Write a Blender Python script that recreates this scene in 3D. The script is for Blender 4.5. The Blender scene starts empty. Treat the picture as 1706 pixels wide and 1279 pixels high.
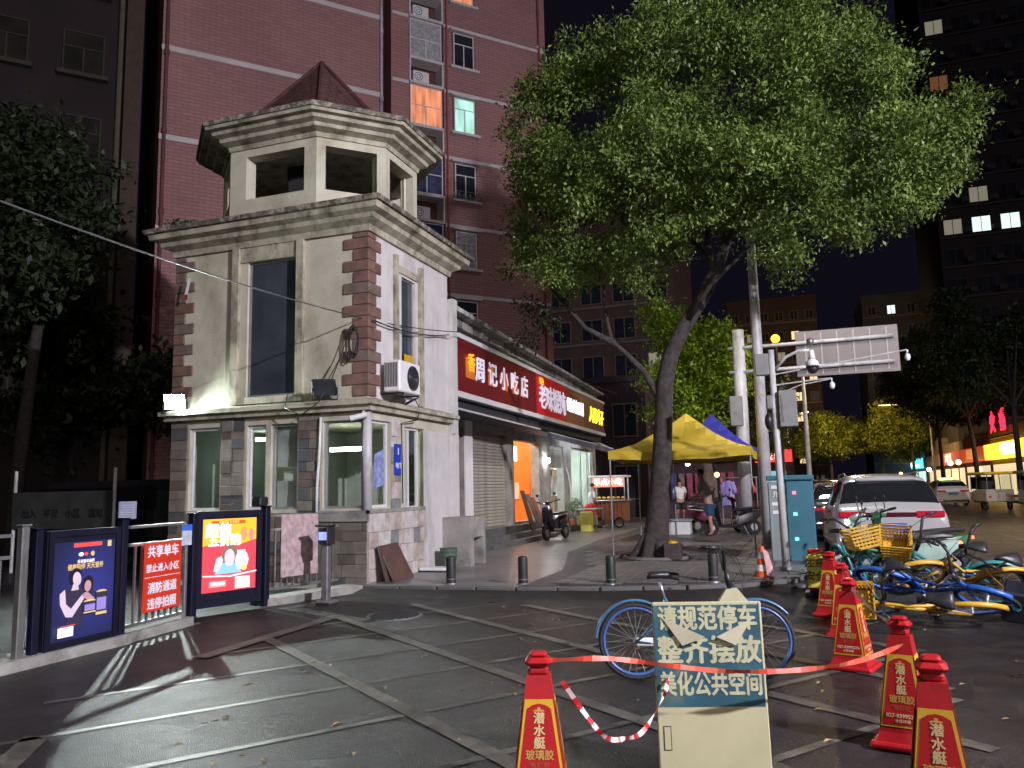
import bpy, math, random
import numpy as np
from mathutils import Vector, Matrix, Euler
R = math.radians
rnd = random.Random(7)
S = bpy.context.scene
COL = S.collection

# ------------------------------------------------------------------ camera, sky, lights, exposure
def look_basis(pitch, yaw, roll):
    f = Vector((-math.sin(yaw) * math.cos(pitch), math.cos(yaw) * math.cos(pitch), math.sin(pitch)))
    r0 = Vector((math.cos(yaw), math.sin(yaw), 0)); u0 = r0.cross(f)
    c, s = math.cos(roll), math.sin(roll)
    r = r0 * c - u0 * s; u = u0 * c + r0 * s
    return Matrix((r, u, -f)).transposed()
cam = bpy.data.cameras.new('camera'); cam.sensor_width = 36; cam.lens = 1330 / 1706 * 36
cam.clip_start = 0.05; cam.clip_end = 900
cam_o = bpy.data.objects.new('camera', cam); COL.objects.link(cam_o)
cam_o.matrix_world = Matrix.Translation((0, 0, 1.5)) @ look_basis(R(7.5), R(19.6), 0.022).to_4x4()
S.camera = cam_o

W = bpy.data.worlds.new('World'); S.world = W; W.use_nodes = True
bgn = W.node_tree.nodes['Background']; bgn.inputs[1].default_value = 1.0
bgn.inputs[0].default_value = (0.0042, 0.0036, 0.0075, 1)

def lamp(name, kind, loc, power, color, size=0.3, target=None, spot=None, blend=0.5, angle=None):
    l = bpy.data.lights.new(name, kind); l.energy = power; l.color = color
    if kind == 'AREA': l.size = size
    elif kind == 'SUN': l.angle = angle
    else: l.shadow_soft_size = size
    if kind == 'SPOT': l.spot_size = spot; l.spot_blend = blend
    o = bpy.data.objects.new(name, l); COL.objects.link(o); o.location = loc
    if target is not None:
        o.rotation_euler = (Vector(target) - Vector(loc)).to_track_quat('-Z', 'Y').to_euler()
    return o
lamp('city_glow_fill', 'SUN', (0, 0, 60), 0.26, (1.0, 0.88, 0.95), target=(-0.72 * 60, 0.62 * 60, 60 - 0.42 * 60), angle=R(14))  # no sun at night: soft fill added in place of city glow
# assumed street lamps, out of view, beside and behind the camera (their posts are built below)
lamp('lamp_light', 'SPOT', (11.7, 1.2, 9.4), 27000, (0.95, 0.90, 1.0), 0.22, (1.0, 9.5, 0), R(165), 0.6)
lamp('lamp_light', 'SPOT', (2.2, -13.4, 9.6), 4200, (1.0, 0.94, 0.82), 0.22, (-2.5, 6, 0), R(165), 0.6)
lamp('lamp_light', 'SPOT', (0.5, 19.4, 9.15), 2600, (1.0, 0.93, 0.84), 0.22, (0.6, 21, 0), R(168), 0.6)
lamp('lamp_light', 'SPOT', (1.9, 40.0, 8.0), 2200, (1.0, 0.72, 0.35), 0.22, (1.5, 38, 0), R(168), 0.6)  # added warm lamp for more light along the near kerb
lamp('lamp_light', 'SPOT', (9.2, 33.0, 7.5), 2600, (1.0, 0.75, 0.45), 0.22, (8, 34, 0), R(168), 0.6)  # added lamp to brighten the dark right side of the street
lamp('lamp_light', 'SPOT', (8.2, 88.0, 9.0), 7000, (1.0, 0.70, 0.25), 0.3, (9, 97, 5), R(172), 0.5)  # added lamp to light the yellow green trees across the road
lamp('lamp_light', 'SPOT', (1.0, 92.0, 9.0), 6500, (1.0, 0.72, 0.3), 0.3, (4, 106, 5), R(172), 0.5)  # added lamp to light the distant olive tree
# LED floodlight on the gatehouse corner
lamp('flood_light', 'SPOT', (-10.12, 10.955, 3.13), 1500, (0.86, 1.0, 0.95), 0.05, (-6.6, 5.2, 1.6), R(179), 1.0)

S.view_settings.view_transform = 'Standard'; S.view_settings.look = 'None'
S.view_settings.exposure = 0.0; S.view_settings.gamma = 1.0
S.view_settings.use_curve_mapping = False
S.cycles.use_denoising = True
S.cycles.max_bounces = 6; S.cycles.diffuse_bounces = 3; S.cycles.glossy_bounces = 3
S.cycles.transparent_max_bounces = 10; S.cycles.transmission_bounces = 4
S.cycles.sample_clamp_indirect = 4.0

# ------------------------------------------------------------------ materials
def M(name, col, rough=0.6, var=0.18, scale=4.0, bump=0.0, bscale=None, metal=0.0, emit=None, es=0.0,
      streak=0.0, dirt=None, dscale=1.3, dmin=0.5, dmax=0.7, spec=0.5, coat=0.0, detail=5):
    m = bpy.data.materials.new(name); m.use_nodes = True
    nt = m.node_tree; N = nt.nodes; L = nt.links; b = N['Principled BSDF']
    b.inputs['Roughness'].default_value = rough; b.inputs['Metallic'].default_value = metal
    b.inputs['Specular IOR Level'].default_value = spec
    if coat: b.inputs['Coat Weight'].default_value = coat
    tc = N.new('ShaderNodeTexCoord')
    no = N.new('ShaderNodeTexNoise'); no.inputs['Scale'].default_value = scale; no.inputs['Detail'].default_value = detail
    L.new(tc.outputs['Object'], no.inputs['Vector'])
    rp = N.new('ShaderNodeValToRGB'); e = rp.color_ramp.elements
    e[0].position = 0.3; e[1].position = 0.7
    e[0].color = tuple(c * (1 - var) for c in col) + (1,); e[1].color = tuple(min(1, c * (1 + var)) for c in col) + (1,)
    L.new(no.outputs[0], rp.inputs[0]); out = rp.outputs[0]
    if dirt:
        mp = N.new('ShaderNodeMapping'); mp.inputs['Scale'].default_value = (1, 1, 1 - 0.85 * streak)
        L.new(tc.outputs['Object'], mp.inputs[0])
        n2 = N.new('ShaderNodeTexNoise'); n2.inputs['Scale'].default_value = dscale; n2.inputs['Detail'].default_value = 8
        n2.inputs['Roughness'].default_value = 0.65
        L.new(mp.outputs[0], n2.inputs['Vector'])
        r2 = N.new('ShaderNodeValToRGB'); r2.color_ramp.elements[0].position = dmin; r2.color_ramp.elements[1].position = dmax
        L.new(n2.outputs[0], r2.inputs[0])
        mx = N.new('ShaderNodeMixRGB'); mx.inputs[2].default_value = tuple(dirt) + (1,)
        L.new(r2.outputs[0], mx.inputs[0]); L.new(out, mx.inputs[1]); out = mx.outputs[0]
    L.new(out, b.inputs['Base Color'])
    if bump:
        n3 = N.new('ShaderNodeTexNoise'); n3.inputs['Scale'].default_value = bscale or scale * 6; n3.inputs['Detail'].default_value = 3
        L.new(tc.outputs['Object'], n3.inputs['Vector'])
        bp = N.new('ShaderNodeBump'); bp.inputs['Strength'].default_value = bump; bp.inputs['Distance'].default_value = 0.02
        L.new(n3.outputs[0], bp.inputs['Height']); L.new(bp.outputs[0], b.inputs['Normal'])
    if emit:
        b.inputs['Emission Color'].default_value = tuple(emit) + (1,); b.inputs['Emission Strength'].default_value = es
    return m
def E_(name, col, st):
    return M(name, tuple(min(1, c) * 0.6 for c in col), 0.5, 0.0, emit=col, es=st)
def glass(name, tint=(0.95, 0.975, 0.96), gl=1.0, rough=0.03):
    m = bpy.data.materials.new(name); m.use_nodes = True; nt = m.node_tree; N = nt.nodes; L = nt.links
    N.remove(N['Principled BSDF']); o = N['Material Output']
    t = N.new('ShaderNodeBsdfTransparent'); t.inputs[0].default_value = tuple(tint) + (1,)
    g = N.new('ShaderNodeBsdfGlossy'); g.inputs['Roughness'].default_value = rough
    f = N.new('ShaderNodeFresnel'); f.inputs[0].default_value = 1.5
    ge = N.new('ShaderNodeNewGeometry'); mu = N.new('ShaderNodeMath'); mu.operation = 'SUBTRACT'; mu.use_clamp = True      # the inner face of a pane adds no second reflection
    L.new(f.outputs[0], mu.inputs[0]); L.new(ge.outputs['Backfacing'], mu.inputs[1])
    mx = N.new('ShaderNodeMixShader'); L.new(mu.outputs[0], mx.inputs[0]); L.new(t.outputs[0], mx.inputs[1]); L.new(g.outputs[0], mx.inputs[2])
    L.new(mx.outputs[0], o.inputs[0]); return m

mStucco = M('stucco', (0.47, 0.45, 0.355), 0.85, 0.13, 2.5, 0.25, 40, streak=0.6, dirt=(0.19, 0.17, 0.10), dscale=1.3, dmin=0.5, dmax=0.8)
mStuccoLit = M('stucco_side_lit', (0.54, 0.525, 0.52), 0.85, 0.08, 2.5, 0.2, 40, streak=0.8, dirt=(0.2, 0.18, 0.13), dscale=1.5, dmin=0.5, dmax=0.78)  # paler than the front: side lamp light put into the stucco colour
mMould = M('moulding', (0.40, 0.375, 0.285), 0.85, 0.2, 3, 0.35, 30, streak=0.5, dirt=(0.13, 0.12, 0.08), dscale=3.2, dmin=0.45, dmax=0.66)
mMoss = M('mossy_edge', (0.10, 0.09, 0.07), 0.95, 0.45, 9, 0.8, 30, dirt=(0.34, 0.31, 0.25), dscale=7, dmin=0.48, dmax=0.62)
mRoofT = M('roof_tile', (0.055, 0.016, 0.014), 0.8, 0.4, 6, 0.4, 30, dirt=(0.03, 0.022, 0.018), dscale=4)
mQuoin = M('quoin_red', (0.165, 0.088, 0.07), 0.85, 0.3, 5, 0.4, 40, dirt=(0.08, 0.06, 0.045), dscale=3)
mQuoinG = M('quoin_grey', (0.14, 0.10, 0.08), 0.85, 0.3, 5, 0.4, 40)
mTilesShade = [M('facing_tile_shaded', c, 0.7, 0.2, 6, 0.3, 50, dirt=(0.10, 0.09, 0.07), dscale=2.5, dmin=0.52, dmax=0.75) for c in
          ((0.17, 0.145, 0.12), (0.14, 0.115, 0.095), (0.075, 0.08, 0.085), (0.19, 0.16, 0.135), (0.11, 0.085, 0.07))]  # front stones darkened: shade under the ledge put into their colours
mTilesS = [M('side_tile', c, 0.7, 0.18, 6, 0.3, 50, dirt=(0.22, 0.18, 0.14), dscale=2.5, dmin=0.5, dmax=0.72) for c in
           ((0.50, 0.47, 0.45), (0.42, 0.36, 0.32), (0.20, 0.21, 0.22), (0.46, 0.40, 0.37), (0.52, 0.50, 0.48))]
mAlu = M('aluminium', (0.42, 0.43, 0.44), 0.4, 0.08, 5, metal=0.55)
mAluW = M('white_frame', (0.62, 0.62, 0.63), 0.45, 0.05, 5)
mDarkGlass = M('dark_glass', (0.05, 0.058, 0.072), 0.06, 0.3, 1.5, spec=0.8)
mGlass = glass('window_glass')
mFrost = M('frosted_film', (0.35, 0.37, 0.35), 0.55, 0.3, 3)
mDark = M('dark_void', (0.02, 0.02, 0.023), 0.9, 0.2)
mBlack = M('black_plastic', (0.02, 0.02, 0.022), 0.42, 0.2)
mRubber = M('rubber', (0.018, 0.018, 0.018), 0.8, 0.2)
mSteel = M('steel', (0.48, 0.48, 0.50), 0.32, 0.15, 8, metal=0.85)
mSteelD = M('dull_steel', (0.22, 0.22, 0.23), 0.45, 0.2, 8, metal=0.6)
mNavy = M('navy_paint', (0.010, 0.011, 0.026), 0.35, 0.2, 6, metal=0.2)
mPole = M('pole_paint', (0.46, 0.46, 0.47), 0.45, 0.1, 6, streak=0.8, dirt=(0.2, 0.19, 0.17), dscale=3)
mGreyBox = M('grey_box_paint', (0.20, 0.205, 0.20), 0.5, 0.15, 5)
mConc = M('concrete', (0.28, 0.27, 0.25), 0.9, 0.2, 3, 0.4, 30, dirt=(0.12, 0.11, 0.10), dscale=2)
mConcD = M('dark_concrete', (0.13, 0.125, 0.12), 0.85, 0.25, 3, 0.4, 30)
mWhite = M('white_paint', (0.70, 0.70, 0.71), 0.45, 0.06, 4)
mCream = M('cream_paint', (0.40, 0.38, 0.23), 0.6, 0.12, 3, dirt=(0.28, 0.25, 0.14), dscale=3.0, dmin=0.55, dmax=0.8)
mWood = M('wood', (0.22, 0.10, 0.045), 0.6, 0.3, 8)
mOrange = M('orange_board', (0.85, 0.20, 0.02), 0.6, 0.06, 3)
mPale = M('pale_wall', (0.62, 0.65, 0.60), 0.7, 0.1, 3)
mRed = M('red_plastic', (0.45, 0.012, 0.015), 0.38, 0.12, 5)
mRedC = M('cone_red', (0.36, 0.010, 0.014), 0.4, 0.15, 6, 0.05, 30, dirt=(0.16, 0.02, 0.02), dscale=5, dmin=0.55, dmax=0.75)
mYellow = M('yellow_paint', (0.55, 0.33, 0.02), 0.5, 0.1, 5)
mPinkW = M('faded_white_print', (0.62, 0.36, 0.36), 0.5, 0.3, 12)
mTentY = M('yellow_canvas', (0.46, 0.33, 0.02), 0.75, 0.14, 2, 0.3, 6)
mTentB = M('blue_canvas', (0.012, 0.015, 0.22), 0.7, 0.14, 2, 0.3, 6)
mBark = M('bark', (0.045, 0.037, 0.035), 0.95, 0.4, 9, 1.0, 22)
mBarkB = M('bark_blotched', (0.16, 0.12, 0.09), 0.95, 0.4, 4, 0.8, 18)
mCarW = M('car_paint_silver', (0.50, 0.49, 0.50), 0.22, 0.03, 3, metal=0.35, coat=0.6)
mCarD = M('car_paint_dark', (0.035, 0.035, 0.045), 0.2, 0.05, 3, metal=0.3, coat=0.6)
mCarTaxi = M('car_paint_white', (0.68, 0.67, 0.70), 0.25, 0.03, 3, coat=0.6)
mCarGlass = M('car_glass', (0.012, 0.013, 0.016), 0.05, 0.1, 3, spec=0.8)
mTail = M('tail_lens', (0.30, 0.008, 0.02), 0.2, 0.1, 20, coat=0.5, emit=(1, 0.02, 0.06), es=0.12)
mTailD = M('tail_bar', (0.06, 0.005, 0.012), 0.2, 0.2, 20, coat=0.5)
mSkin = M('skin', (0.42, 0.22, 0.15), 0.6, 0.08)
mHair = M('hair', (0.012, 0.01, 0.01), 0.6, 0.2)
mBag = M('bin_bag', (0.05, 0.05, 0.06), 0.4, 0.3)

# ------------------------------------------------------------------ mesh helpers
class MB:
    def __init__(s): s.v = []; s.f = []
    def add(s, vs, fs):
        k = len(s.v); s.v += [tuple(map(float, p)) for p in vs]; s.f += [tuple(i + k for i in f) for f in fs]; return s
    def box(s, x0, y0, z0, x1, y1, z1, m=None):
        x0, x1 = sorted((x0, x1)); y0, y1 = sorted((y0, y1)); z0, z1 = sorted((z0, z1))
        vs = [(x, y, z) for z in (z0, z1) for y in (y0, y1) for x in (x0, x1)]
        if m is not None: vs = [m @ Vector(p) for p in vs]
        return s.add(vs, [(0, 2, 3, 1), (4, 5, 7, 6), (0, 1, 5, 4), (2, 6, 7, 3), (0, 4, 6, 2), (1, 3, 7, 5)])
    def rbox(s, x0, y0, z0, x1, y1, z1, r=0.01, m=None):
        # box with chamfered vertical and horizontal edges
        x0, x1 = sorted((x0, x1)); y0, y1 = sorted((y0, y1)); z0, z1 = sorted((z0, z1))
        r = min(r, (x1 - x0) * .45, (y1 - y0) * .45, (z1 - z0) * .45)
        def ring(z, o):
            a, b, c, d = x0 + o, x1 - o, y0 + o, y1 - o
            q = r
            return [(a + q, c, z), (b - q, c, z), (b, c + q, z), (b, d - q, z), (b - q, d, z), (a + q, d, z), (a, d - q, z), (a, c + q, z)]
        vs = ring(z0, r * .8) + ring(z0 + r, 0) + ring(z1 - r, 0) + ring(z1, r * .8)
        if m is not None: vs = [m @ Vector(p) for p in vs]
        fs = [tuple(range(7, -1, -1)), tuple(range(24, 32))]
        for k in range(3):
            for i in range(8):
                j = (i + 1) % 8; fs.append((k * 8 + i, k * 8 + j, k * 8 + 8 + j, k * 8 + 8 + i))
        return s.add(vs, fs)
    def tube(s, pts, rad, n=8, cap=True):
        pts = [Vector(p) for p in pts]
        if not hasattr(rad, '__len__'): rad = [rad] * len(pts)
        vs = []; fs = []; up = Vector((0, 0, 1)); prev = None
        for i, p in enumerate(pts):
            t = (pts[min(i + 1, len(pts) - 1)] - pts[max(i - 1, 0)]).normalized()
            if prev is None:
                a = t.cross(up)
                if a.length < 0.05: a = t.cross(Vector((1, 0, 0)))
            else: a = prev - t * prev.dot(t)
            a.normalize(); b = t.cross(a); prev = a
            for k in range(n):
                c = 2 * math.pi * k / n; vs.append(p + (a * math.cos(c) + b * math.sin(c)) * rad[i])
        for i in range(len(pts) - 1):
            for k in range(n):
                j = (k + 1) % n; fs.append((i * n + k, i * n + j, i * n + n + j, i * n + n + k))
        if cap: fs += [tuple(range(n - 1, -1, -1)), tuple((len(pts) - 1) * n + k for k in range(n))]
        return s.add(vs, fs)
    def cyl(s, x, y, z0, z1, r0, r1=None, n=16): return s.tube([(x, y, z0), (x, y, z1)], [r0, r0 if r1 is None else r1], n)
    def ring(s, c, axis, r, t, n=28, k=6, a0=0, a1=360, flat=1.0):
        c = Vector(c); ax = Vector(axis).normalized(); u = ax.cross(Vector((0, 0, 1)))
        if u.length < 0.1: u = Vector((1, 0, 0))
        u.normalize(); w = u.cross(ax) if abs(ax.z) < 0.9 else ax.cross(u)
        full = abs(a1 - a0) >= 360; m = n if full else n + 1; vs = []; fs = []
        for i in range(m):
            a = R(a0 + (a1 - a0) * i / n); d = u * math.cos(a) + w * math.sin(a)
            for q in range(k):
                b = 2 * math.pi * q / k; vs.append(c + d * (r + t * math.cos(b)) + ax * t * flat * math.sin(b))
        for i in range(n):
            i2 = (i + 1) % m
            for q in range(k):
                q2 = (q + 1) % k; fs.append((i * k + q, i * k + q2, i2 * k + q2, i2 * k + q))
        return s.add(vs, fs)
    def ball(s, c, r, n=10, m=7, sc=(1, 1, 1)):
        vs = [(c[0], c[1], c[2] - r * sc[2])]; fs = []
        for i in range(1, m):
            t = math.pi * i / m
            for k in range(n):
                a = 2 * math.pi * k / n
                vs.append((c[0] + r * sc[0] * math.sin(t) * math.cos(a), c[1] + r * sc[1] * math.sin(t) * math.sin(a), c[2] - r * sc[2] * math.cos(t)))
        vs.append((c[0], c[1], c[2] + r * sc[2]))
        for k in range(n): fs.append((0, 1 + (k + 1) % n, 1 + k))
        for i in range(m - 2):
            for k in range(n):
                j = (k + 1) % n; fs.append((1 + i * n + k, 1 + i * n + j, 1 + i * n + n + j, 1 + i * n + n + k))
        t = 1 + (m - 2) * n
        for k in range(n): fs.append((t + k, t + (k + 1) % n, len(vs) - 1))
        return s.add(vs, fs)
    def prism(s, poly, z0, z1):
        n = len(poly); vs = [(p[0], p[1], z0) for p in poly] + [(p[0], p[1], z1) for p in poly]
        return s.add(vs, [tuple(range(n - 1, -1, -1)), tuple(range(n, 2 * n))] + [(i, (i + 1) % n, n + (i + 1) % n, n + i) for i in range(n)])
    def slab(s, quad, nrm, th):
        # quad (any polygon) in space thickened by th along nrm
        nv = Vector(nrm).normalized() * th; n = len(quad)
        vs = [Vector(p) for p in quad] + [Vector(p) + nv for p in quad]
        return s.add(vs, [tuple(range(n - 1, -1, -1)), tuple(range(n, 2 * n))] + [(i, (i + 1) % n, n + (i + 1) % n, n + i) for i in range(n)])
    def wall(s, p0, p1, z0, z1, th, ops=(), side=1):
        # wall along p0->p1, thickness th to the left (side=1) of the direction; ops = (a0,a1,b0,b1)
        p0 = Vector((p0[0], p0[1], 0)); p1 = Vector((p1[0], p1[1], 0)); d = (p1 - p0); Ln = d.length; d /= Ln
        n = Vector((-d.y, d.x, 0)) * side
        m = Matrix(((d.x, n.x, 0, p0.x), (d.y, n.y, 0, p0.y), (0, 0, 1, 0), (0, 0, 0, 1)))
        xs = sorted({0, Ln, *[o[0] for o in ops], *[o[1] for o in ops]}); zs = sorted({z0, z1, *[o[2] for o in ops], *[o[3] for o in ops]})
        for a, b in zip(xs, xs[1:]):
            run = None
            for c, e in zip(zs, zs[1:]):
                hole = any(o[0] <= (a + b) / 2 <= o[1] and o[2] <= (c + e) / 2 <= o[3] for o in ops)
                if hole:
                    if run: s.box(a, 0, run[0], b, th, run[1], m); run = None
                else: run = (run[0], e) if run else (c, e)
            if run: s.box(a, 0, run[0], b, th, run[1], m)
        return s
    def band(s, poly, prof, closed=True):
        # moulding: profile (outset, z) swept round a convex counter-clockwise polygon with mitred corners
        n = len(poly); P = [Vector((p[0], p[1])) for p in poly]; rings = []
        for o, z in prof:
            r = []
            for i in range(n):
                a, b, c = P[i - 1], P[i], P[(i + 1) % n]
                d1 = (b - a).normalized(); d2 = (c - b).normalized(); n1 = Vector((d1.y, -d1.x)); n2 = Vector((d2.y, -d2.x))
                bis = (n1 + n2).normalized(); q = b + bis * (o / max(0.2, bis.dot(n1))); r.append((q.x, q.y, z))
            rings.append(r)
        vs = [p for r in rings for p in r]; fs = []
        for k in range(len(prof) - 1):
            for i in range(n):
                j = (i + 1) % n; fs.append((k * n + i, k * n + j, k * n + n + j, k * n + n + i))
        fs.append(tuple(range(n - 1, -1, -1))); fs.append(tuple((len(prof) - 1) * n + i for i in range(n)))
        return s.add(vs, fs)
    def build(s, name, mat, parent=None, smooth=False, kind=None, m=None, label=None):
        me = bpy.data.meshes.new(name); off = Vector((0, 0, 0))
        o = bpy.data.objects.new(name, me); COL.objects.link(o)
        q = parent
        while q is not None: off += q.location; q = q.parent
        if parent is not None: o.parent = parent
        vs = [Vector(p) - off for p in s.v]
        if m is not None: vs = [m @ p for p in vs]
        me.from_pydata([tuple(p) for p in vs], [], s.f); me.materials.append(mat)
        if smooth: me.polygons.foreach_set('use_smooth', [True] * len(me.polygons))
        if smooth == 2: me.set_sharp_from_angle(angle=R(35))
        if kind: o['kind'] = kind
        if label: o['label'] = label
        return o
def tag(o, label, cat, group=None):
    o['label'] = label; o['category'] = cat
    if group: o['group'] = group
    return o
def thing(name, label, cat, loc, group=None):
    o = bpy.data.objects.new(name, None); COL.objects.link(o); o.location = loc; o.empty_display_size = 0.1
    return tag(o, label, cat, group)
def kids(o): return [c for c in bpy.data.objects if c.parent is o]
def dup(root, loc, rz=0, label=None, parent=None, rot=None):
    kmap = {}
    for o in list(bpy.data.objects): kmap.setdefault(o.parent, []).append(o)
    def rec(o, p):
        c = o.copy(); COL.objects.link(c); c.parent = p
        for k in kmap.get(o, []): rec(k, c)
        return c
    c = rec(root, parent); c.location = loc; c.rotation_euler = rot or (0, 0, rz)
    if label: c['label'] = label
    return c
def piece(src, name, loc=(0, 0, 0), parent=None, rot=None, scale=None):
    o = bpy.data.objects.new(name, src); COL.objects.link(o); o.parent = parent; o.location = loc
    if rot: o.rotation_euler = rot
    if scale: o.scale = scale
    return o
def boxmesh(name, mat, sx, sy, sz, r=0.0):
    b = MB(); (b.rbox if r else b.box)(-sx / 2, -sy / 2, -sz / 2, sx / 2, sy / 2, sz / 2, *([r] if r else []))
    me = bpy.data.meshes.new(name); me.from_pydata(b.v, [], b.f); me.materials.append(mat); return me
def text(body, mat, size, m, parent, name='lettering', bold=0.03, depth=0.004, align='CENTER', sx=1.0):
    c = bpy.data.curves.new('t', 'FONT'); c.body = body; c.size = size; c.align_x = align; c.align_y = 'CENTER'
    c.extrude = depth; c.resolution_u = 2; c.space_line = 1.15
    o = bpy.data.objects.new('t', c); me = bpy.data.meshes.new_from_object(o); bpy.data.objects.remove(o); bpy.data.curves.remove(c)
    me.name = name; me.materials.clear(); me.materials.append(mat)
    if bold:
        n = len(me.vertices); co = np.empty(n * 3, np.float32); me.vertices.foreach_get('co', co); co = co.reshape(-1, 3); F = [tuple(p.vertices) for p in me.polygons]
        d = bold * size; V = []; FF = []
        for k, (ax, ay) in enumerate(((-d, 0), (d, 0), (0, -d * .7), (0, d * .7))):
            V += (co + np.array([ax, ay, k * .00025], np.float32)).tolist(); FF += [tuple(i + k * n for i in f) for f in F]
        bpy.data.meshes.remove(me); me = bpy.data.meshes.new(name); me.from_pydata(V, [], FF); me.materials.append(mat)
    me.transform(m @ Matrix.Diagonal((sx, 1, 1, 1)))
    q = bpy.data.objects.new(name, me); COL.objects.link(q)
    if parent is not None:
        off = Vector((0, 0, 0)); p = parent
        while p is not None: off += p.location; p = p.parent
        me.transform(Matrix.Translation(-off)); q.parent = parent
    return q
def face(loc, right, up):
    r = Vector(right).normalized(); u = Vector(up); u = (u - r * u.dot(r)).normalized(); n = r.cross(u)
    m = Matrix((r, u, n)).transposed().to_4x4(); m.translation = Vector(loc); return m
FX = lambda loc: face(loc, (0, 1, 0), (0, 0, 1))       # faces +X
FY = lambda loc: face(loc, (1, 0, 0), (0, 0, 1))       # faces -Y

# ------------------------------------------------------------------ ground
def asphalt(name, col, rough, bump=0.55):
    m = M(name, col, rough, 0.35, 1.1, spec=0.4, dirt=tuple(c * 0.55 for c in col), dscale=0.7, dmin=0.45, dmax=0.75)
    nt = m.node_tree; N = nt.nodes; L = nt.links; b = N['Principled BSDF']
    tc = N.new('ShaderNodeTexCoord')
    v = N.new('ShaderNodeTexVoronoi'); v.inputs['Scale'].default_value = 170; L.new(tc.outputs['Object'], v.inputs['Vector'])
    n = N.new('ShaderNodeTexNoise'); n.inputs['Scale'].default_value = 30; n.inputs['Detail'].default_value = 3; L.new(tc.outputs['Object'], n.inputs['Vector'])
    ad = N.new('ShaderNodeMath'); ad.operation = 'MULTIPLY_ADD'; ad.inputs[1].default_value = 0.12
    L.new(n.outputs[0], ad.inputs[0]); L.new(v.outputs[0], ad.inputs[2])
    bp = N.new('ShaderNodeBump'); bp.inputs['Strength'].default_value = bump; bp.inputs['Distance'].default_value = 0.008
    L.new(ad.outputs[0], bp.inputs['Height']); L.new(bp.outputs[0], b.inputs['Normal'])
    src = b.inputs['Base Color'].links[0].from_socket; vv = N.new('ShaderNodeTexVoronoi'); vv.inputs['Scale'].default_value = 110; L.new(tc.outputs['Object'], vv.inputs['Vector'])
    sr = N.new('ShaderNodeSeparateColor'); L.new(vv.outputs['Color'], sr.inputs[0]); m4 = N.new('ShaderNodeMapRange'); m4.inputs['To Min'].default_value = .5; m4.inputs['To Max'].default_value = 1.7; L.new(sr.outputs[0], m4.inputs[0])
    wn = N.new('ShaderNodeTexNoise'); wn.inputs['Scale'].default_value = 1.6; wn.inputs['Detail'].default_value = 7; L.new(tc.outputs['Object'], wn.inputs['Vector'])
    wv_ = N.new('ShaderNodeVectorMath'); wv_.operation = 'MULTIPLY_ADD'; wv_.inputs[1].default_value = (.9, .9, 0); L.new(wn.outputs['Color'], wv_.inputs[0]); L.new(tc.outputs['Object'], wv_.inputs[2])
    ck = N.new('ShaderNodeTexVoronoi'); ck.feature = 'DISTANCE_TO_EDGE'; ck.inputs['Scale'].default_value = .42; L.new(wv_.outputs[0], ck.inputs['Vector'])
    cm = N.new('ShaderNodeMapRange'); cm.inputs['From Min'].default_value = .0; cm.inputs['From Max'].default_value = .006; cm.inputs['To Min'].default_value = .35; L.new(ck.outputs['Distance'], cm.inputs[0])
    mo = N.new('ShaderNodeTexNoise'); mo.inputs['Scale'].default_value = 2.7; mo.inputs['Detail'].default_value = 9; mo.inputs['Roughness'].default_value = .7; L.new(tc.outputs['Object'], mo.inputs['Vector'])
    mm = N.new('ShaderNodeMapRange'); mm.inputs['From Min'].default_value = .38; mm.inputs['From Max'].default_value = .62; mm.inputs['To Min'].default_value = .6; mm.inputs['To Max'].default_value = 1.45; L.new(mo.outputs[0], mm.inputs[0])
    p1 = N.new('ShaderNodeMath'); p1.operation = 'MULTIPLY'; L.new(cm.outputs[0], p1.inputs[0]); L.new(mm.outputs[0], p1.inputs[1])
    p2 = N.new('ShaderNodeMath'); p2.operation = 'MULTIPLY'; L.new(p1.outputs[0], p2.inputs[0]); L.new(m4.outputs[0], p2.inputs[1]); m4 = p2
    sc = N.new('ShaderNodeVectorMath'); sc.operation = 'SCALE'; L.new(src, sc.inputs[0]); L.new(m4.outputs[0], sc.inputs['Scale']); L.new(sc.outputs[0], b.inputs['Base Color'])
    n2 = N.new('ShaderNodeTexNoise'); n2.inputs['Scale'].default_value = 0.9; n2.inputs['Detail'].default_value = 4; L.new(tc.outputs['Object'], n2.inputs['Vector'])
    mr = N.new('ShaderNodeMapRange'); mr.inputs['From Min'].default_value = 0.35; mr.inputs['From Max'].default_value = 0.65
    mr.inputs['To Min'].default_value = rough - 0.12; mr.inputs['To Max'].default_value = rough + 0.16
    av = N.new('ShaderNodeMath'); av.operation = 'MULTIPLY_ADD'; av.inputs[1].default_value = .5; h2 = N.new('ShaderNodeMath'); h2.operation = 'MULTIPLY'; h2.inputs[1].default_value = .5
    L.new(mo.outputs[0], h2.inputs[0]); L.new(n2.outputs[0], av.inputs[0]); L.new(h2.outputs[0], av.inputs[2]); L.new(av.outputs[0], mr.inputs[0]); L.new(mr.outputs[0], b.inputs['Roughness'])
    return m
mAsph = asphalt('asphalt', (0.018, 0.0155, 0.0160), 0.37, .9)
mAsphD = asphalt('asphalt_patch', (0.014, 0.0125, 0.0135), 0.5)
mPaint = M('worn_line_paint', (0.115, 0.11, 0.09), 0.42, 0.3, 6, 0.3, 90, dirt=(0.026, 0.024, 0.023), dscale=3.4, dmin=0.36, dmax=0.66)
mApron = M('apron_stone', (0.19, 0.175, 0.178), 0.33, 0.2, 1.5, 0.12, 14, dirt=(0.10, 0.095, 0.095), dscale=1.1, dmin=0.45, dmax=0.75)
mPaver = M('paver_stone', (0.14, 0.128, 0.125), 0.42, 0.25, 3, 0.3, 30, dirt=(0.11, 0.10, 0.095), dscale=1.5, dmin=0.45, dmax=0.7)
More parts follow.
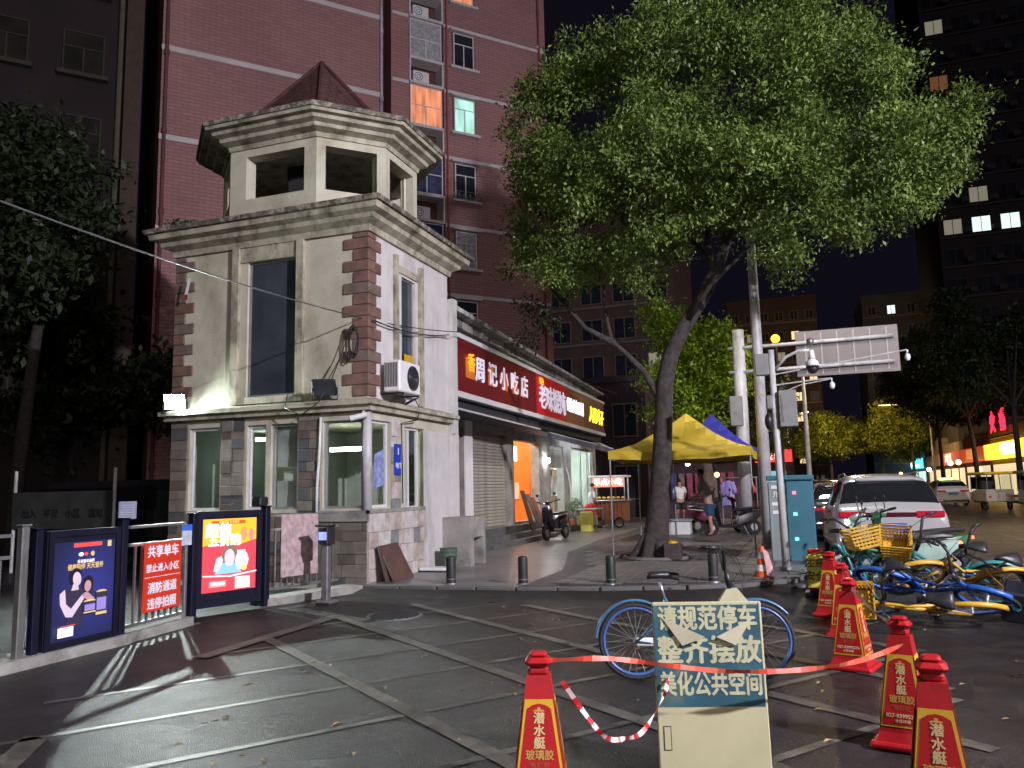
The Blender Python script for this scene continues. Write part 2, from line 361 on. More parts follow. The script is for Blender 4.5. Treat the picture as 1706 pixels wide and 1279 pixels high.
mPaver2 = M('paver_stone_dark', (0.10, 0.094, 0.092), 0.42, 0.25, 3, 0.3, 30)
mJoint = M('joint_dirt', (0.045, 0.042, 0.04), 0.9, 0.2)
mStrip = M('dark_granite', (0.06, 0.055, 0.06), 0.5, 0.2, 6, 0.2, 30)
mKerb = M('kerb_granite', (0.10, 0.094, 0.092), 0.8, 0.25, 5, 0.3, 40, dirt=(0.08, 0.075, 0.07), dscale=3)

b = MB(); b.add([(-250, -120, -0.01), (250, -120, -0.01), (250, 420, -0.01), (-250, 420, -0.01)], [(0, 1, 2, 3)])
b.build('ground', mAsphD, kind='structure')
b = MB(); b.add([(-40, -30, 0), (14.5, -30, 0), (14.5, 300, 0), (-0.02, 300, 0), (-0.02, 60, 0), (-40, 60, 0)], [(0, 1, 2, 3, 4, 5)])
road = b.build('road', mAsph, kind='structure')
def lines(fams, inside):
    mb = MB()
    for (d, offs, w, z) in fams:
        dx, dy = d; nx, ny = dy, -dx
        for o in offs:
            ts = [t * 0.05 for t in range(-400, 400) if inside(nx * o + dx * t * 0.05, ny * o + dy * t * 0.05)]
            if not ts: continue
            a, c = min(ts), max(ts)
            p = lambda t, s: (nx * (o + s * w / 2) + dx * t, ny * (o + s * w / 2) + dy * t, z)
            mb.add([p(a, -1), p(c, -1), p(c, 1), p(a, 1)], [(0, 3, 2, 1)])
    return mb
ins = lambda x, y: -5.42 < x < 0.95 and 1.2 < y < 10.1 and (y < 8.9 or x > -5.0)
lines([((0.585, 0.811), [-10.0, -9.05, -8.1, -7.08, -6.1, -5.08, -4.02, -3.0, -2.0], 0.07, 0.004)], ins).build('road_marking', mPaint, kind='structure')
lines([((0.79, -0.61), [-2.46, -3.57, -4.75, -5.85, -6.95], 0.125, 0.008)], lambda x, y: ins(x, y)).build('road_marking', mPaint, kind='structure')
b = MB(); b.add([(-5.45, 6.25, 0.012), (-5.28, 6.25, 0.012), (-5.36, 8.75, 0.012), (-5.53, 8.75, 0.012)], [(0, 1, 2, 3)])
b.add([(-4.78, 3.98, 0.004), (-4.58, 3.98, 0.004), (-4.05, 3.2, 0.004), (-4.25, 3.2, 0.004)], [(0, 3, 2, 1)])
b.build('road_marking', mPaint, kind='structure')
# asphalt repair patch
b = MB(); b.add([(-3.05, 1.9, 0.002), (-2.0, 1.9, 0.002), (-1.72, 3.55, 0.002), (-2.3, 4.35, 0.002), (-3.0, 3.9, 0.002)], [(0, 1, 2, 3, 4)])
b.build('asphalt_patch', mAsphD, kind='structure')
b = MB(); b.add([(1.35, 4.9, 0.002), (3.9, 5.4, 0.002), (3.8, 7.4, 0.002), (1.5, 6.9, 0.002)], [(0, 1, 2, 3)]); b.build('asphalt_patch', mAsphD, kind='structure')
# far lane line
b = MB(); [b.add([(4.95, y, 0.004), (5.08, y, 0.004), (5.08, y + 3.5, 0.004), (4.95, y + 3.5, 0.004)], [(0, 1, 2, 3)]) for y in range(14, 120, 8)]
b.build('lane_marking', mPaint, kind='structure')

kerbL = [(-6.36, 10.99), (-5.2, 11.04), (-4.0, 11.15), (-2.7, 11.33), (-1.6, 11.66), (-0.85, 12.05), (-0.3, 12.6), (0.0, 13.3), (0.05, 14.4), (0.05, 80)]
side = MB(); side.prism([(-6.36, 10.99)] + kerbL[1:] + [(-13, 80), (-13, 14.62), (-6.36, 14.62)], -0.03, 0.10)
sidewalk = side.build('sidewalk', mApron, kind='structure')
gu = MB(); gp = []
for i, (x, y) in enumerate(kerbL):
    x0, y0 = kerbL[max(i - 1, 0)]; x1, y1 = kerbL[min(i + 1, len(kerbL) - 1)]; l_ = math.hypot(x1 - x0, y1 - y0); nx, ny = (y1 - y0) / l_, -(x1 - x0) / l_
    gp.append([(x + nx * .095, y + ny * .095, .058), (x + nx * .5, y + ny * .5, .014), (x + nx * .62, y + ny * .62, -.004)])
for a, c in zip(gp, gp[1:]):
    for k in (0, 1): gu.add([a[k], a[k + 1], c[k + 1], c[k]], [(0, 1, 2, 3)])
gu.build('gutter', mAsph, kind='structure')
kb = MB(); kb.rbox(-0.29, -0.06, -0.06, 0.29, 0.06, 0.06, 0.012)
kme = bpy.data.meshes.new('kerb_stone'); kme.from_pydata(kb.v, [], kb.f); kme.materials.append(mKerb)
acc = 0.3; n_k = 0
for (x0, y0), (x1, y1) in zip(kerbL, kerbL[1:]):
    Ls = math.hypot(x1 - x0, y1 - y0); a = math.atan2(y1 - y0, x1 - x0)
    while acc < Ls and n_k < 46:
        t = acc / Ls
        piece(kme, 'kerb_stone', (x0 + (x1 - x0) * t + math.sin(a) * 0.035, y0 + (y1 - y0) * t - math.cos(a) * 0.035, 0.052 + rnd.uniform(-.006, .004)), sidewalk, (0, 0, a + rnd.uniform(-.02, .02)))
        acc += 0.6; n_k += 1
    acc -= Ls
# dark granite strip and the paver field to its right
sx = lambda y: np.interp(y, [11.1, 13.5, 17.2, 21, 40], [-3.72, -3.74, -4.7, -4.95, -5.0])
b = MB()
ys = [11.14, 12, 13.4, 14.5, 15.8, 17.2, 19, 21, 30]
for y0, y1 in zip(ys, ys[1:]):
    b.box(0, 0, 0, 0, 0, 0) if False else b.add([(sx(y0) - 0.2, y0, 0.109), (sx(y0) + 0.3, y0, 0.109), (sx(y1) + 0.3, y1, 0.109), (sx(y1) - 0.2, y1, 0.109)], [(0, 1, 2, 3)])
b.build('granite_strip', mStrip, sidewalk)
b = MB(); b.add([(-3.56, 11.26, 0.104), (-2.7, 11.46, 0.104), (-1.7, 11.78, 0.104), (-0.9, 12.25, 0.104), (-0.2, 13.4, 0.104), (-0.1, 30, 0.104), (-4.8, 30, 0.104), (-4.75, 21, 0.104), (-4.52, 17.2, 0.104), (-3.56, 13.5, 0.104)], [tuple(range(10))])
b.build('paver_bed', mJoint, sidewalk)
pv = [boxmesh('paver', m_, 0.238, 0.238, 0.02, 0.006) for m_ in (mPaver, mPaver, mPaver2)]
kerby = lambda x: np.interp(x, [-3.7, -2.7, -1.7, -0.9, -0.35, 0.0], [11.33, 11.5, 11.85, 12.25, 12.85, 13.5])
far = MB(); cnt = 0
y = 11.42
while y < 30:
    x = -4.9
    while x < -0.15:
        if x > sx(y) + 0.27 and y > kerby(x) + 0.1 and not (abs(x + 2.72) < 0.75 and abs(y - 15.9) < 0.75):
            zz = 0.113 + rnd.uniform(-.003, .003)
            if cnt < 290 and y < 17:
                piece(rnd.choice(pv), 'paver', (x, y, zz), sidewalk, (rnd.uniform(-.01, .01), rnd.uniform(-.01, .01), 0)); cnt += 1
            else: far.box(x - .119, y - .119, 0.105, x + .119, y + .119, zz + 0.008)
        x += 0.25
    y += 0.25
far.build('paver_field', mPaver, sidewalk, kind='stuff')

# litter and dead leaves on the asphalt, countless small bits
lf = MB()
for i in range(260):
    x = rnd.uniform(-5.2, 3.4); y = rnd.uniform(2.6, 12); s_ = rnd.uniform(0.012, 0.045); a = rnd.uniform(0, 6.3); h = rnd.uniform(0.004, 0.018)
    c, sn = math.cos(a) * s_, math.sin(a) * s_
    zb = 0.115 if y > 11.1 else 0.002
    if y > 11.05 and x > -0.5: continue
    lf.add([(x - c, y - sn, zb), (x + sn * .45, y - c * .45, zb + h), (x + c, y + sn, zb + .002), (x - sn * .45, y + c * .45, zb + h)], [(0, 1, 2, 3)])
lo = lf.build('fallen_leaves', M('dead_leaf', (0.22, 0.15, 0.06), 0.7, 0.5, 3), kind='stuff')
# cast iron covers let into the asphalt
def manhole(x, y, r, label):
    t = thing('manhole_cover', label, 'manhole cover', (x, y, 0))
    MB().cyl(x, y, 0.0, 0.012, r, r, 28).build('cover_plate', mSteelD, t)
    g = MB()
    for i in range(-4, 5):
        w = math.sqrt(max(0, r * r - (i * r / 4.6) ** 2)) * .86
        g.box(x - w, y + i * r / 4.6 - 0.016, 0.012, x + w, y + i * r / 4.6 + 0.016, 0.02)
    g.build('grip_ribs', mBlack, t)
manhole(-4.75, 8.9, 0.34, 'round iron manhole cover in the asphalt near the gatehouse corner')
manhole(1.75, 5.9, 0.45, 'large ribbed manhole cover on dark asphalt right of the red cones')
manhole(-1.62, 3.55, 0.3, 'round manhole cover in front of the left red cone')

# ------------------------------------------------------------------ gatehouse tower
TX0, TX1, TY0, TY1 = -10.33, -6.43, 11.17, 14.3
rect = lambda o=0: [(TX0 - o, TY0 - o), (TX1 + o, TY0 - o), (TX1 + o, TY1 + o), (TX0 - o, TY1 + o)]
tower = thing('gatehouse_tower', 'cream stucco gatehouse with an octagonal red-roofed lantern and red corner stones', 'gatehouse', (-8.38, 12.8, 0))
T_ = tower
# ground floor walls (front, side, left, back)
gfw = [(0.39, 1.05, 1.25, 2.66), (1.59, 1.97, 1.25, 2.66), (2.07, 2.59, 1.25, 2.66), (3.07, 3.90 - .1, 1.25, 2.66)]
b = MB()
b.wall((TX0, TY0), (TX1, TY0), 0, 2.80, 0.14, gfw)
b.wall((TX1, TY0 + .14), (TX1, TY1), 0, 2.80, 0.14, [(0.0, 0.62, 1.25, 2.66), (1.14, 1.92, 1.2, 2.62)])
b.wall((TX0, TY1), (TX0, TY0 + .14), 0, 2.80, 0.14, [(1.2, 2.6, 1.2, 2.6)])
b.wall((TX1 - .14, TY1), (TX0 + .14, TY1), 0, 2.80, 0.14)
b.box(TX0 + .14, TY0 + .14, 2.70, TX1 - .14, TY1 - .14, 2.80)
b.build('ground_floor_wall', mStucco, T_)
# upper storey
b = MB()
b.wall((TX0, TY0), (TX1, TY0), 2.96, 5.9, 0.14, [(1.54, 2.53, 3.14, 5.5)])
b.build('upper_wall', mStucco, T_)
b = MB()
b.wall((TX1, TY0 + .14), (TX1, TY1), 2.96, 5.9, 0.14, [(1.03, 1.56, 3.1, 5.28)])
b.wall((TX0, TY1), (TX0, TY0 + .14), 2.96, 5.9, 0.14); b.wall((TX1 - .14, TY1), (TX0 + .14, TY1), 2.96, 5.9, 0.14)
b.build('upper_wall', mStuccoLit, T_)
# plain pier wall at the shop end of the side
b = MB(); b.box(TX1 + .002, 13.16, 0.1, TX1 + .05, 14.5, 2.60); b.box(TX1 + .002, 14.302, 2.6, TX1 + .12, 14.5, 5.3)
b.box(TX1 + .052, 14.36, .1, TX1 + .13, 14.5, 2.59); b.box(-7.3, 14.302, .1, TX1 - .001, 14.5, 5.2)
b.build('end_pier', mStuccoLit, T_)
# ledge, cornice, parapet
b = MB(); b.band(rect(), [(0.0, 2.80), (0.10, 2.80), (0.10, 2.87), (0.17, 2.89), (0.17, 2.96), (0.03, 3.0), (0, 3.02)]).build('ledge', mMould, T_)
b = MB(); b.band(rect(), [(0.0, 5.76), (0.05, 5.76), (0.07, 5.86), (0.2, 5.93), (0.22, 6.0), (0.34, 6.04), (0.36, 6.13), (0.02, 6.13)]).build('cornice', mMould, T_)
b = MB(); b.band(rect(), [(0.30, 6.13), (0.41, 6.14), (0.43, 6.21), (0.36, 6.245), (-0.1, 6.26)]).build('cornice_coping', mMoss, T_)
# pilaster strips beside the tall windows
b = MB()
b.box(-9.08, TY0 - .07, 3.02, -8.94, TY0 - .002, 5.76); b.box(-7.77, TY0 - .07, 3.02, -7.63, TY0 - .002, 5.76)
b.box(-8.94, TY0 - .03, 5.5, -7.77, TY0 - .002, 5.76); b.box(-8.94, TY0 - .05, 3.02, -7.77, TY0 - .002, 3.13)
b.build('window_surround', mMould, T_)
b = MB()
b.box(TX1 + .002, 12.02, 3.02, TX1 + .07, 12.12, 5.6); b.box(TX1 + .002, 12.98, 3.02, TX1 + .07, 13.1, 5.6); b.box(TX1 + .002, 12.12, 5.32, TX1 + .03, 12.98, 5.45)
b.build('window_surround', mMould, T_)
# quoins, each stone its own piece; alternately long and short
i = 0; z = 3.03
while z < 5.74:
    h = min(0.188, 5.755 - z); long_ = i % 2 == 1
    m_ = mQuoin if rnd.random() < .8 else mQuoinG
    w = 0.45 if long_ else 0.26; sw = 0.40 if long_ else 0.24
    q = MB(); q.rbox(TX1 - w, TY0 - .026, z + .004, TX1 + .026, TY0 + .02, z + h - .004, 0.01)
    q.rbox(TX1 - .05, TY0 + .021, z + .004, TX1 + .026, TY0 + sw, z + h - .004, 0.01)
    q.build('quoin_stone', m_, T_)
    m2 = mQuoinG if rnd.random() < .6 else mQuoin
    q = MB(); q.rbox(TX0 - .02, TY0 - .026, z + .004, TX0 + w - .04, TY0 + .02, z + h - .004, 0.01); q.build('quoin_stone', m2, T_)
    z += 0.188; i += 1
# ground floor facing stones (thin tiles standing proud of the wall), each its own piece
def facing(a0, a1, z0, z1, place, mats, tw=0.27, thh=0.13):
    z = z0; row = 0
    while z < z1 - .03:
        h = min(rnd.choice([thh, thh * 1.6, thh * 1.25]), z1 - z)
        if z1 - z - h < .05: h = z1 - z
        a = a0
        while a < a1 - .01:
            w = rnd.uniform(0.7, 1.5) * tw
            if a + w > a1 - .08: w = a1 - a
            place(a + .003, a + w - .003, z + .003, z + h - .003, rnd.choice(mats)); a += w
        z += h
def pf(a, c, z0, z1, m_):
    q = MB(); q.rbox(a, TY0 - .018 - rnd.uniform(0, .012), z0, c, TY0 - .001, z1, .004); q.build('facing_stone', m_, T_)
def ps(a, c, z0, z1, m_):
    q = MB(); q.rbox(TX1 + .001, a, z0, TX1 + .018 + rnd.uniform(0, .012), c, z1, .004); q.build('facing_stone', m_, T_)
facing(TX0, TX0 + .36, 0.1, 2.78, pf, mTilesShade)
facing(TX0 + 1.08, TX0 + 1.55, 0.1, 2.78, pf, mTilesShade, .2)
facing(TX0 + 2.62, TX0 + 3.03, 0.1, 2.78, pf, mTilesShade, .2)
facing(TX0 + .36, TX0 + 1.08, 0.1, 1.2, pf, mTilesShade); facing(TX0 + 1.55, TX0 + 2.62, 0.1, 1.2, pf, mTilesShade)
facing(TX0 + 3.03, TX1, 0.02, 1.05, pf, mTilesShade, .3, .16)
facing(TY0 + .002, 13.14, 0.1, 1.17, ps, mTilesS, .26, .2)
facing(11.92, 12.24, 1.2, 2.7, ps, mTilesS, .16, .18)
b = MB(); b.box(TX0 + 3.03, TY0 - .05, 1.05, TX1 + .04, TY0 - .001, 1.22); b.box(TX1 + .001, TY0 - .05, 1.17, TX1 + .04, 13.16, 1.23)
b.build('sill_course', mConc, T_)
# windows: frame + pane (+ sash)
def window(a0, a1, z0, z1, axis, pane=mGlass, fr=mAlu, split=1, t=.045, parent=T_, off=.05, plane=None, name='window'):
    b = MB(); p = MB(); P0 = plane
    def bx(mb, a, c, e, f, d0, d1):
        if axis == 'y': mb.box(a, P0 + d0, e, c, P0 + d1, f)
        else: mb.box(P0 - d0, a, e, P0 - d1, c, f)
    bx(b, a0, a0 + t, z0, z1, off, off + .05); bx(b, a1 - t, a1, z0, z1, off, off + .05)
    bx(b, a0 + t, a1 - t, z0, z0 + t, off, off + .05); bx(b, a0 + t, a1 - t, z1 - t, z1, off, off + .05)
    for k in range(1, split):
        c = a0 + (a1 - a0) * k / split; bx(b, c - t / 2, c + t / 2, z0 + t, z1 - t, off, off + .05)
    w = b.build(name, fr, parent); bx(p, a0 + t, a1 - t, z0 + t, z1 - t, off + .018, off + .028)
    p.build('pane', pane, w); return w
window(TX0 + .39, TX0 + 1.05, 1.25, 2.66, 'y', plane=TY0, fr=mAluW)
window(TX0 + 1.59, TX0 + 1.97, 1.25, 2.66, 'y', plane=TY0, fr=mAluW)
window(TX0 + 2.07, TX0 + 2.59, 1.25, 2.66, 'y', plane=TY0)
window(TX0 + 3.07, TX0 + 3.80, 1.25, 2.66, 'y', plane=TY0)
b = MB(); b.tube([(TX1 - .03, TY0 + .03, 1.22), (TX1 - .03, TY0 + .03, 2.8)], 0.075, 14); b.build('corner_post', mPole, T_, smooth=True)
window(TY0 + .17, 11.9, 1.25, 2.66, 'x', plane=TX1, fr=mAluW); window(12.28, 13.05, 1.2, 2.62, 'x', plane=TX1, fr=mAluW, split=2)
window(TX0 + 1.54, TX0 + 2.53, 3.14, 5.5, 'y', plane=TY0, pane=mDarkGlass, fr=mGreyBox, t=.035)
window(TY0 + .14 + 1.03, TY0 + .14 + 1.56, 3.1, 5.28, 'x', plane=TX1, pane=mDarkGlass, fr=mGreyBox, t=.03)
# inside of the ground floor
b = MB(); b.box(TX0 + .15, TY1 - .2, 0.1, TX1 - .15, TY1 - .15, 2.69); b.box(TX0 + .15, TY0 + .15, .1, TX0 + .2, TY1 - .2, 2.69)
b.box(-8.65, TY0 + .5, .1, -8.6, TY1 - .2, 2.69); b.box(-7.05, 13.6, .1, -6.98, TY1 - .2, 2.2)
b.box(TX0 + .2, TY0 + .15, .1, TX1 - .15, TY1 - .2, .14)
b.build('inner_wall', M('guardroom_wall', (0.30, 0.32, 0.28), 0.8, 0.12, 2), T_)
b = MB(); b.box(-8.22, TY0 + .13, 1.95, -7.76, TY0 + .135, 2.62); b.box(-8.22, TY0 + .135, 1.29, -7.76, TY0 + .14, 1.72)
b.build('window_film', mFrost, T_)
b = MB(); b.box(-7.3, TY0 + .3, 1.0, -6.7, TY0 + .8, 1.05); b.box(-7.28, TY0 + .35, 1.06, -7.0, TY0 + .6, 1.1); b.box(-6.95, TY0 + .4, 1.06, -6.72, TY0 + .65, 1.13)
b.box(-10.0, TY0 + .3, .9, -9.3, TY0 + .8, .95)
for k in range(8): b.box(-7.25 + k * .07, TY0 + .28, 1.05, -7.21 + k * .07, TY0 + .3, 1.1 + .04 * (k % 3))
b.build('desk', mWhite, T_)
b = MB(); b.box(-7.95, TY0 + 1.3, 2.24, -7.15, TY0 + 1.36, 2.31); b.build('tube_lamp', E_('tube_glow', (0.90, 1.0, 0.84), 20), T_)
b = MB(); b.box(-9.8, TY0 + 1.6, 2.52, -8.9, TY0 + 1.66, 2.58); b.build('tube_lamp', E_('tube_glow_dim', (0.75, 1.0, 0.9), 14), T_)
# pipes, cable, plate
b = MB(); b.tube([(-7.27, TY0 - .05, 2.72), (-7.27, TY0 - .06, 2.3), (-7.31, TY0 - .07, 1.6), (-7.33, TY0 - .05, 1.05)], 0.02, 8); b.build('drain_pipe', mAluW, T_, smooth=True)
b = MB(); b.tube([(TX1 + .08, 12.35, 3.02), (TX1 + .12, 12.6, 3.12), (TX1 + .14, 12.75, 2.95), (TX1 + .12, 12.7, 2.75), (TX1 + .06, 12.2, 2.66), (TX1 + .05, 12.25, 2.0), (TX1 + .05, 12.26, 1.3)], 0.011, 6); b.build('hose', mBlack, T_, smooth=True)
# octagonal lantern
A = (-9.45, 11.45); B_ = (-7.62, 11.45); q = 0.88; yb = 13.6
octo = [A, B_, (B_[0] + q, B_[1] + q), (B_[0] + q, yb), (B_[0], yb + q), (A[0], yb + q), (A[0] - q, yb), (A[0] - q, A[1] + q)]
for i in range(8):
    p0, p1 = octo[i], octo[(i + 1) % 8]; Ln = math.dist(p0, p1); mg = 0.25 if i in (0, 4) else 0.16
    b = MB(); b.wall(p0, p1, 6.2, 7.84, 0.27, [(mg + (.1 if i == 0 else 0), Ln - mg, 6.78, 7.58)]); b.build('lantern_wall', mStucco, T_)
b = MB(); b.prism([(p[0] * .96 - 8.53 * .04, p[1] * .96 + 12.7 * .04) for p in octo], 7.75, 7.83); b.prism([(p[0] * .93 - 8.53 * .07, p[1] * .93 + 12.7 * .07) for p in octo], 6.2, 6.27)
b.box(-8.9, 12.4, 6.27, -8.5, 12.8, 7.75)
b.build('lantern_core', mDark, T_)
b = MB(); b.band(octo, [(0, 7.72), (0.03, 7.72), (0.05, 7.80), (0.20, 7.84), (0.22, 7.90), (0.34, 7.93), (0.36, 7.99), (0.46, 8.0), (0.48, 8.05), (0.1, 8.06)]).build('eave_moulding', mMould, T_)
b = MB(); b.band(octo, [(0.44, 8.05), (0.50, 8.06), (0.52, 8.13), (0.44, 8.18), (0.2, 8.2)]).build('eave_edge', mMoss, T_)
# rows of roof tiles climbing to the apex
cx, cy, zt = -8.36, 12.7, 9.9
def scl(f): return [(cx + (p[0] - cx) * f, cy + (p[1] - cy) * f) for p in octo]
b = MB(); prof = []
rb = MB(); NR = 26
def rad(t): return 0.93 * (1 - t) + (max(0, 0.14 - t) * 2.2)
for k in range(NR):
    t0, t1 = k / NR, (k + 1) / NR
    z0 = 8.17 + (zt - 8.17) * t0; z1 = 8.17 + (zt - 8.17) * t1
    r0, r1 = rad(t0), max(0.02, rad(t1)); o0 = scl(r0); o1 = scl(r1)
    for i in range(8):
        a0, a1, c0, c1 = Vector(o0[i]), Vector(o0[(i + 1) % 8]), Vector(o1[i]), Vector(o1[(i + 1) % 8])
        nt_ = max(1, int((a1 - a0).length / 0.16))
        for j in range(nt_):
            u0, u1 = j / nt_, (j + .94) / nt_; h = .022 + rnd.uniform(0, .012)
            p = [a0.lerp(a1, u0), a0.lerp(a1, u1), c0.lerp(c1, u1), c0.lerp(c1, u0)]
            rb.add([(p[0].x, p[0].y, z0), (p[1].x, p[1].y, z0), (p[0].x, p[0].y, z0 + h), (p[1].x, p[1].y, z0 + h), (p[3].x, p[3].y, z1 + .004), (p[2].x, p[2].y, z1 + .004)],
                   [(0, 1, 3, 2), (2, 3, 5, 4)])
rb.build('roof_tiles', mRoofT, T_, kind='stuff')
b = MB(); b.add([(p[0], p[1], 8.165) for p in scl(0.9)] + [(cx, cy, zt - .06)], [(i, (i + 1) % 8, 8) for i in range(8)]); b.build('roof', mDark, T_)
b = MB()
for i in range(8): b.tube([(*scl(1.2)[i], 8.2), (*scl(.8)[i], 8.42), (cx, cy, zt + .03)], [.04, .035, .03], 6)
b.build('ridge_caps', mRoofT, T_)
# number plate, letters
pl = MB(); pl.box(TX1 + .03, 12.0, 1.78, TX1 + .045, 12.22, 2.3); plate = pl.build('address_plate', M('plate_blue', (0.015, 0.05, 0.45), 0.35, 0.05), T_)
text('1', mWhite, 0.16, FX((TX1 + .047, 12.11, 2.17)), plate, bold=.04); text('号门', mWhite, 0.1, FX((TX1 + .047, 12.11, 1.93)), plate, bold=.03)
fl = MB(); fl.add([(TX1 - .02, 11.42, 2.1), (TX1 - .02, 11.72, 2.2), (TX1 - .02, 11.74, 1.62), (TX1 - .02, 11.38, 1.55)], [(0, 1, 2, 3)]); fl.build('window_notice', M('notice_blue', (0.22, 0.27, 0.5), .6, .5, 10), T_)
sp = MB(); sp.box(TX1 + .001, 12.42, 3.74, TX1 + .012, 12.75, 3.9); sp.build('window_sticker', mYellow, T_)

# rooftop weeds on the cornice
wv = MB()
for i in range(260):
    x = -10.5 + rnd.random() ** 1.6 * 1.1; y = rnd.uniform(11.0, 11.6); a = rnd.uniform(0, 6.3); s_ = rnd.uniform(.03, .07); h = rnd.uniform(0.0, .26) * (1 - (x + 10.5) / 1.4)
    c, s2 = math.cos(a) * s_, math.sin(a) * s_; z = 6.25 + h
    wv.add([(x - c, y - s2, z), (x + s2 * .4, y, z + .03), (x + c, y + s2, z + rnd.uniform(-.03, .05)), (x - s2 * .4, y, z - .02)], [(0, 1, 2, 3)])
w_ = wv.build('roof_weeds', M('weed_leaf', (0.03, 0.045, 0.015), .8, .3), None); tag(w_, 'dark weed tuft growing on the left corner of the gatehouse cornice', 'weeds')

# floodlights
def floodlight(loc, rz, tilt, lit, label):
    t = thing('floodlight', label, 'floodlight', (0, 0, 0), 'LED floodlights on the gatehouse ledge')
    b = MB(); b.rbox(-.19, -.03, -.15, .19, .03, .15, .015)
    for k in range(7): b.box(-.16 + k * .05, .03, -.11, -.14 + k * .05, .06, .11)
    hd = b.build('housing', mBlack, t); 
    g = MB(); g.box(-.165, -.036, -.13, .165, -.031, .13); g.build('lens', E_('flood_glow', (0.88, 1, 0.98), 130) if lit else mDarkGlass, hd)
    hd.rotation_euler = (tilt, 0, 0)
    b = MB(); b.tube([(-.2, 0, 0), (-.2, .05, -.19), (.2, .05, -.19), (.2, 0, 0)], .012, 6); b.build('bracket', mBlack, t)
    t.rotation_euler = (0, 0, rz); t.location = loc; return t
floodlight((-10.16, 11.035, 3.14), R(28), R(24), True, 'glaring white floodlight switched on at the left corner of the gatehouse')
floodlight((-7.08, 10.93, 3.18), R(20), R(40), False, 'unlit black floodlight on the ledge below the red corner stones')
# air conditioner on brackets
t = thing('air_conditioner', 'white outdoor air conditioner unit on brackets beside the tall side window', 'air conditioner', (TX1 + .25, 11.95, 3.1))
b = MB(); b.rbox(TX1 + .10, 11.5, 3.12, TX1 + .40, 12.25, 3.64, .02); b.build('casing', mWhite, t)
b = MB(); b.ring((TX1 + .405, 11.97, 3.38), (1, 0, 0), .2, .012, 28, 6)
for k in range(1, 4): b.ring((TX1 + .41, 11.97, 3.38), (1, 0, 0), .05 * k, .004, 20, 4)
b.build('fan_grille', mBlack, t)
b = MB(); b.tube([(TX1 + .401, 11.97, 3.38), (TX1 + .404, 11.97, 3.38)], [.185, .185], 24); b.build('fan_opening', mDark, t)
b = MB(); [b.box(TX1 + .13 + .03 * k, 11.495, 3.2, TX1 + .145 + .03 * k, 11.5, 3.6) for k in range(8)]; b.build('side_vent', mBlack, t)
b = MB()
for y in (11.6, 12.15): b.tube([(TX1, y, 3.1), (TX1 + .42, y, 3.1), (TX1 + .42, y, 3.08), (TX1 + .02, y, 2.9)], .014, 6)
b.build('bracket', mBlack, t)
# CCTV bullets
t = thing('security_camera', 'small white bullet camera under the gatehouse ledge at the corner', 'security camera', (TX1, TY0 - .12, 2.68))
MB().tube([(TX1 - .2, TY0 - .2, 2.66), (TX1 + .04, TY0 - .1, 2.72)], .045, 12).build('barrel', mWhite, t, smooth=2)
MB().tube([(TX1 - .21, TY0 - .204, 2.6575), (TX1 - .2, TY0 - .2, 2.66)], .036, 12).build('lens', mBlack, t)
MB().tube([(TX1 - .02, TY0 - .11, 2.74), (TX1 - .04, TY0 - .05, 2.8)], .018, 8).build('mount', mWhite, t)
# overhead cables: one thing each
def cable(pts, r, label, sag=0.0, mat=mBlack):
    P = []
    for (a, c) in zip(pts, pts[1:]):
        for k in range(10):
            u = k / 10; P.append(tuple(a[j] + (c[j] - a[j]) * u - (sag * 4 * u * (1 - u) if j == 2 else 0) for j in range(3)))
    P.append(pts[-1]); b = MB(); b.tube(P, r, 6); return tag(b.build('overhead_cable', mat, smooth=True), label, 'cable', 'overhead cables on the gatehouse')
mCable = M('cable_grey', (0.09, 0.085, 0.09), 0.5, 0.2)
cable([(-7.3, 2.6, 4.55), (-6.55, 11.02, 4.3)], 0.010, 'thick grey cable running from the upper left to the gatehouse corner', .14, mCable)
cable([(-6.55, 11.02, 4.3), (-6.1, 14.3, 4.6), (-5.9, 27.6, 4.75)], 0.009, 'thin cable from the gatehouse corner along the shop signs', .05)
cable([(-6.36, 11.2, 4.27), (-6.35, 14.2, 4.55)], 0.012, 'short black cable along the gatehouse side wall', .1)
t = thing('cable_coil', 'bundle of coiled black cable hanging on the red corner stones', 'cable bundle', (-6.62, 11.08, 4.0))
for k in range(7): MB().ring((-6.62 + rnd.uniform(-.03, .03), 11.06 - k * .006, 3.95 + rnd.uniform(-.05, .05)), (0.1, 1, 0), .15, .008, 20, 5).build('loop', mBlack, t, m=Matrix.Diagonal((.6, 1, 1.5, 1)))
for x in (-.42, -.36): MB().tube([(-6.7, 11.08, 4.15), (-6.85, 11.05, 3.7), (-6.62 + x, 10.97, 3.3)], .008, 5).build('strand', mBlack, t)
MB().tube([(-7.9, 11.1, 3.12), (-7.85, 10.96, 2.9), (-7.5, 10.9, 2.75), (-7.2, 10.95, 2.95), (-7.1, 10.95, 3.12)], .009, 5).build('strand', mBlack, t, smooth=True)
t = thing('tag_ribbon', 'small red and white ribbon dangling from the thick grey cable', 'ribbon', (-7.05, 7.6, 4.2))
MB().add([(-9.93, 11.0, 5.3), (-9.87, 11.0, 5.3), (-9.93, 11.0, 5.02), (-10.0, 11.0, 5.02)], [(0, 1, 2, 3)]).build('ribbon_band', mWhite, t)
MB().add([(-10.0, 11.0, 5.02), (-9.93, 11.0, 5.02), (-9.94, 11.0, 4.92), (-9.99, 11.0, 4.92)], [(0, 1, 2, 3)]).build('ribbon_end', mRed, t)

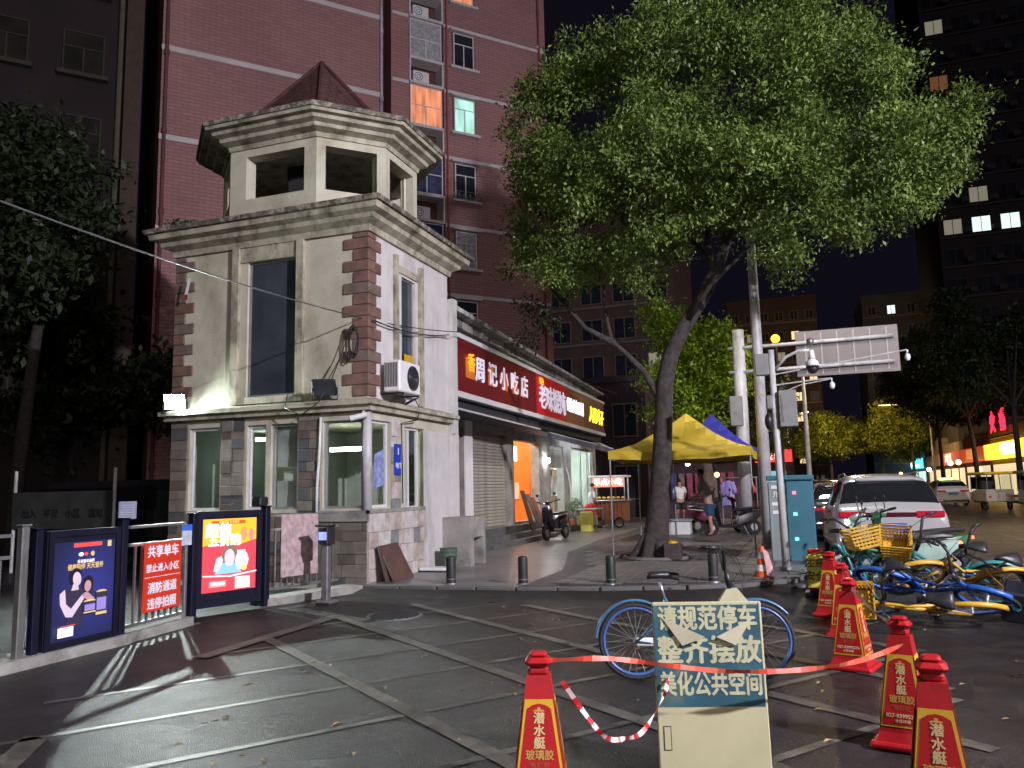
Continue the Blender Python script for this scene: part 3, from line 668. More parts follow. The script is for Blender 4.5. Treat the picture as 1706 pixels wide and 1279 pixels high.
# ------------------------------------------------------------------ row of shops
shops = thing('shop_row', 'single storey shop row with a long fascia of red and brown signs', 'shops', (-7.4, 21, 0))
SX = -7.4
b = MB()
ops = [(0.35, 1.2, 0.75, 2.98), (1.7, 4.15, 0.55, 2.92), (4.7, 6.95, 0.6, 2.86), (8.1, 9.62, 0.55, 2.86), (10.55, 13.6, 0.75, 2.88)]
SY0 = 16.1
b.wall((SX, SY0), (SX, 30.2), 0.1, 3.45, 0.25, ops)
b.box(SX - .25, 14.52, .1, SX, SY0, 3.45)
b.build('front_wall', mConc, shops)
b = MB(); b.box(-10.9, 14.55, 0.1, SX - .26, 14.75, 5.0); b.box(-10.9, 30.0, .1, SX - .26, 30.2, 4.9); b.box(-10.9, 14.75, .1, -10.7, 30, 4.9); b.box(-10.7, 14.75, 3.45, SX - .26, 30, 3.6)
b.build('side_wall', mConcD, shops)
def sl(y, z0, z1): return z0 + (z1 - z0) * (y - 14.6) / 13.0
def sloped(x0, x1, y0, y1, za, zb, mb):   # za,zb = (z at 14.6, z at 27.6)
    p = []
    for y in (y0, y1):
        for x in (x0, x1): p += [(x, y, sl(y, *za)), (x, y, sl(y, *zb))]
    return mb.add(p, [(0, 1, 3, 2), (4, 6, 7, 5), (0, 2, 6, 4), (1, 5, 7, 3), (0, 4, 5, 1), (2, 3, 7, 6)])
b = MB(); sloped(-7.4, -6.62, 14.56, 27.55, (4.95, 4.6), (5.33, 4.86), b); sloped(-7.4, -6.4, 14.56, 27.7, (5.16, 4.74), (5.26, 4.8), b)
b.build('roof_edge', M('weathered_concrete', (0.42, 0.41, 0.40), .9, .2, 4, .4, 30, streak=.7, dirt=(.12, .11, .10), dscale=3, dmin=.42, dmax=.62), shops)
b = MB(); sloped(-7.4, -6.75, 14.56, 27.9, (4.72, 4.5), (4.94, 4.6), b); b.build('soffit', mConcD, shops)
b = MB()
sloped(-7.3, -6.45, 14.56, 27.95, (3.40, 3.30), (3.52, 3.40), b); sloped(-7.3, -6.45, 14.56, 27.95, (4.64, 4.44), (4.74, 4.52), b)
sloped(-7.3, -6.45, 14.5, 14.62, (3.52, 3.40), (4.64, 4.44), b)
b.build('sign_frame', mAluW, shops)
mSignR = M('sign_dark_red', (0.15, 0.010, 0.014), .4, .08, 2); mSignB = M('sign_brown', (0.22, 0.055, 0.03), .4, .08, 2); mSignD = M('sign_maroon', (0.10, 0.02, 0.028), .4, .1, 2)
mSignR2 = M('sign_bright_red', (0.42, 0.01, 0.018), .4, .06, 2, emit=(.9, .02, .04), es=.12)
def signpart(y0, y1, m_):
    b = MB(); sloped(-7.2, -6.48, y0, y1, (3.52, 3.40), (4.64, 4.44), b); return b.build('sign_board', m_, shops)
s1 = signpart(14.63, 20.1, mSignR); s2 = signpart(20.12, 22.95, mSignR2); s3 = signpart(22.97, 25.1, mSignB); s4 = signpart(25.12, 27.9, mSignD)
def glyphs(s, y0, y1, zc, size, mat, par, bold=.05, sxx=1.0, d=.008):
    for k, ch in enumerate(s):
        y = y0 + (y1 - y0) * (k + .5) / len(s); text(ch, mat, size, FX((-6.47, y, sl(y, *zc))), par, name='letter', bold=bold, depth=d, sx=sxx)
gW = E_('letter_white', (0.80, 0.78, 0.92), .5); gWB = E_('letter_lit', (0.85, 0.93, 1.0), 3.2); gY = E_('letter_yellow', (1, 0.80, 0.03), 2.4); gG = E_('letter_gold', (1, 0.45, 0.02), .9)
glyphs('周记小吃店', 15.75, 19.5, (4.09, 3.93), .58, gW, s1, .022)
mLB = M('orange_lightbox', (.4, .09, .02), .5, .2, 6, emit=(1, .25, .03), es=.3)
for y0, y1 in ((15.32, 15.78), (16.62, 16.92), (17.5, 17.85), (18.25, 18.55), (18.95, 19.15)):
    b = MB(); sloped(-6.48, -6.466, y0, y1, (3.86, 3.7), (4.30, 4.1), b); b.build('light_box', mLB, s1)
text('香', gG, .42, FX((-6.44, 15.55, 4.16)), s1, bold=.03)
glyphs('老味馄饨', 20.35, 22.9, (4.0, 3.86), .72, gW, s2, .022, .95)
text('特色', gG, .2, FX((-6.46, 20.55, 4.38)), s2, bold=.05)
glyphs('鲜肉大包子铺', 23.1, 25.0, (4.08, 3.92), .44, gWB, s3, .015, .8)
glyphs('人間鸡子', 25.75, 27.8, (4.02, 3.87), .56, gY, s4, .02, .95)
# awning, dark, under the fascia
b = MB(); sloped(-7.4, -6.62, 14.7, 27.9, (3.16, 3.08), (3.38, 3.28), b); b.build('awning_roll', M('awning_dark', (0.03, .028, .035), .8, .3), shops)
b = MB(); b.add([(-7.4, 14.7, 3.3), (-6.45, 14.7, 3.12), (-6.45, 20.2, 3.08), (-7.4, 20.2, 3.24)], [(0, 1, 2, 3)])
b.add([(-7.3, 20.3, 3.25), (-6.25, 20.3, 2.98), (-6.25, 28.2, 2.86), (-7.3, 28.2, 3.1)], [(0, 1, 2, 3)]); b.add([(-6.25, 20.3, 2.98), (-6.25, 28.2, 2.86), (-6.25, 28.2, 2.68), (-6.25, 20.3, 2.84)], [(0, 1, 2, 3)])
b.build('awning', M('awning_cloth', (0.10, .095, .15), .85, .3, 2), shops)
b = MB(); b.tube([(-6.42, 14.7, 3.14), (-6.42, 20.2, 3.06)], .02, 6); b.tube([(-7.3, 27.2, 3.1), (-6.35, 26.6, 2.98), (-6.2, 27.6, 2.84)], .022, 6); b.tube([(-6.24, 20.3, 2.98), (-6.24, 28.2, 2.86)], .015, 6); b.build('awning_arm', mAluW, shops)
# plinth and steps
b = MB(); b.box(SX, 16.9, .1, -7.02, 30.2, .36); b.box(SX, 17.1, .36, -7.2, 24.0, .54); b.box(-7.02, 17.6, .1, -6.8, 22.8, .22); b.build('plinth', M('step_stone', (.10, .10, .105), .5, .3, 3), shops)
# roller shutters, each slat a piece
def shutter(y0, y1, z0, z1, x):
    b = MB(); b.box(x - .02, y0, z0, x - .015, y1, z1); sh = b.build('roller_shutter', mSteelD, shops)
    n = int((z1 - z0) / .082); sm = MB(); L = y1 - y0
    prof = [(0, 0), (.018, .012), (.018, .058), (0, .074)]
    vs = [(px, -L / 2, pz) for px, pz in prof] + [(px, L / 2, pz) for px, pz in prof]
    sm.add(vs, [(0, 1, 5, 4), (1, 2, 6, 5), (2, 3, 7, 6), (0, 3, 2, 1), (4, 5, 6, 7)])
    me = bpy.data.meshes.new('slat'); me.from_pydata(sm.v, [], sm.f); me.materials.append(M('slat_metal', (.40, .39, .33), .5, .15, 6, metal=.2, dirt=(.2, .19, .16), dscale=3))
    for k in range(n):
        o = piece(me, 'slat', (0, 0, 0), sh); o.location = Vector((x - .014, (y0 + y1) / 2, z0 + k * .082)) - shops.location
    b = MB(); b.box(x - .02, y0, z0 + n * .082, x + .01, y1, z1); b.build('shutter_box', mSteelD, sh)
shutter(SY0 + 1.7, SY0 + 4.15, .56, 2.9, SX - .08)
shutter(SY0 + 8.12, SY0 + 9.6, 2.15, 2.84, SX - .08)
# red couplet door
b = MB(); b.box(SX - .16, SY0 + .36, .76, SX - .1, SY0 + 1.19, 2.97); dr = b.build('door', M('door_red_brown', (.07, .018, .014), .5, .3, 3), shops)
mGold = M('gold_print', (.42, .20, .03), .45, .4, 22)
b = MB(); b.box(SX - .099, SY0 + .5, .82, SX - .095, SY0 + 1.1, 1.3); b.box(SX - .099, SY0 + .5, 1.8, SX - .095, SY0 + 1.1, 2.3); b.build('gold_panel', mGold, dr)
mRB = M('red_ink', (.12, .03, .01), .6)
for r_ in range(3):
    for c_ in range(3): text('福禄寿喜财安'[(r_ * 3 + c_) % 6], mRB, .15, FX((SX - .09, SY0 + .62 + c_ * .18, .9 + r_ * .15)), dr, bold=.02, depth=.002)
b = MB(); b.box(SX + .001, SY0 - .25, 1.55, SX + .05, SY0 + .34, 3.2); b.box(SX + .001, SY0 + 1.22, .65, SX + .04, SY0 + 1.66, 3.2); b.build('pilaster', mWhite, shops)
# lit shop interiors
def room(y0, y1, depth, mat_w, pw, lampcol, tubes):
    X = SX - .26; e = .15
    b = MB(); b.box(X - depth, y0 - e, .5, X - depth + .05, y1 + e, 3.2); b.box(X - depth + .05, y0 - e - .05, .5, X, y0 - e, 3.2); b.box(X - depth + .05, y1 + e, .5, X, y1 + e + .05, 3.2)
    b.build('shop_interior', mat_w, shops)
    b = MB(); b.box(X - depth, y0 - e, 3.2, X, y1 + e, 3.25); b.box(X - depth, y0 - e, .45, X, y1 + e, .5); b.build('shop_floor_and_ceiling', mPale, shops)
    for (x, ya, yb_) in tubes: b = MB(); b.box(x, ya, 3.02, x + .1, yb_, 3.08); b.build('tube_lamp', E_('shop_tube', lampcol, pw), shops)
room(SY0 + 4.7, SY0 + 6.95, 1.5, mOrange, 80, (1, .93, .8), [(SX - .6, SY0 + 5.0, SY0 + 6.6)])
b = MB(); b.box(SX - 1.3, SY0 + 7.06, 2.35, SX - .75, SY0 + 7.09, 2.8); b.build('lit_sign', E_('white_glow', (1, .97, .9), 2.2), shops)
b = MB(); b.box(SX - 1.2, SY0 + 7.06, 1.2, SX - .7, SY0 + 7.09, 1.7); b.build('price_board', M('cream_board', (.7, .6, .4), .6), shops)
room(SY0 + 8.1, SY0 + 13.6, 2.4, mPale, 150, (.86, 1, .95), [(SX - 1.2, SY0 + 8.6, SY0 + 10.0), (SX - 1.0, SY0 + 11.2, SY0 + 12.8)])
b = MB(); b.box(SX - 2.4, SY0 + 13.1, 1.9, SX - 1.3, SY0 + 13.7, 1.95); b.box(SX - 1.4, SY0 + 8.5, .5, SX - .8, SY0 + 9.2, 1.3); b.box(SX - 2.3, SY0 + 12.4, .5, SX - 1.2, SY0 + 13.4, 1.2)
for k in range(5): b.box(SX - 2.3 + k * .2, SY0 + 13.2, 1.95, SX - 2.16 + k * .2, SY0 + 13.5, 2.2)
b.build('shop_shelf', mWood, shops)
window(SY0 + 10.57, SY0 + 12.1, .76, 2.87, 'x', plane=SX, parent=shops, off=.08, name='shop_window'); window(SY0 + 12.12, SY0 + 13.58, .76, 2.87, 'x', plane=SX, parent=shops, off=.08, name='shop_window')
window(SY0 + 8.12, SY0 + 8.8, .56, 2.12, 'x', plane=SX, parent=shops, off=.1, name='glass_door')
b = MB(); b.tube([(SX + .02, SY0 + 9.8, 2.2), (SX + .1, SY0 + 9.85, 1.9), (SX + .12, SY0 + 10.0, 1.5), (SX + .1, SY0 + 10.1, .8)], .03, 8); b.build('drain_pipe', mAluW, shops)
# wall lamp above pilaster
b = MB(); b.ball((SX + .09, SY0 + 7.55, 2.35), .08); b.build('wall_lamp', E_('bulb', (1, .95, .88), 110), shops)
b = MB(); b.box(SX + .35, SY0 + 9.0, 2.98, SX + .40, SY0 + 11.8, 3.02); b.build('added_awning_tube', E_('added_awning_glow', (.92, .97, 1), 24), shops)  # tube added under the awning to brighten the pavement

# things in front of the shops
t = thing('stone_shrine_box', 'grey block with a dark opening standing before the red door', 'stone box', (-6.1, 14.1, .1))
b = MB(); b.wall((-5.83, 13.85), (-5.83, 14.65), .1, 1.0, .55, [(.22, .68, .1, .62)]); b.box(-6.36, 13.87, .1, -6.3, 14.63, .62); b.build('body', mConc, t)
b = MB(); b.box(-6.34, 14.05, .1, -6.1, 14.12, .55); b.build('inner_leaf', mDark, t)
t = thing('paint_bucket', 'green ribbed bucket beside the grey stone box', 'bucket', (-6.1, 13.55, .1))
b = MB(); b.tube([(-6.1, 13.5, .1), (-6.1, 13.5, .3), (-6.1, 13.5, .46)], [.13, .145, .16], 18); b.build('bucket_body', M('bucket_green', (.07, .12, .09), .5, .2), t, smooth=2)
b = MB(); [b.ring((-6.1, 13.5, z), (0, 0, 1), .158, .008, 20, 5) for z in (.32, .4, .46)]; b.build('rim', M('bucket_rim', (.06, .10, .08), .5), t)
b = MB(); b.rbox(-6.38, 12.86, .12, -5.9, 13.2, .17, .01); tag(b.build('stone_slab', mWhite), 'pale flat slab lying beside the gatehouse side wall', 'slab')
for k, (y0, y1, x, lab) in enumerate([(11.42, 12.0, -6.12, 'brown panel leaning outermost against the gatehouse side wall'), (11.33, 11.75, -6.2, 'thin brown panel hidden behind the outer leaning panel')]):
    t = thing('leaning_panel', lab, 'panel', (x, y0, .1)); b = MB()
    b.slab([(x, y0, .1), (x, y1 + .12, .1), (x - .24 + .1 * k, y1, .66), (x - .24 + .1 * k, y0 - .02, .64)], (1, 0, .3), .02); b.build('board', M('panel_brown', (.10, .055, .045), .5, .2, 4), t)
    b = MB(); b.tube([(x, y0, .11), (x, y1 + .12, .11), (x - .24 + .1 * k, y1, .66), (x - .24 + .1 * k, y0 - .02, .64), (x, y0, .11)], .016, 6); b.build('edge', mBlack, t)
for k, lab in enumerate(['dark board propped in front of the orange shop door', 'grey board propped second in front of the orange shop', 'reddish board propped nearest the shop door opening']):
    b = MB(); y = SY0 + 4.75 + k * .36; x = -6.95 + k * .02
    b.slab([(x, y, .55 if k else .36), (x, y + .3, .55 if k else .36), (x - .3, y + .25, 1.45 - .1 * k), (x - .3, y - .05, 1.45 - .1 * k)], (1, 0, .3), .025)
    tag(b.build('propped_board', [mBlack, mConcD, M('board_red', (.2, .04, .03), .6)][k]), lab, 'board')

# food cart
t = thing('food_cart', 'wooden street food cart with a lit glass box and red signs', 'food cart', (-6.3, 28, .1))
b = MB(); b.rbox(-6.95, 27.6, .32, -5.75, 28.3, 1.0, .02); b.build('cart_body', M('cart_wood', (.33, .12, .06), .5, .25, 5), t)
b = MB(); [b.box(-6.95 + .15 * k, 27.585, .36, -6.94 + .15 * k, 27.6, .96) for k in range(1, 8)]; b.build('panel_joint', mDark, t)
b = MB(); b.rbox(-7.0, 27.5, 1.0, -5.7, 28.35, 1.05, .02); b.build('counter', mSteel, t)
b = MB(); [b.tube([(x, y, 1.05), (x, y, 1.85)], .02, 6) for x in (-6.93, -5.78) for y in (27.62, 28.26)]; b.build('canopy_post', mAlu, t)
b = MB(); b.rbox(-7.02, 27.5, 1.83, -5.68, 28.36, 1.9, .02); b.build('canopy', mAluW, t)
b = MB(); b.box(-6.9, 27.6, 1.5, -5.8, 27.63, 1.83); sb = b.build('header_sign', M('cart_sign', (.6, .1, .07), .5, .5, 8, emit=(1, .25, .2), es=1.3), t)
text('早点小吃', E_('cart_letter', (1, .9, .8), 1.8), .26, FY((-6.35, 27.59, 1.66)), sb, bold=.03)
b = MB(); b.box(-6.9, 27.615, 1.06, -5.8, 27.62, 1.49); b.build('glass', mGlass, t)
b = MB(); b.box(-6.7, 27.85, 1.72, -6.0, 27.9, 1.76); b.build('cart_lamp', E_('cart_glow', (1, .95, .85), 26), t)
b = MB(); [b.ball((-6.75 + .17 * k, 27.9, 1.12), .07, sc=(1, 1, .7)) for k in range(6)]; b.build('food', mYellow, t)
b = MB(); [b.ring((x, 27.55, .28), (0, 1, 0), .16, .025, 16, 6) for x in (-6.7, -6.0)]; b.build('wheel', mRubber, t)
t = thing('stacked_crates', 'pale folding table with crates between the scooter and the cart', 'table', (-6.9, 25.6, .1))
b = MB(); b.rbox(-7.0, 25.2, .78, -6.2, 26.2, .82, .01); b.build('tabletop', M('grey_green', (.25, .27, .22), .6), t)
for x in (-6.95, -6.25):
    for y in (25.25, 26.15): MB().tube([(x, y, .1), (x, y, .78)], .018, 6).build('leg', mSteelD, t)
b = MB(); b.rbox(-6.9, 25.3, .3, -6.3, 25.75, .6, .02); tag(b.build('plastic_crate', M('crate_beige', (.35, .34, .28), .6)), 'beige crate under the pale folding table', 'crate')
b = MB(); b.rbox(-6.6, 24.6, .1, -6.25, 24.95, .75, .04); tag(b.build('yellow_bin', M('yell_green', (.5, .48, .1), .5)), 'yellow bin standing behind the parked black scooter', 'bin')
for k, (x, y, s_) in enumerate([(-7.0, 25.6, .8), (-6.75, 24.2, .7)]):
    t = thing('potted_plant', ['bushy potted plant by the white lit shop window', 'low potted plant with orange pot by the shop door'][k], 'plant', (x, y, .1))
    MB().cyl(x, y, .36, .36 + .25 * s_, .12 * s_, .16 * s_, 12).build('pot', M('pot', (.3, .1, .04), .6), t); b = MB()
    for i in range(120):
        a = rnd.uniform(0, 6.3); r_ = rnd.uniform(0, .28) * s_; h = .6 * s_ + .36 + rnd.uniform(-.1, .35) * s_; e = rnd.uniform(.03, .06)
        b.add([(x + r_ * math.cos(a), y + r_ * math.sin(a), h), (x + r_ * math.cos(a) + e, y + r_ * math.sin(a), h + e), (x + r_ * math.cos(a), y + r_ * math.sin(a) + e, h + 1.6 * e)], [(0, 1, 2)])
    b.build('foliage', M('leaf_pot', (.05, .09, .03), .6, .3), t)

# ------------------------------------------------------------------ bollards
proto = None
for k, (x, y, lab, m_) in enumerate([(-5.07, 11.3, 'dark bollard nearest the gatehouse and the leaning panels', mBlack), (-3.96, 11.42, 'dark bollard at the end of the granite strip', mBlack),
                                 (-2.68, 11.62, 'green bollard on the paving below the yellow tent corner', None), (-1.28, 12.12, 'dark bollard behind the blue bicycle handlebar', mBlack)]):
    t = thing('bollard', lab, 'bollard', (x, y, .1), 'bollards along the curved kerb')
    m_ = m_ and M('bollard_paint', (.02, .018, .019), .6, .3, 6) or M('bollard_green', (.010, .024, .016), .55, .3, 6)
    b = MB(); b.tube([(x, y, .1), (x, y, .48), (x, y, .505), (x, y, .515)], [.072, .072, .062, .03], 20); b.build('post', m_, t, smooth=2)
    b = MB(); b.tube([(x, y, .1), (x, y, .12)], [.1, .09], 20); b.build('base_plate', mSteelD, t)
    b = MB(); b.tube([(x, y, .17), (x, y, .185)], [.0735, .0735], 20); b.build('ring_band', mSteelD, t)

# ------------------------------------------------------------------ compound fence, gates and advertising boxes
def seg(p0, p1):
    p0 = Vector((*p0, 0)); p1 = Vector((*p1, 0)); d = (p1 - p0).normalized(); n = Vector((d.y, -d.x, 0))   # n = towards the road (+x side)
    m = Matrix(((d.x, -n.x, 0, p0.x), (d.y, -n.y, 0, p0.y), (0, 0, 1, 0), (0, 0, 0, 1))); return m, (p1 - p0).length
def panel(p0, p1, label, ztop=1.2, zb=.14, step=.1, mat=mSteel):
    m, L = seg(p0, p1); t = thing('fence_panel', label, 'fence panel', (p0[0], p0[1], 0), 'steel fence panels of the compound gate')
    MB().box(0, -.018, ztop - .03, L, .018, ztop, m).build('rail', mat, t); MB().box(0, -.018, ztop - .22, L, .018, ztop - .19, m).build('rail', mat, t)
    MB().box(0, -.018, zb, L, .018, zb + .035, m).build('rail', mat, t)
    n = max(2, int(L / step))
    for k in range(1, n): MB().box(L * k / n - .011, -.011, zb + .036, L * k / n + .011, .011, ztop - .221, m).build('bar', mat, t)
    return t, m, L
def post(x, y, w, h, mat, label, a=0, cap=None):
    t = thing('gate_post', label, 'gate post', (x, y, 0), 'posts of the compound gate'); M_ = Matrix.Translation((x, y, 0)) @ Matrix.Rotation(a, 4, 'Z')
    MB().rbox(-w / 2, -w / 2, 0, w / 2, w / 2, h, .008, M_).build('shaft', mat, t)
    MB().rbox(-w / 2 - .012, -w / 2 - .012, h, w / 2 + .012, w / 2 + .012, h + .02, .006, M_).build('post_cap', cap or mat, t)
    MB().box(-w / 2 - .03, -w / 2 - .03, 0, w / 2 + .03, w / 2 + .03, .012, M_).build('foot_plate', mSteelD, t); return t
panel((-6.56, 3.4), (-6.66, 5.3), 'leftmost steel fence panel cut by the photo edge')
post(-6.66, 5.42, .075, 1.26, mSteel, 'brushed steel post left of the dark blue poster')
post(-6.70, 5.60, .075, 1.22, mNavy, 'navy post at the left edge of the dark blue poster')
post(-6.74, 6.64, .08, 1.27, mNavy, 'navy post between the dark blue poster and the red notice')
panel((-6.76, 6.74), (-6.9, 7.72), 'steel fence panel carrying the red notice board')
post(-6.90, 7.86, .09, 1.28, mNavy, 'tall navy post left of the glowing advertising screen')
post(-6.86, 7.70, .04, 1.15, mSteel, 'slim steel post with a small blue leaflet')
post(-6.92, 9.27, .10, 1.33, mNavy, 'navy post right of the glowing advertising screen')
panel((-6.93, 9.36), (-6.62, 10.62), 'steel fence panel with the pinkish board by the gatehouse', 1.22, .2)
# plinth kerb under the fence
b = MB()
for p0, p1 in (((-6.6, 3.0), (-6.72, 6.7)), ((-6.76, 6.72), (-6.9, 7.8)), ((-6.95, 9.3), (-6.45, 10.95))):
    m, L = seg(p0, p1); b.box(0, -.09, 0, L, .3, .1, m)
b.build('kerb', mConc, kind='structure')
# poster geometry is flat print laid over a backing
def ell(cx, cy, a, c, n=18, rot=0):
    return [(cx + a * math.cos(2 * math.pi * k / n) * math.cos(rot) - c * math.sin(2 * math.pi * k / n) * math.sin(rot), cy + a * math.cos(2 * math.pi * k / n) * math.sin(rot) + c * math.sin(2 * math.pi * k / n) * math.cos(rot)) for k in range(n)]
class Print:
    def __init__(s, m, parent): s.m, s.p, s.k = m, parent, 0
    def poly(s, pts, mat, name='print'):
        s.k += 1; me = MB(); me.add([s.m @ Vector((x, y, .0012 * s.k)) for x, y in pts], [tuple(range(len(pts)))]); return me.build(name, mat, s.p)
    def rect(s, x0, y0, x1, y1, mat): return s.poly([(x0, y0), (x1, y0), (x1, y1), (x0, y1)], mat)
    def text(s, t_, x, y, size, mat, bold=.03, sx=1.0):
        s.k += 1; return text(t_, mat, size, s.m @ Matrix.Translation((x, y, .0012 * s.k)), s.p, bold=bold, depth=0, sx=sx)
def adbox(p0, p1, z0, z1, label, mat, fr=.06, lift=.1):
    m, L = seg(p0, p1); t = thing('advertising_box', label, 'advertising box', (p0[0], p0[1], 0))
    MB().rbox(0, -.05, z0, L, .06, z1, .012, m).build('casing', mat, t)
    f = MB(); f.box(0, -.065, z1 - fr, L, -.0501, z1, m); f.box(0, -.065, z0, L, -.0501, z0 + fr, m); f.box(0, -.065, z0 + fr, fr, -.0501, z1 - fr, m); f.box(L - fr, -.065, z0 + fr, L, -.0501, z1 - fr, m)
    f.build('bezel', mat, t)
    n = m.to_3x3() @ Vector((0, -1, 0)); r = m.to_3x3() @ Vector((1, 0, 0)); c = m @ Vector((L / 2, -.053, (z0 + z1) / 2))
    return t, face(c, r, (0, 0, 1)), L
t, m, L = adbox((-6.71, 5.68), (-6.75, 6.56), .05, 1.2, 'dark blue advertising box with a mother and child and jars', mNavy)
pn = lambda n, c, e: M(n, c, .35, .1, 9, emit=c, es=e)
scr = Print(m, t); H = .93
dk = bpy.data.materials.new('screen_blue'); dk.use_nodes = True; N = dk.node_tree.nodes; Lk = dk.node_tree.links; bb = N['Principled BSDF']; bb.inputs['Roughness'].default_value = .3
tc = N.new('ShaderNodeTexCoord'); mp = N.new('ShaderNodeMapping'); gr = N.new('ShaderNodeTexGradient'); gr.gradient_type = 'SPHERICAL'; cr = N.new('ShaderNodeValToRGB')
mp.inputs['Location'].default_value = (0, -.55 / .55, -.62 / .62); mp.inputs['Scale'].default_value = (0, 1 / .55, 1 / .62)
Lk.new(tc.outputs['Object'], mp.inputs[0]); Lk.new(mp.outputs[0], gr.inputs[0]); Lk.new(gr.outputs[0], cr.inputs[0])
cr.color_ramp.elements[0].color = (.014, .017, .048, 1); cr.color_ramp.elements[1].color = (.03, .035, .20, 1)
Lk.new(cr.outputs[0], bb.inputs['Base Color']); Lk.new(cr.outputs[0], bb.inputs['Emission Color']); bb.inputs['Emission Strength'].default_value = .45
scr.rect(-.37, -.46, .37, .46, dk)
cs = pn('print_skin', (.52, .42, .50), .5); cs2 = pn('print_skin_child', (.42, .25, .28), .4); ch = pn('print_hair', (.02, .012, .02), .2); cd = pn('print_dress', (.035, .03, .06), .3)
cw = pn('print_white', (.75, .75, .9), .8); cg = pn('print_gold', (.55, .40, .15), .6); cr_ = pn('print_red', (.6, .06, .05), .8)
scr.rect(-.15, .405, .2, .445, cr_); scr.rect(.27, .39, .32, .45, cg)
scr.poly(ell(-.06, .335, .03, .02), cw); scr.poly(ell(.0, .335, .025, .018), cr_); scr.poly(ell(.08, .335, .024, .024), cg)
scr.text('乐享童年品质', -.0, .265, .035, cw); scr.text('健康陪伴 天天营养', .0, .215, .062, cg, .03, .85)
scr.poly([(-.28, -.02), (-.2, .03), (-.06, .05), (.0, -.02), (-.02, -.2), (.0, -.34), (-.2, -.36), (-.2, -.2)], cd)          # mother's dress
scr.poly([(-.3, -.02), (-.24, .02), (-.22, -.12), (-.16, -.17), (-.0, -.02), (.03, -.03), (.02, -.06), (-.14, -.25), (-.22, -.24), (-.29, -.12)], cs)  # her arm
scr.poly(ell(-.12, .125, .075, .085), ch); scr.poly(ell(-.105, .105, .05, .068, rot=.2), cs); scr.poly([(-.15, .06), (-.09, .05), (-.08, .0), (-.17, -.0)], cs)
scr.poly([(-.05, -.03), (.08, -.0), (.12, -.05), (.1, -.15), (.02, -.13)], cd); scr.poly(ell(.03, .045, .065, .08), ch); scr.poly(ell(.025, .025, .042, .055), cs2)
scr.poly([(-.03, -.04), (.02, -.03), (.11, -.1), (.08, -.15), (.04, -.12), (-.02, -.08)], cs2)
for kx, ky, w, h in ((.2, -.16, .07, .11), (.05, -.18, .075, .055)):
    scr.poly(ell(kx, ky + h, w, .02), cg); scr.rect(kx - w, ky - h, kx + w, ky + h, cd); scr.rect(kx - w * .85, ky - h * .6, kx + w * .85, ky + h * .5, pn('print_label', (.25, .2, .5), .5)); scr.rect(kx - w, ky - h, kx + w, ky - h * .75, cg)
scr.rect(-.32, -.42, -.14, -.33, cw); scr.rect(-.3, -.325, -.12, -.315, cr_)
# second, glowing screen set back between its posts
t, m, L = adbox((-7.25, 8.28), (-6.95, 9.18), .1, 1.3, 'glowing advertising screen showing a woman on red and yellow', mNavy, .075)
L = L; scr = Print(m, t); X = L / 2 - .085
def em(n, c, e): return M(n, tuple(x * .4 for x in c), .4, 0, emit=c, es=e)
scr.rect(-X, -.42, X, .5, em('led_red', (.80, .07, .10), .85)); scr.poly([(-X, .16), (-.2, .2), (.1, .15), (X, .22), (X, .5), (-X, .5)], em('led_yellow', (.95, .52, .03), 1.0))
wl = em('led_white', (.85, .95, 1), 1.15); rr = em('led_deep', (.7, .12, .03), .8)
scr.rect(-.27, .43, .22, .475, rr); scr.text('邻里优选 天天特价', -.02, .452, .036, em('led_gold', (1, .8, .2), .9))
scr.text('超值', -.17, .34, .19, wl, .05); scr.text('五折购', -.08, .215, .16, wl, .05)
scr.poly(ell(.2, .3, .05, .09), em('led_org', (.95, .35, .15), .9)); scr.poly(ell(.31, .28, .035, .08), em('led_pink', (.95, .25, .25), .9))
scr.poly(ell(-.0, .01, .12, .15), em('led_hair', (.35, .22, .16), .55)); scr.poly([(-.22, -.2), (-.14, -.06), (.1, -.07), (.17, -.2)], em('led_blue', (.3, .62, .78), .9))
scr.poly(ell(-.01, .0, .075, .11), em('led_face', (.80, .68, .75), .85)); scr.poly([(-.24, -.16), (-.2, .0), (-.13, .03), (-.1, -.03), (-.17, -.17)], em('led_hand', (.85, .75, .8), .85))
scr.poly(ell(.17, -.04, .1, .12, 10), wl); scr.rect(.1, -.16, .22, .09, em('led_pack', (.7, .92, .85), 1.0)); scr.poly(ell(.2, -.14, .045, .035), em('led_y2', (1, .8, .2), .9))
scr.poly([(-X, -.2), (0, -.225), (X, -.19), (X, -.205), (0, -.245), (-X, -.215)], wl); scr.rect(-.3, -.36, -.06, -.28, em('led_rose', (.85, .35, .35), .8)); scr.text('限时抢购', -.18, -.32, .05, wl)
scr.rect(.07, -.4, .29, -.25, em('led_mint', (.75, .95, .9), .95))
# red notice on the fence
t = thing('red_notice', 'red notice board with four lines of white characters on the fence', 'notice board', (-6.74, 7.1, 0))
m, L = seg((-6.72, 6.88), (-6.80, 7.52)); MB().box(0, -.035, .27, L, -.03, 1.0, m).build('board', M('notice_red', (.62, .035, .012), .5, .06, 2), t)
c = face(m @ Vector((L / 2, -.0365, .63)), m.to_3x3() @ Vector((1, 0, 0)), (0, 0, 1)); nw = M('notice_white', (.75, .78, .85), .5, .1)
for s_, zz, sz in (('共享单车', .27, .135), ('禁止进入小区', .095, .095), ('消防通道', -.12, .125), ('违停拍照', -.285, .125)):
    text(s_, nw, sz, c @ Matrix.Translation((0, zz, 0)), t, bold=.035, depth=.001, sx=1.0)
b = MB(); b.box(.02, -.0372, .632, L - .02, -.036, .638, m); b.build('divider_line', nw, t)
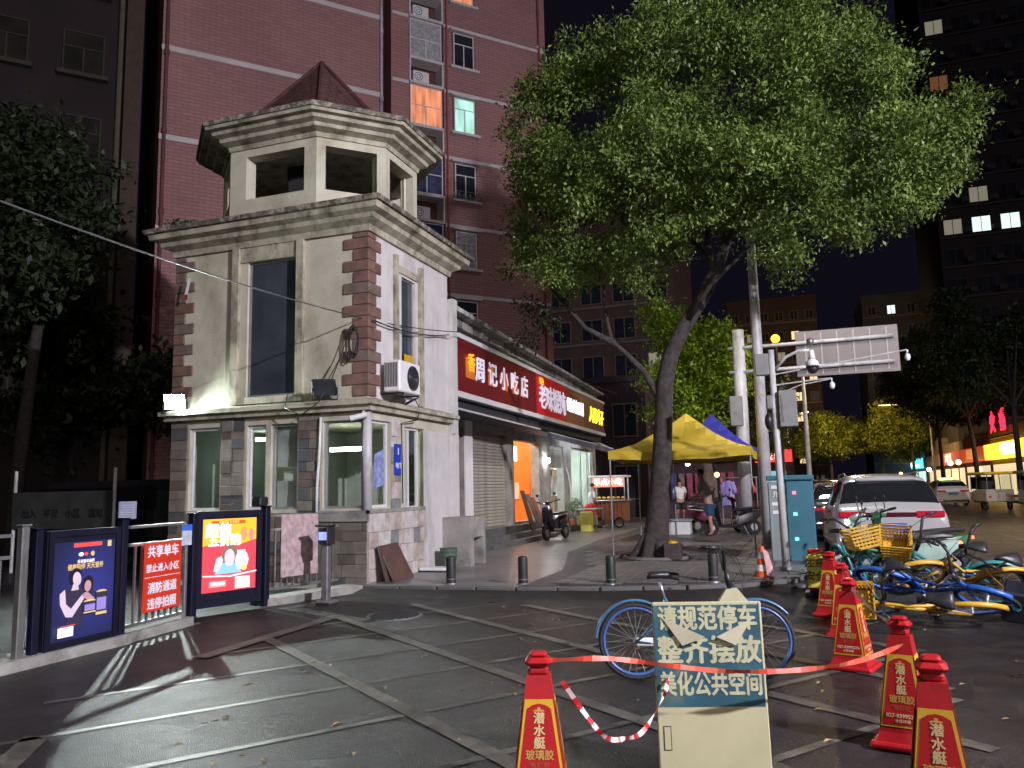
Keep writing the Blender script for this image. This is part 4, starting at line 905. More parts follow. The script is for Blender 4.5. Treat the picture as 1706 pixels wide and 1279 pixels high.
# small leaflets and boxes on posts
t = thing('leaflet', 'small blue and white leaflet on the slim steel post', 'leaflet', (-6.84, 7.66, .9)); b = MB(); b.box(-6.835, 7.60, .93, -6.83, 7.76, 1.17); b.build('sheet', M('leaflet_white', (.45, .5, .62), .5, .2, 12), t)
b = MB(); b.box(-6.829, 7.60, 1.1, -6.828, 7.76, 1.17); b.build('header', M('leaflet_blue', (.03, .15, .6), .5), t)
t = thing('info_plate', 'grey printed plate above the navy post by the blue poster', 'plate', (-6.78, 6.75, 1.2)); b = MB(); b.box(-6.80, 6.62, 1.27, -6.79, 6.86, 1.46); b.build('plate', M('info_grey', (.18, .2, .28), .5, .2, 14), t)
for k in range(6): MB().box(-6.7895, 6.64, 1.29 + k * .025, -6.789, 6.84, 1.297 + k * .025).build('text_line', M('ink_grey', (.35, .36, .42), .6), t)
t = thing('alarm_box', 'black box mounted on the navy post right of the glowing screen', 'box', (-6.95, 9.2, 1.35)); MB().rbox(-7.03, 9.1, 1.352, -6.88, 9.28, 1.47, .015).build('shell', mBlack, t)
# pink board
t = thing('pinkish_board', 'blank pinkish grey board tied to the fence by the gatehouse', 'board', (-6.85, 9.8, 0))
m, L = seg((-6.86, 9.5), (-6.70, 10.16)); MB().rbox(0, -.045, .36, L, -.03, 1.21, .004, m).build('sheet', M('board_pink', (.42, .31, .32), .6, .3, 14, dirt=(.28, .2, .2), dscale=8), t)
# ticket kiosk with a small screen
t = thing('access_terminal', 'face recognition terminal with a lit blue screen on a steel post', 'access terminal', (-6.2, 9.72, 0))
b = MB(); b.rbox(-6.30, 9.68, 0, -6.20, 9.78, .86, .01); b.build('pedestal', mSteelD, t); b = MB(); b.rbox(-6.33, 9.64, .80, -6.17, 9.7, 1.02, .012); b.build('head', mBlack, t)
b = MB(); b.box(-6.315, 9.636, .86, -6.185, 9.639, .97); b.build('screen', em('lcd_blue', (.3, .38, 1.0), 1.3), t)
b = MB(); b.rbox(-6.36, 9.6, 1.04, -6.14, 9.8, 1.07, .01); b.rbox(-6.17, 9.6, .8, -6.15, 9.8, 1.04, .01); b.build('hood', mBlack, t)
b = MB(); b.rbox(-6.36, 9.6, 0, -6.1, 9.84, .05, .02); b.build('foot', mSteelD, t)

# ------------------------------------------------------------------ brick apartment blocks (built in their own frame, x along the facade, then turned)
def brickmat(name, c1, c2, mortar, sc=1.0):
    m = M(name, c1, .85, .15, .6); nt = m.node_tree; N = nt.nodes; L = nt.links; b = N['Principled BSDF']
    tc = N.new('ShaderNodeTexCoord'); mp = N.new('ShaderNodeMapping'); mp.inputs['Rotation'].default_value = (R(-90), 0, 0)
    L.new(tc.outputs['Object'], mp.inputs[0]); br = N.new('ShaderNodeTexBrick'); L.new(mp.outputs[0], br.inputs['Vector'])
    br.inputs['Scale'].default_value = 1.0; br.inputs['Brick Width'].default_value = .42 * sc; br.inputs['Row Height'].default_value = .13 * sc; br.inputs['Mortar Size'].default_value = .014 * sc
    br.inputs['Color1'].default_value = (*c1, 1); br.inputs['Color2'].default_value = (*c2, 1); br.inputs['Mortar'].default_value = (*mortar, 1)
    no = N.new('ShaderNodeTexNoise'); no.inputs['Scale'].default_value = .35; no.inputs['Detail'].default_value = 6; L.new(tc.outputs['Object'], no.inputs['Vector'])
    mx = N.new('ShaderNodeMixRGB'); mx.blend_type = 'MULTIPLY'; mx.inputs[0].default_value = .45; L.new(br.outputs[0], mx.inputs[1]); L.new(no.outputs[0], mx.inputs[2])
    L.new(mx.outputs[0], b.inputs['Base Color'])
    bp = N.new('ShaderNodeBump'); bp.inputs['Strength'].default_value = .3; bp.inputs['Distance'].default_value = .01; bp.invert = True
    L.new(br.outputs['Fac'], bp.inputs['Height']); L.new(bp.outputs[0], b.inputs['Normal']); return m
mBrick = brickmat('red_brick', (0.46, 0.235, 0.225), (0.40, 0.20, 0.19), (0.27, 0.155, 0.15))
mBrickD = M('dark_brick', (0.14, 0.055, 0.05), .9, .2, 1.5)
mBand = M('band_white', (.55, .50, .50), .8, .1, 2)
mCurt = M('curtain_grey', (.35, .34, .36), .9, .35, 9)
mWarm = M('curtain_lit', (.62, .22, .11), .9, .45, 9, emit=(1, .33, .16), es=.9); mCyan = M('room_lit', (.35, .72, .55), .9, .55, 2.2, emit=(.45, 1, .75), es=1.0)
for m_, z_ in ((mWarm, .12), (mCyan, .3)):        # curtains and rooms glow unevenly, in folds
    nt = m_.node_tree; bb_ = nt.nodes['Principled BSDF']; nt.links.new(bb_.inputs['Base Color'].links[0].from_socket, bb_.inputs['Emission Color']); no_ = [n for n in nt.nodes if n.type == 'TEX_NOISE'][0]
    mp_ = nt.nodes.new('ShaderNodeMapping'); mp_.inputs['Scale'].default_value = (1, 1, z_); tc_ = [n for n in nt.nodes if n.type == 'TEX_COORD'][0]; nt.links.new(tc_.outputs['Object'], mp_.inputs[0]); nt.links.new(mp_.outputs[0], no_.inputs['Vector'])
mPaneD = M('pane_dark', (.02, .022, .034), .22, .4, 1.2, spec=.4)
rb_ = thing('apartment_block', 'tall red brick apartment block with white bands rising behind the gatehouse', 'apartment building', (0, 0, 0))
ZT = 30
MB().box(-11, 0, 0, -2.9, 12, ZT).build('brick_wall', mBrick, rb_)
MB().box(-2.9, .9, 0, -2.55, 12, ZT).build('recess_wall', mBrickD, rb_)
MB().box(-2.55, 0, 0, -1.78, 12, ZT).build('brick_wall', mBrick, rb_)
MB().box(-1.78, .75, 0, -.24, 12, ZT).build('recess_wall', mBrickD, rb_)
MB().box(-.24, 0, 0, 4.64, 12, ZT).build('brick_wall', mBrick, rb_)
MB().box(4.64, .25, 0, 4.9, 11.6, ZT).build('corner_pier', mBrick, rb_)
for z in (10.5, 13.8, 17.1, 20.4, 23.7): MB().box(-11.02, -.03, z, -2.9, -.001, z + .2).build('white_band', mBand, rb_)
for k in range(-3, 7):
    z = 9.3 + 2.9 * k + 2.86; MB().box(-.22, -.03, z, 4.66, -.001, z + .14).build('white_band', mBand, rb_)
    MB().box(-2.5, -.03, z, -1.8, -.001, z + .14).build('white_band', mBand, rb_)
def pipe(x, r, mat, z0=0, z1=ZT):
    b = MB(); b.tube([(x, -.08, z0), (x, -.08, z1)], r, 8)
    for k in range(11): b.tube([(x, -.08, 2.4 + k * 2.9), (x, -.08, 2.6 + k * 2.9)], r * 1.5, 8)
    b.build('downpipe', mat, rb_)
pipe(-2.98, .055, mPole); pipe(-.12, .04, M('pipe_red', (.28, .08, .075), .6)); pipe(4.38, .05, M('pipe_red2', (.24, .05, .06), .6)); pipe(-10.85, .06, mBrickD)
def bwin(par, x0, x1, z0, z1, frame, pane, y=-.02, split=2, name='window', grille=False, transom=.62):
    b = MB(); t = .045
    b.box(x0, y, z0, x1, y + .1, z0 + t); b.box(x0, y, z1 - t, x1, y + .1, z1); b.box(x0, y, z0 + t, x0 + t, y + .1, z1 - t); b.box(x1 - t, y, z0 + t, x1, y + .1, z1 - t)
    for k in range(1, split): xx = x0 + (x1 - x0) * k / split; b.box(xx - .02, y, z0 + t, xx + .02, y + .1, z1 - t if not transom else z0 + (z1 - z0) * transom)
    if transom: zz = z0 + (z1 - z0) * transom; b.box(x0 + t, y, zz - .02, x1 - t, y + .1, zz + .02)
    w = b.build(name, frame, par); MB().box(x0 + t, y + .03, z0 + t, x1 - t, y + .045, z1 - t).build('pane', pane, w); return w
pans = {-2: mPaneD, -1: mPaneD, 0: mCurt, 1: mPaneD, 2: mCyan, 3: mPaneD, 4: mWarm, 5: mPaneD}
for k in range(-2, 6):
    z = 10.5 + 2.9 * k
    MB().box(.14, -.006, z - .06, 1.21, -.001, z + 1.6).build('reveal', mBrickD, rb_)
    bwin(rb_, .2, 1.15, z, z + 1.52, mAluW, pans[k], y=-.06, transom=.68)
    b = MB(); b.box(.02, -.2, z + 1.56, 1.3, -.001, z + 1.65); b.build('lintel', mBand, rb_); b = MB(); b.box(.02, -.22, z - .14, 1.34, -.001, z - .03); b.build('sill', mBand, rb_)
z = 13.4; b = MB()
for k in range(9): b.tube([(.05 + k * .17, -.25, z - .05), (.05 + k * .17, -.55, z - .05)], .012, 4)
for y in (-.25, -.4, -.55): b.tube([(.02, y, z - .05), (1.5, y, z - .05)], .012, 4)
b.tube([(.02, -.55, z + .15), (1.5, -.55, z + .15)], .012, 4)
for k in range(5): b.ball((.2 + k * .25, -.4, z + .06), .07, 6, 5)
b.build('flower_rack', mSteelD, rb_)
pb = {-1: mPaneD, 0: M('pane_blue', (.03, .04, .14), .2, .5, 3), 1: M('pane_blue2', (.05, .06, .12), .2, .5, 3), 2: mWarm, 3: mCurt, 4: mPaneD, 5: mPaneD}
for k in range(-1, 6):
    z = 10.55 + 2.9 * k
    bwin(rb_, -1.72, -.3, z, z + 1.68, mAluW, pb[k], y=.05, split=2, transom=.5, name='bay_window')
    b = MB(); b.box(-1.76, -.05, z - .14, -.26, .6, z - .02); b.build('bay_slab', mBand, rb_); b = MB(); b.box(-1.76, -.05, z + 1.7, -.26, .6, z + 1.8); b.build('bay_slab', mBand, rb_)
    MB().box(-1.76, -.03, z + 1.8, -1.7, .7, z + 2.76).build('bay_cheek', mAluW, rb_); MB().box(-.32, -.03, z + 1.8, -.26, .7, z + 2.76).build('bay_cheek', mAluW, rb_)
    b = MB(); b.rbox(-1.55, .1, z + 1.85, -.85, .4, z + 2.35, .02); a_ = b.build('air_conditioner_unit', mWhite, rb_)
    b = MB(); b.ring((-1.32, .09, z + 2.1), (0, 1, 0), .17, .012, 16, 5); b.ring((-1.32, .09, z + 2.1), (0, 1, 0), .08, .01, 12, 4); b.build('fan', mBlack, a_)
rb_.location = (-12.79, 28.88, 0); rb_.rotation_euler = (0, 0, R(48))
# dark block to its left, its shade put into very dark colours
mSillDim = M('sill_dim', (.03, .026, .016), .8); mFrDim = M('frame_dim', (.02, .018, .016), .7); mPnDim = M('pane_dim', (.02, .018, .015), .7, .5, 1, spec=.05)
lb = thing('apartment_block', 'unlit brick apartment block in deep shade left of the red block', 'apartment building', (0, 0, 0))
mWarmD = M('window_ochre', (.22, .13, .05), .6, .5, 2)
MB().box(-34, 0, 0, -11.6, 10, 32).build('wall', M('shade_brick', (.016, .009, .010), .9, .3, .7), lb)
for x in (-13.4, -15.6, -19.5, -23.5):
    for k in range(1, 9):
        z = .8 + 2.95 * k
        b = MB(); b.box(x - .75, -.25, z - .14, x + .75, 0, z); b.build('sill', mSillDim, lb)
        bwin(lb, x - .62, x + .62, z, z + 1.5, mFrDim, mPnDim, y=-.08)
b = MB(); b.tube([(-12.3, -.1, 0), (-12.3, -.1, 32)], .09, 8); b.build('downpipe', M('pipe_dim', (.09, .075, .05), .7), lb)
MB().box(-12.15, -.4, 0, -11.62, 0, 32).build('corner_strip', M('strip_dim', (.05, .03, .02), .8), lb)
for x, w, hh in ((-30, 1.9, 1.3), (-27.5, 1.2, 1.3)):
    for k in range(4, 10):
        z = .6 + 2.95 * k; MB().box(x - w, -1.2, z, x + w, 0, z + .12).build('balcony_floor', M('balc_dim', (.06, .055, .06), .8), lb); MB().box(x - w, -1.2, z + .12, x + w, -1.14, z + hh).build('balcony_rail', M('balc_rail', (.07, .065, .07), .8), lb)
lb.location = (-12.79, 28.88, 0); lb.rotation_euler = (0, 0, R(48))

def block(label, x0, x1, y, zt, depth, mat, cols, rows, ww, wh, lit=(), z0=1.2, dz=2.9, frame=None, name='apartment_block', band=None, litm=None, pane=mPaneD, ac=False):
    t = thing(name, label, 'apartment building', (x0, y, 0))
    MB().box(x0, y, 0, x1, y + depth, zt).build('wall', mat, t)
    MB().box(x0 - .2, y - .2, zt, x1 + .2, y + depth, zt + .3).build('roof', mat, t)
    fr = frame or mAlu
    for r_ in range(rows):
        z = z0 + dz * r_
        if band: MB().box(x0, y - .12, z - .35, x1, y - .001, z - .15).build('floor_band', band, t)
        if ac and r_ % 1 == 0:
            for c_ in range(0, min(cols, 5)):
                xx = x0 + (x1 - x0) * (c_ + 1.0) / cols; MB().rbox(xx - .35, y - .45, z + .1, xx + .35, y - .1, z + .65, .04).build('air_conditioner_unit', fr, t)
        for c_ in range(cols):
            x = x0 + (x1 - x0) * (c_ + .5) / cols
            pm = (litm or {}).get((r_, c_), pane)
            b = MB(); b.box(x - ww / 2, y - .06, z, x + ww / 2, y - .001, z + wh); w = b.build('window', fr, t)
            e = .07; cut = (ww - 3 * e) / 2
            for q in (0, 1): MB().box(x - ww / 2 + e + q * (cut + e), y - .075, z + e, x - ww / 2 + e + q * (cut + e) + cut, y - .061, z + wh - e).build('pane', pm, w)
    return t
mMidB = M('brown_brick', (.085, .05, .045), .9, .25, .8); mFrD = M('frame_brown', (.16, .13, .11), .7)
lw = [E_('window_warm', (1, .75, .4), 1.0), E_('window_cool', (.75, 1, .9), 1.2), E_('window_amber', (1, .5, .15), .5), E_('window_dimw', (.6, .55, .4), .3), E_('window_faint', (.7, .3, .12), .15)]
block('dark brown apartment block with rows of unlit windows behind the shop row', -21, -8.2, 60, 23, 12, mMidB, 5, 7, 1.7, 1.7, frame=mFrD, band=M('band_brown', (.15, .11, .09), .8), litm={(3, 4): lw[3], (2, 4): lw[3]})
block('dark two storey block with pale pilasters beyond the shop row', -12.5, -6.6, 37, 6.4, 9, M('block_purple', (.05, .035, .045), .9), 3, 2, 1.2, 1.6, frame=mFrD, z0=.9)
block('far apartment tower with lit stairs left of the street sign', -8.5, 3.6, 118, 27.5, 14, M('far_brown', (.05, .03, .028), .9, .2, .3), 6, 9, 1.1, 1.3, frame=mFrD, band=M('band_far', (.13, .095, .085), .8), litm={(4, 4): lw[0], (7, 1): lw[3], (7, 4): lw[0], (6, 3): lw[3], (3, 4): lw[0], (2, 5): lw[0], (1, 4): lw[0], (5, 5): lw[0]})
block('far dark apartment tower right of the street sign', 9.6, 19.5, 120, 27, 14, M('far_dark', (.05, .045, .055), .9, .2, .3), 4, 9, 1.1, 1.3, frame=mFrD, band=M('band_far2', (.1, .09, .1), .8), litm={(8, 1): lw[1], (7, 0): lw[3]})
block('tall dark apartment tower with a few lit windows at the right edge', 15.4, 47, 92, 74, 16, M('tower_dark', (.028, .018, .02), .9, .2, .3), 12, 22, 1.8, 1.7, z0=1.3, dz=3.2, ac=True, band=M('band_tower', (.05, .035, .035), .8), frame=M('frame_dk', (.03, .025, .025), .7), litm={(8, 0): lw[3], (8, 1): lw[1], (8, 2): lw[1], (9, 1): lw[3], (13, 0): lw[4], (15, 0): lw[3]})
# shops across the road
def streetshop(x, y0, y1, label, sign, colr, st, zt=5.2, letters=None, lcol=None, wallm=None):
    t = thing('street_shop', label, 'shop', (x, y0, 0), 'shops across the road'); L = y1 - y0
    MB().box(x, y0, 0, x + 8, y1, zt).build('wall', wallm or M('shopwall', (.15, .10, .07), .9, .3, 1), t)
    b = MB(); b.box(x - .5, y0 + .15, 3.0, x - .001, y1 - .15, 4.2); sb = b.build('sign_board', E_('sign_lit', colr, st) if st else M('sign_dull', colr, .6), t)
    if letters:
        m = face((x - .52, (y0 + y1) / 2, 3.6), (0, -1, 0), (0, 0, 1)); text(letters, E_('sign_letter', lcol, st * 1.3), .95, m, sb, bold=.04)
    b = MB(); b.box(x - .02, y0 + .5, .3, x + .0, y1 - .5, 2.6); b.build('shop_window', sign, t)
    return t
wl_ = E_('shop_window_lit', (1, .8, .5), .8); wc_ = E_('shop_window_cool', (.6, 1, .95), 1.0); wd_ = M('shop_window_dark', (.05, .04, .04), .2)
streetshop(14.8, 59, 75, 'shop across the road with a glowing yellow fascia', wl_, (1, .60, .03), 3.0, 5.4, '牛骨汤面馆', (1, .95, .7))
streetshop(14.8, 75.2, 86, 'shop across the road with dull red fascia', wl_, (.8, .10, .03), .5, 5.4, '烟酒超市', (1, .4, .1))
streetshop(14.8, 86.2, 98, 'shop across the road with a pinkish white sign', wl_, (.5, .10, .05), .9, 5.2, '水果生鲜', (1, .8, .7))
streetshop(14.8, 98.2, 110, 'shop across the road with a dark fascia and amber window', wl_, (.2, .12, .1), 0, 6)
streetshop(14.6, 110.2, 128, 'shop across the road with a small cyan lit sign', wc_, (.1, .75, .85), 1.8, 5, '药房', (.9, 1, 1))
streetshop(14.4, 128.2, 160, 'most distant shop with bluish white lit sign', wc_, (.5, .85, 1), 1.2, 5, '便利店', (.9, 1, 1))
t = thing('neon_sign', 'pair of red neon characters standing on the yellow fascia roof', 'neon sign', (14.3, 66, 5.8)); mN = E_('neon_red', (1, .02, .06), 2.6)
for k, ch in enumerate('火锅'): text(ch, mN, 1.7, face((14.2, 70.5 - k * 3.2, 5.7), (0, -1, 0), (0, 0, 1)), t, 'letter', .05, .03)
MB().box(14.4, 65, 4.6, 14.5, 73, 4.75).build('sign_rail', mSteelD, t)
# far kerb and pavement
b = MB(); b.box(12.2, -20, -.02, 14.79, 160, .12); b.build('far_pavement', mConc, kind='structure')

# ------------------------------------------------------------------ trees
def leafmat(name, c, var=.45):
    m = M(name, c, .5, var, 1.1, spec=.35); nt = m.node_tree; N = nt.nodes; L = nt.links; b = N['Principled BSDF']
    src = b.inputs['Base Color'].links[0].from_socket
    n = N.new('ShaderNodeTexNoise'); n.inputs['Scale'].default_value = 23; tc = N.new('ShaderNodeTexCoord'); L.new(tc.outputs['Object'], n.inputs['Vector'])
    r_ = N.new('ShaderNodeMapRange'); r_.inputs['From Min'].default_value = .35; r_.inputs['From Max'].default_value = .65; r_.inputs['To Min'].default_value = .45; r_.inputs['To Max'].default_value = 1.5
    L.new(n.outputs[0], r_.inputs[0]); mx = N.new('ShaderNodeVectorMath'); mx.operation = 'SCALE'; L.new(src, mx.inputs[0]); L.new(r_.outputs[0], mx.inputs['Scale'])
    L.new(mx.outputs[0], b.inputs['Base Color'])
    tr = N.new('ShaderNodeBsdfTranslucent'); L.new(mx.outputs[0], tr.inputs[0]); ms = N.new('ShaderNodeMixShader'); ms.inputs[0].default_value = .28
    L.new(b.outputs[0], ms.inputs[1]); L.new(tr.outputs[0], ms.inputs[2]); L.new(ms.outputs[0], N['Material Output'].inputs[0]); return m
def leaves(name, mat, blobs, density, size, parent, seed=1, twig=.2, droop=.35):
    g = np.random.default_rng(seed); C_, Rr = [], []
    for (x, y, z, r) in blobs:
        n = max(3, int(density * r * r)); K = max(3, int(9 * r)); e = g.normal(size=(K, 3)); e /= np.linalg.norm(e, axis=1)[:, None]
        cc = np.array([x, y, z]) + e * (r * g.uniform(.45, .85, K))[:, None] * np.array([1, 1, .85]); kr = (.26 * r + .22) * g.uniform(.7, 1.25, K); w = g.integers(0, K, n)
        d = g.normal(size=(n, 3)); d[:, 2] += .25; d /= np.linalg.norm(d, axis=1)[:, None]
        C_.append(cc[w] + d * (kr[w] * g.uniform(.6, 1.05, n))[:, None] * np.array([1, 1, .75])); Rr.append(d)
    C_ = np.concatenate(C_); D = np.concatenate(Rr); per = 56
    n = len(C_) * per; c = np.repeat(C_, per, 0); d = np.repeat(D, per, 0)
    off = g.normal(size=(n, 3)) * twig * np.array([1, 1, .6]); p = c + off
    ax = d * .6 + g.normal(size=(n, 3)) * .8 - np.array([0, 0, droop]); ax /= np.linalg.norm(ax, axis=1)[:, None]      # leaf direction
    nr = np.array([0, 0, 1.0]) + g.normal(size=(n, 3)) * .7 + d * .5; sd = np.cross(ax, nr); sd /= np.linalg.norm(sd, axis=1)[:, None] + 1e-9
    s_ = size * g.uniform(.6, 1.3, n)[:, None]
    up = np.cross(sd, ax)
    v = np.stack([p, p + ax * s_ * .5 + sd * s_ * .24 + up * s_ * .06, p + ax * s_, p + ax * s_ * .5 - sd * s_ * .24 + up * s_ * .06], 1).reshape(-1, 3)
    off = np.zeros(3); q = parent
    while q is not None: off += np.array(q.location); q = q.parent
    v -= off; me = bpy.data.meshes.new(name); me.vertices.add(len(v)); me.vertices.foreach_set('co', v.astype(np.float32).ravel())
    me.loops.add(n * 4); me.loops.foreach_set('vertex_index', np.arange(n * 4, dtype=np.int32)); me.polygons.add(n)
    me.polygons.foreach_set('loop_start', np.arange(0, n * 4, 4, dtype=np.int32)); me.update(calc_edges=True); me.materials.append(mat)
    o = bpy.data.objects.new(name, me); COL.objects.link(o); o.parent = parent; return o
leafA = leafmat('leaf_green', (.125, .185, .038), .55); leafB = leafmat('leaf_lime_lit', (.21, .31, .02)); leafC = leafmat('leaf_dark', (.035, .05, .022)); leafD = leafmat('leaf_amber_lit', (.17, .19, .02))  # lime and amber leaves have lamp light put into their colour
tr = thing('street_tree', 'large leaning street tree with a dense broad crown over the pavement', 'tree', (-2.72, 15.9, .1))
TP = [(-2.8, 15.9, .08), (-2.76, 15.9, .3), (-2.70, 15.9, .8), (-2.62, 15.9, 1.4), (-2.55, 15.9, 2.1), (-2.48, 15.9, 2.9), (-2.43, 15.9, 3.55), (-2.28, 15.9, 4.1), (-2.02, 15.9, 4.6), (-1.66, 15.9, 5.1), (-1.30, 15.9, 5.75), (-1.05, 15.9, 6.35), (-.86, 15.9, 6.9), (-.6, 15.9, 7.8), (-.3, 15.9, 8.8)]
TR = [.36, .27, .225, .205, .19, .18, .17, .16, .15, .14, .125, .11, .09, .06, .03]
b = MB(); b.tube(TP, TR, 14)
for k in range(7):
    a = k * .9; b.tube([(-2.78 + .12 * math.cos(a), 15.9 + .12 * math.sin(a), .55), (-2.8 + .3 * math.cos(a), 15.9 + .3 * math.sin(a), .22), (-2.8 + .55 * math.cos(a), 15.9 + .55 * math.sin(a), .04)], [.12, .12, .05], 7)
b.build('trunk', mBark, tr, smooth=True)
limbs = [[(-2.5, 15.9, 3.1), (-2.8, 15.85, 3.75), (-3.15, 15.8, 4.15), (-3.45, 15.8, 4.45), (-3.54, 15.8, 4.95), (-3.57, 15.8, 5.6), (-3.9, 15.8, 6.4)],
         [(-1.35, 15.9, 5.7), (-1.45, 15.8, 6.3), (-1.3, 15.7, 7.2), (-1.7, 15.6, 8.3)], [(-1.1, 15.9, 6.2), (-.6, 15.8, 6.9), (.4, 15.7, 7.5), (1.4, 15.6, 7.9), (2.4, 15.5, 8.1)],
         [(-1.0, 15.9, 6.4), (-.3, 16.2, 7.0), (.6, 16.6, 8.4), (1.0, 16.7, 9.4)], [(-3.4, 15.8, 4.4), (-3.9, 15.5, 4.7), (-4.6, 15.3, 5.6)], [(-1.3, 15.9, 5.8), (-2.0, 16.5, 6.8), (-3.2, 16.8, 7.8)],
         [(-2.0, 15.9, 4.65), (-1.4, 15.4, 5.3), (-.6, 15.1, 5.9)]]
for l in limbs: b = MB(); n = len(l); b.tube(l, [.075 * (1 - .75 * i / (n - 1)) for i in range(n)], 9); b.build('limb', mBark, tr, smooth=True)
BL = [(-4.78, 10.0, .75), (-4.01, 10.5, .79), (-2.82, 10.6, .92), (-1.56, 10.87, 1.18), (-.38, 10.48, 1.1), (.6, 10.3, 1.0), (1.68, 10.05, .62), (1.9, 9.3, .72), (1.15, 9.2, 1.15), (3.05, 8.12, .62), (2.37, 7.85, .95), (2.7, 7.2, .65), (2.0, 6.7, .8),
      (1.0, 6.8, 1.0), (1.25, 6.25, .42), (-.1, 6.1, .7), (-.1, 5.6, .34), (-4.85, 8.8, .9), (-5.1, 7.78, .76), (-4.1, 8.0, 1.4), (-5.15, 6.6, .72), (-4.55, 6.15, .72), (-3.64, 6.3, .85), (-2.4, 6.55, .95), (-1.72, 7.7, 1.5), (-.52, 8.1, 1.6),
      (-2.51, 9.0, 1.5), (.59, 7.95, 1.25), (-.6, 6.9, .75), (-2.6, 5.6, .4)]
bl = []
for (x, z, r) in BL:
    D = min(2.4, r * 1.6); k = 3 if r > .7 else 2
    for i in range(k):
        f = (i / (k - 1) - .5) * 2; yy = 15.9 + f * D; sc_ = yy / 15.9
        bl.append((x * sc_, yy, 1.5 + (z - 1.5) * sc_, r * (1 - .22 * abs(f))))
leaves('crown', leafA, bl, 66, .09, tr, 3, .14)
leaves('crown', leafC, [(-5.05, 15.9, 4.95, .5)], 60, .1, tr, 4, .14)
t2 = thing('street_tree', 'bright lime green tree behind the yellow tent', 'tree', (-2.9, 27, .1))
b = MB(); b.tube([(-2.9, 27, .1), (-2.85, 27, 2), (-3.0, 27, 3.6), (-2.9, 27, 5.5)], [.2, .16, .13, .05], 10); b.build('trunk', mBarkB, t2, smooth=True)
leaves('crown', leafB, [(-3.96, 27, 7.3, .9), (-3.4, 27, 6.4, 1.2), (-2.7, 27.2, 6.4, 1.0), (-2.5, 26.6, 5.3, 1.25), (-3.6, 26.7, 5.0, 1.25), (-2.8, 26.4, 4.3, 1.2), (-2.1, 26.8, 4.7, .8), (-4.3, 27, 4.2, .6), (-3.2, 26.5, 3.8, .8), (-3, 28, 5.5, 1.8)], 30, .15, t2, 5, .22)
def tree(x, y, h, r, label, mat, dens=9, ls=.22, seed=1, lean=0, z0=.1, bark=mBark):
    t = thing('street_tree', label, 'tree', (x, y, z0), 'trees along the street'); g = random.Random(seed)
    b = MB(); b.tube([(x, y, z0), (x + lean * .3, y, h * .3), (x + lean, y, h * .6), (x + lean * 1.2, y, h * .85)], [.2, .16, .12, .04], 9); b.build('trunk', bark, t, smooth=True)
    bl = [(x + lean, y, h * .7, r * .7)]
    for k in range(10): a = g.uniform(0, 6.28); q = g.uniform(.4, .8) * r; bl.append((x + lean + q * math.cos(a), y + q * math.sin(a), h * g.uniform(.5, .92), r * g.uniform(.3, .5)))
    for k in range(3): a = k * 2.1 + seed; MB().tube([(x + lean * .6, y, h * .42), (x + lean + .35 * r * math.cos(a), y + .3 * r * math.sin(a), h * .58), (x + lean + .6 * r * math.cos(a), y + .6 * r * math.sin(a), h * .75)], [.09, .06, .02], 7).build('limb', bark, t)
    leaves('crown', mat, bl, dens, ls, t, seed, .35); return t
tree(12.5, 56, 14, 4.6, 'tall dark tree across the road in front of the yellow fascia', leafC, 13, .26, 11)
tree(12.5, 68, 14.5, 4.8, 'dark tree across the road beyond the silver tricycle', leafC, 12, .28, 12, -.6)
tree(12.5, 84, 14, 4.8, 'dark tree across the road above the green lit taxi sign', leafC, 12, .3, 13)
tree(12.4, 103, 12, 5.0, 'yellow green tree under the right end of the big street sign', leafD, 11, .35, 14)
tree(9.6, 108, 10, 4.6, 'low yellow green tree left of the cyan shop sign', leafD, 11, .36, 15)
tree(3.6, 104, 9.6, 4.2, 'distant olive tree right of the steel camera pole', leafD, 11, .36, 16)
tree(-2.8, 42, 8.5, 2.6, 'mottled trunk tree behind the clothes rack and the tents', leafC, 8, .25, 17, bark=mBarkB)
tree(-2.2, 58, 9, 3.0, 'second far kerb side tree beyond the clothes rack', leafD, 7, .28, 18, bark=mBarkB)
lt = thing('garden_tree', 'dark broad leaved tree inside the compound at the left edge', 'tree', (-19.5, 15.5, 0))
b = MB(); b.tube([(-19.5, 15.5, 0), (-19.3, 15.5, 3), (-18.6, 15.2, 6), (-17.8, 15, 8.5)], [.2, .17, .13, .06], 10); b.build('trunk', mBark, lt, smooth=True)
leaves('crown', leafC, [(-18.9, 15, 10.6, 1.3), (-17.6, 15, 9.9, 1.1), (-16.6, 15, 9.0, .9), (-18.2, 14.5, 8.6, 1.5), (-16.9, 14.7, 7.9, 1.0), (-18.6, 14.5, 7.0, 1.3), (-17.0, 14.2, 6.9, .7), (-20, 15, 9, 2.0)], 15, .26, lt, 8, .3)
leaves('crown', leafC, [(-20.5, 19, 5.5, 2.4), (-18, 20, 5, 2.0), (-22.5, 19, 4.5, 2.5)], 8, .3, lt, 9, .4)
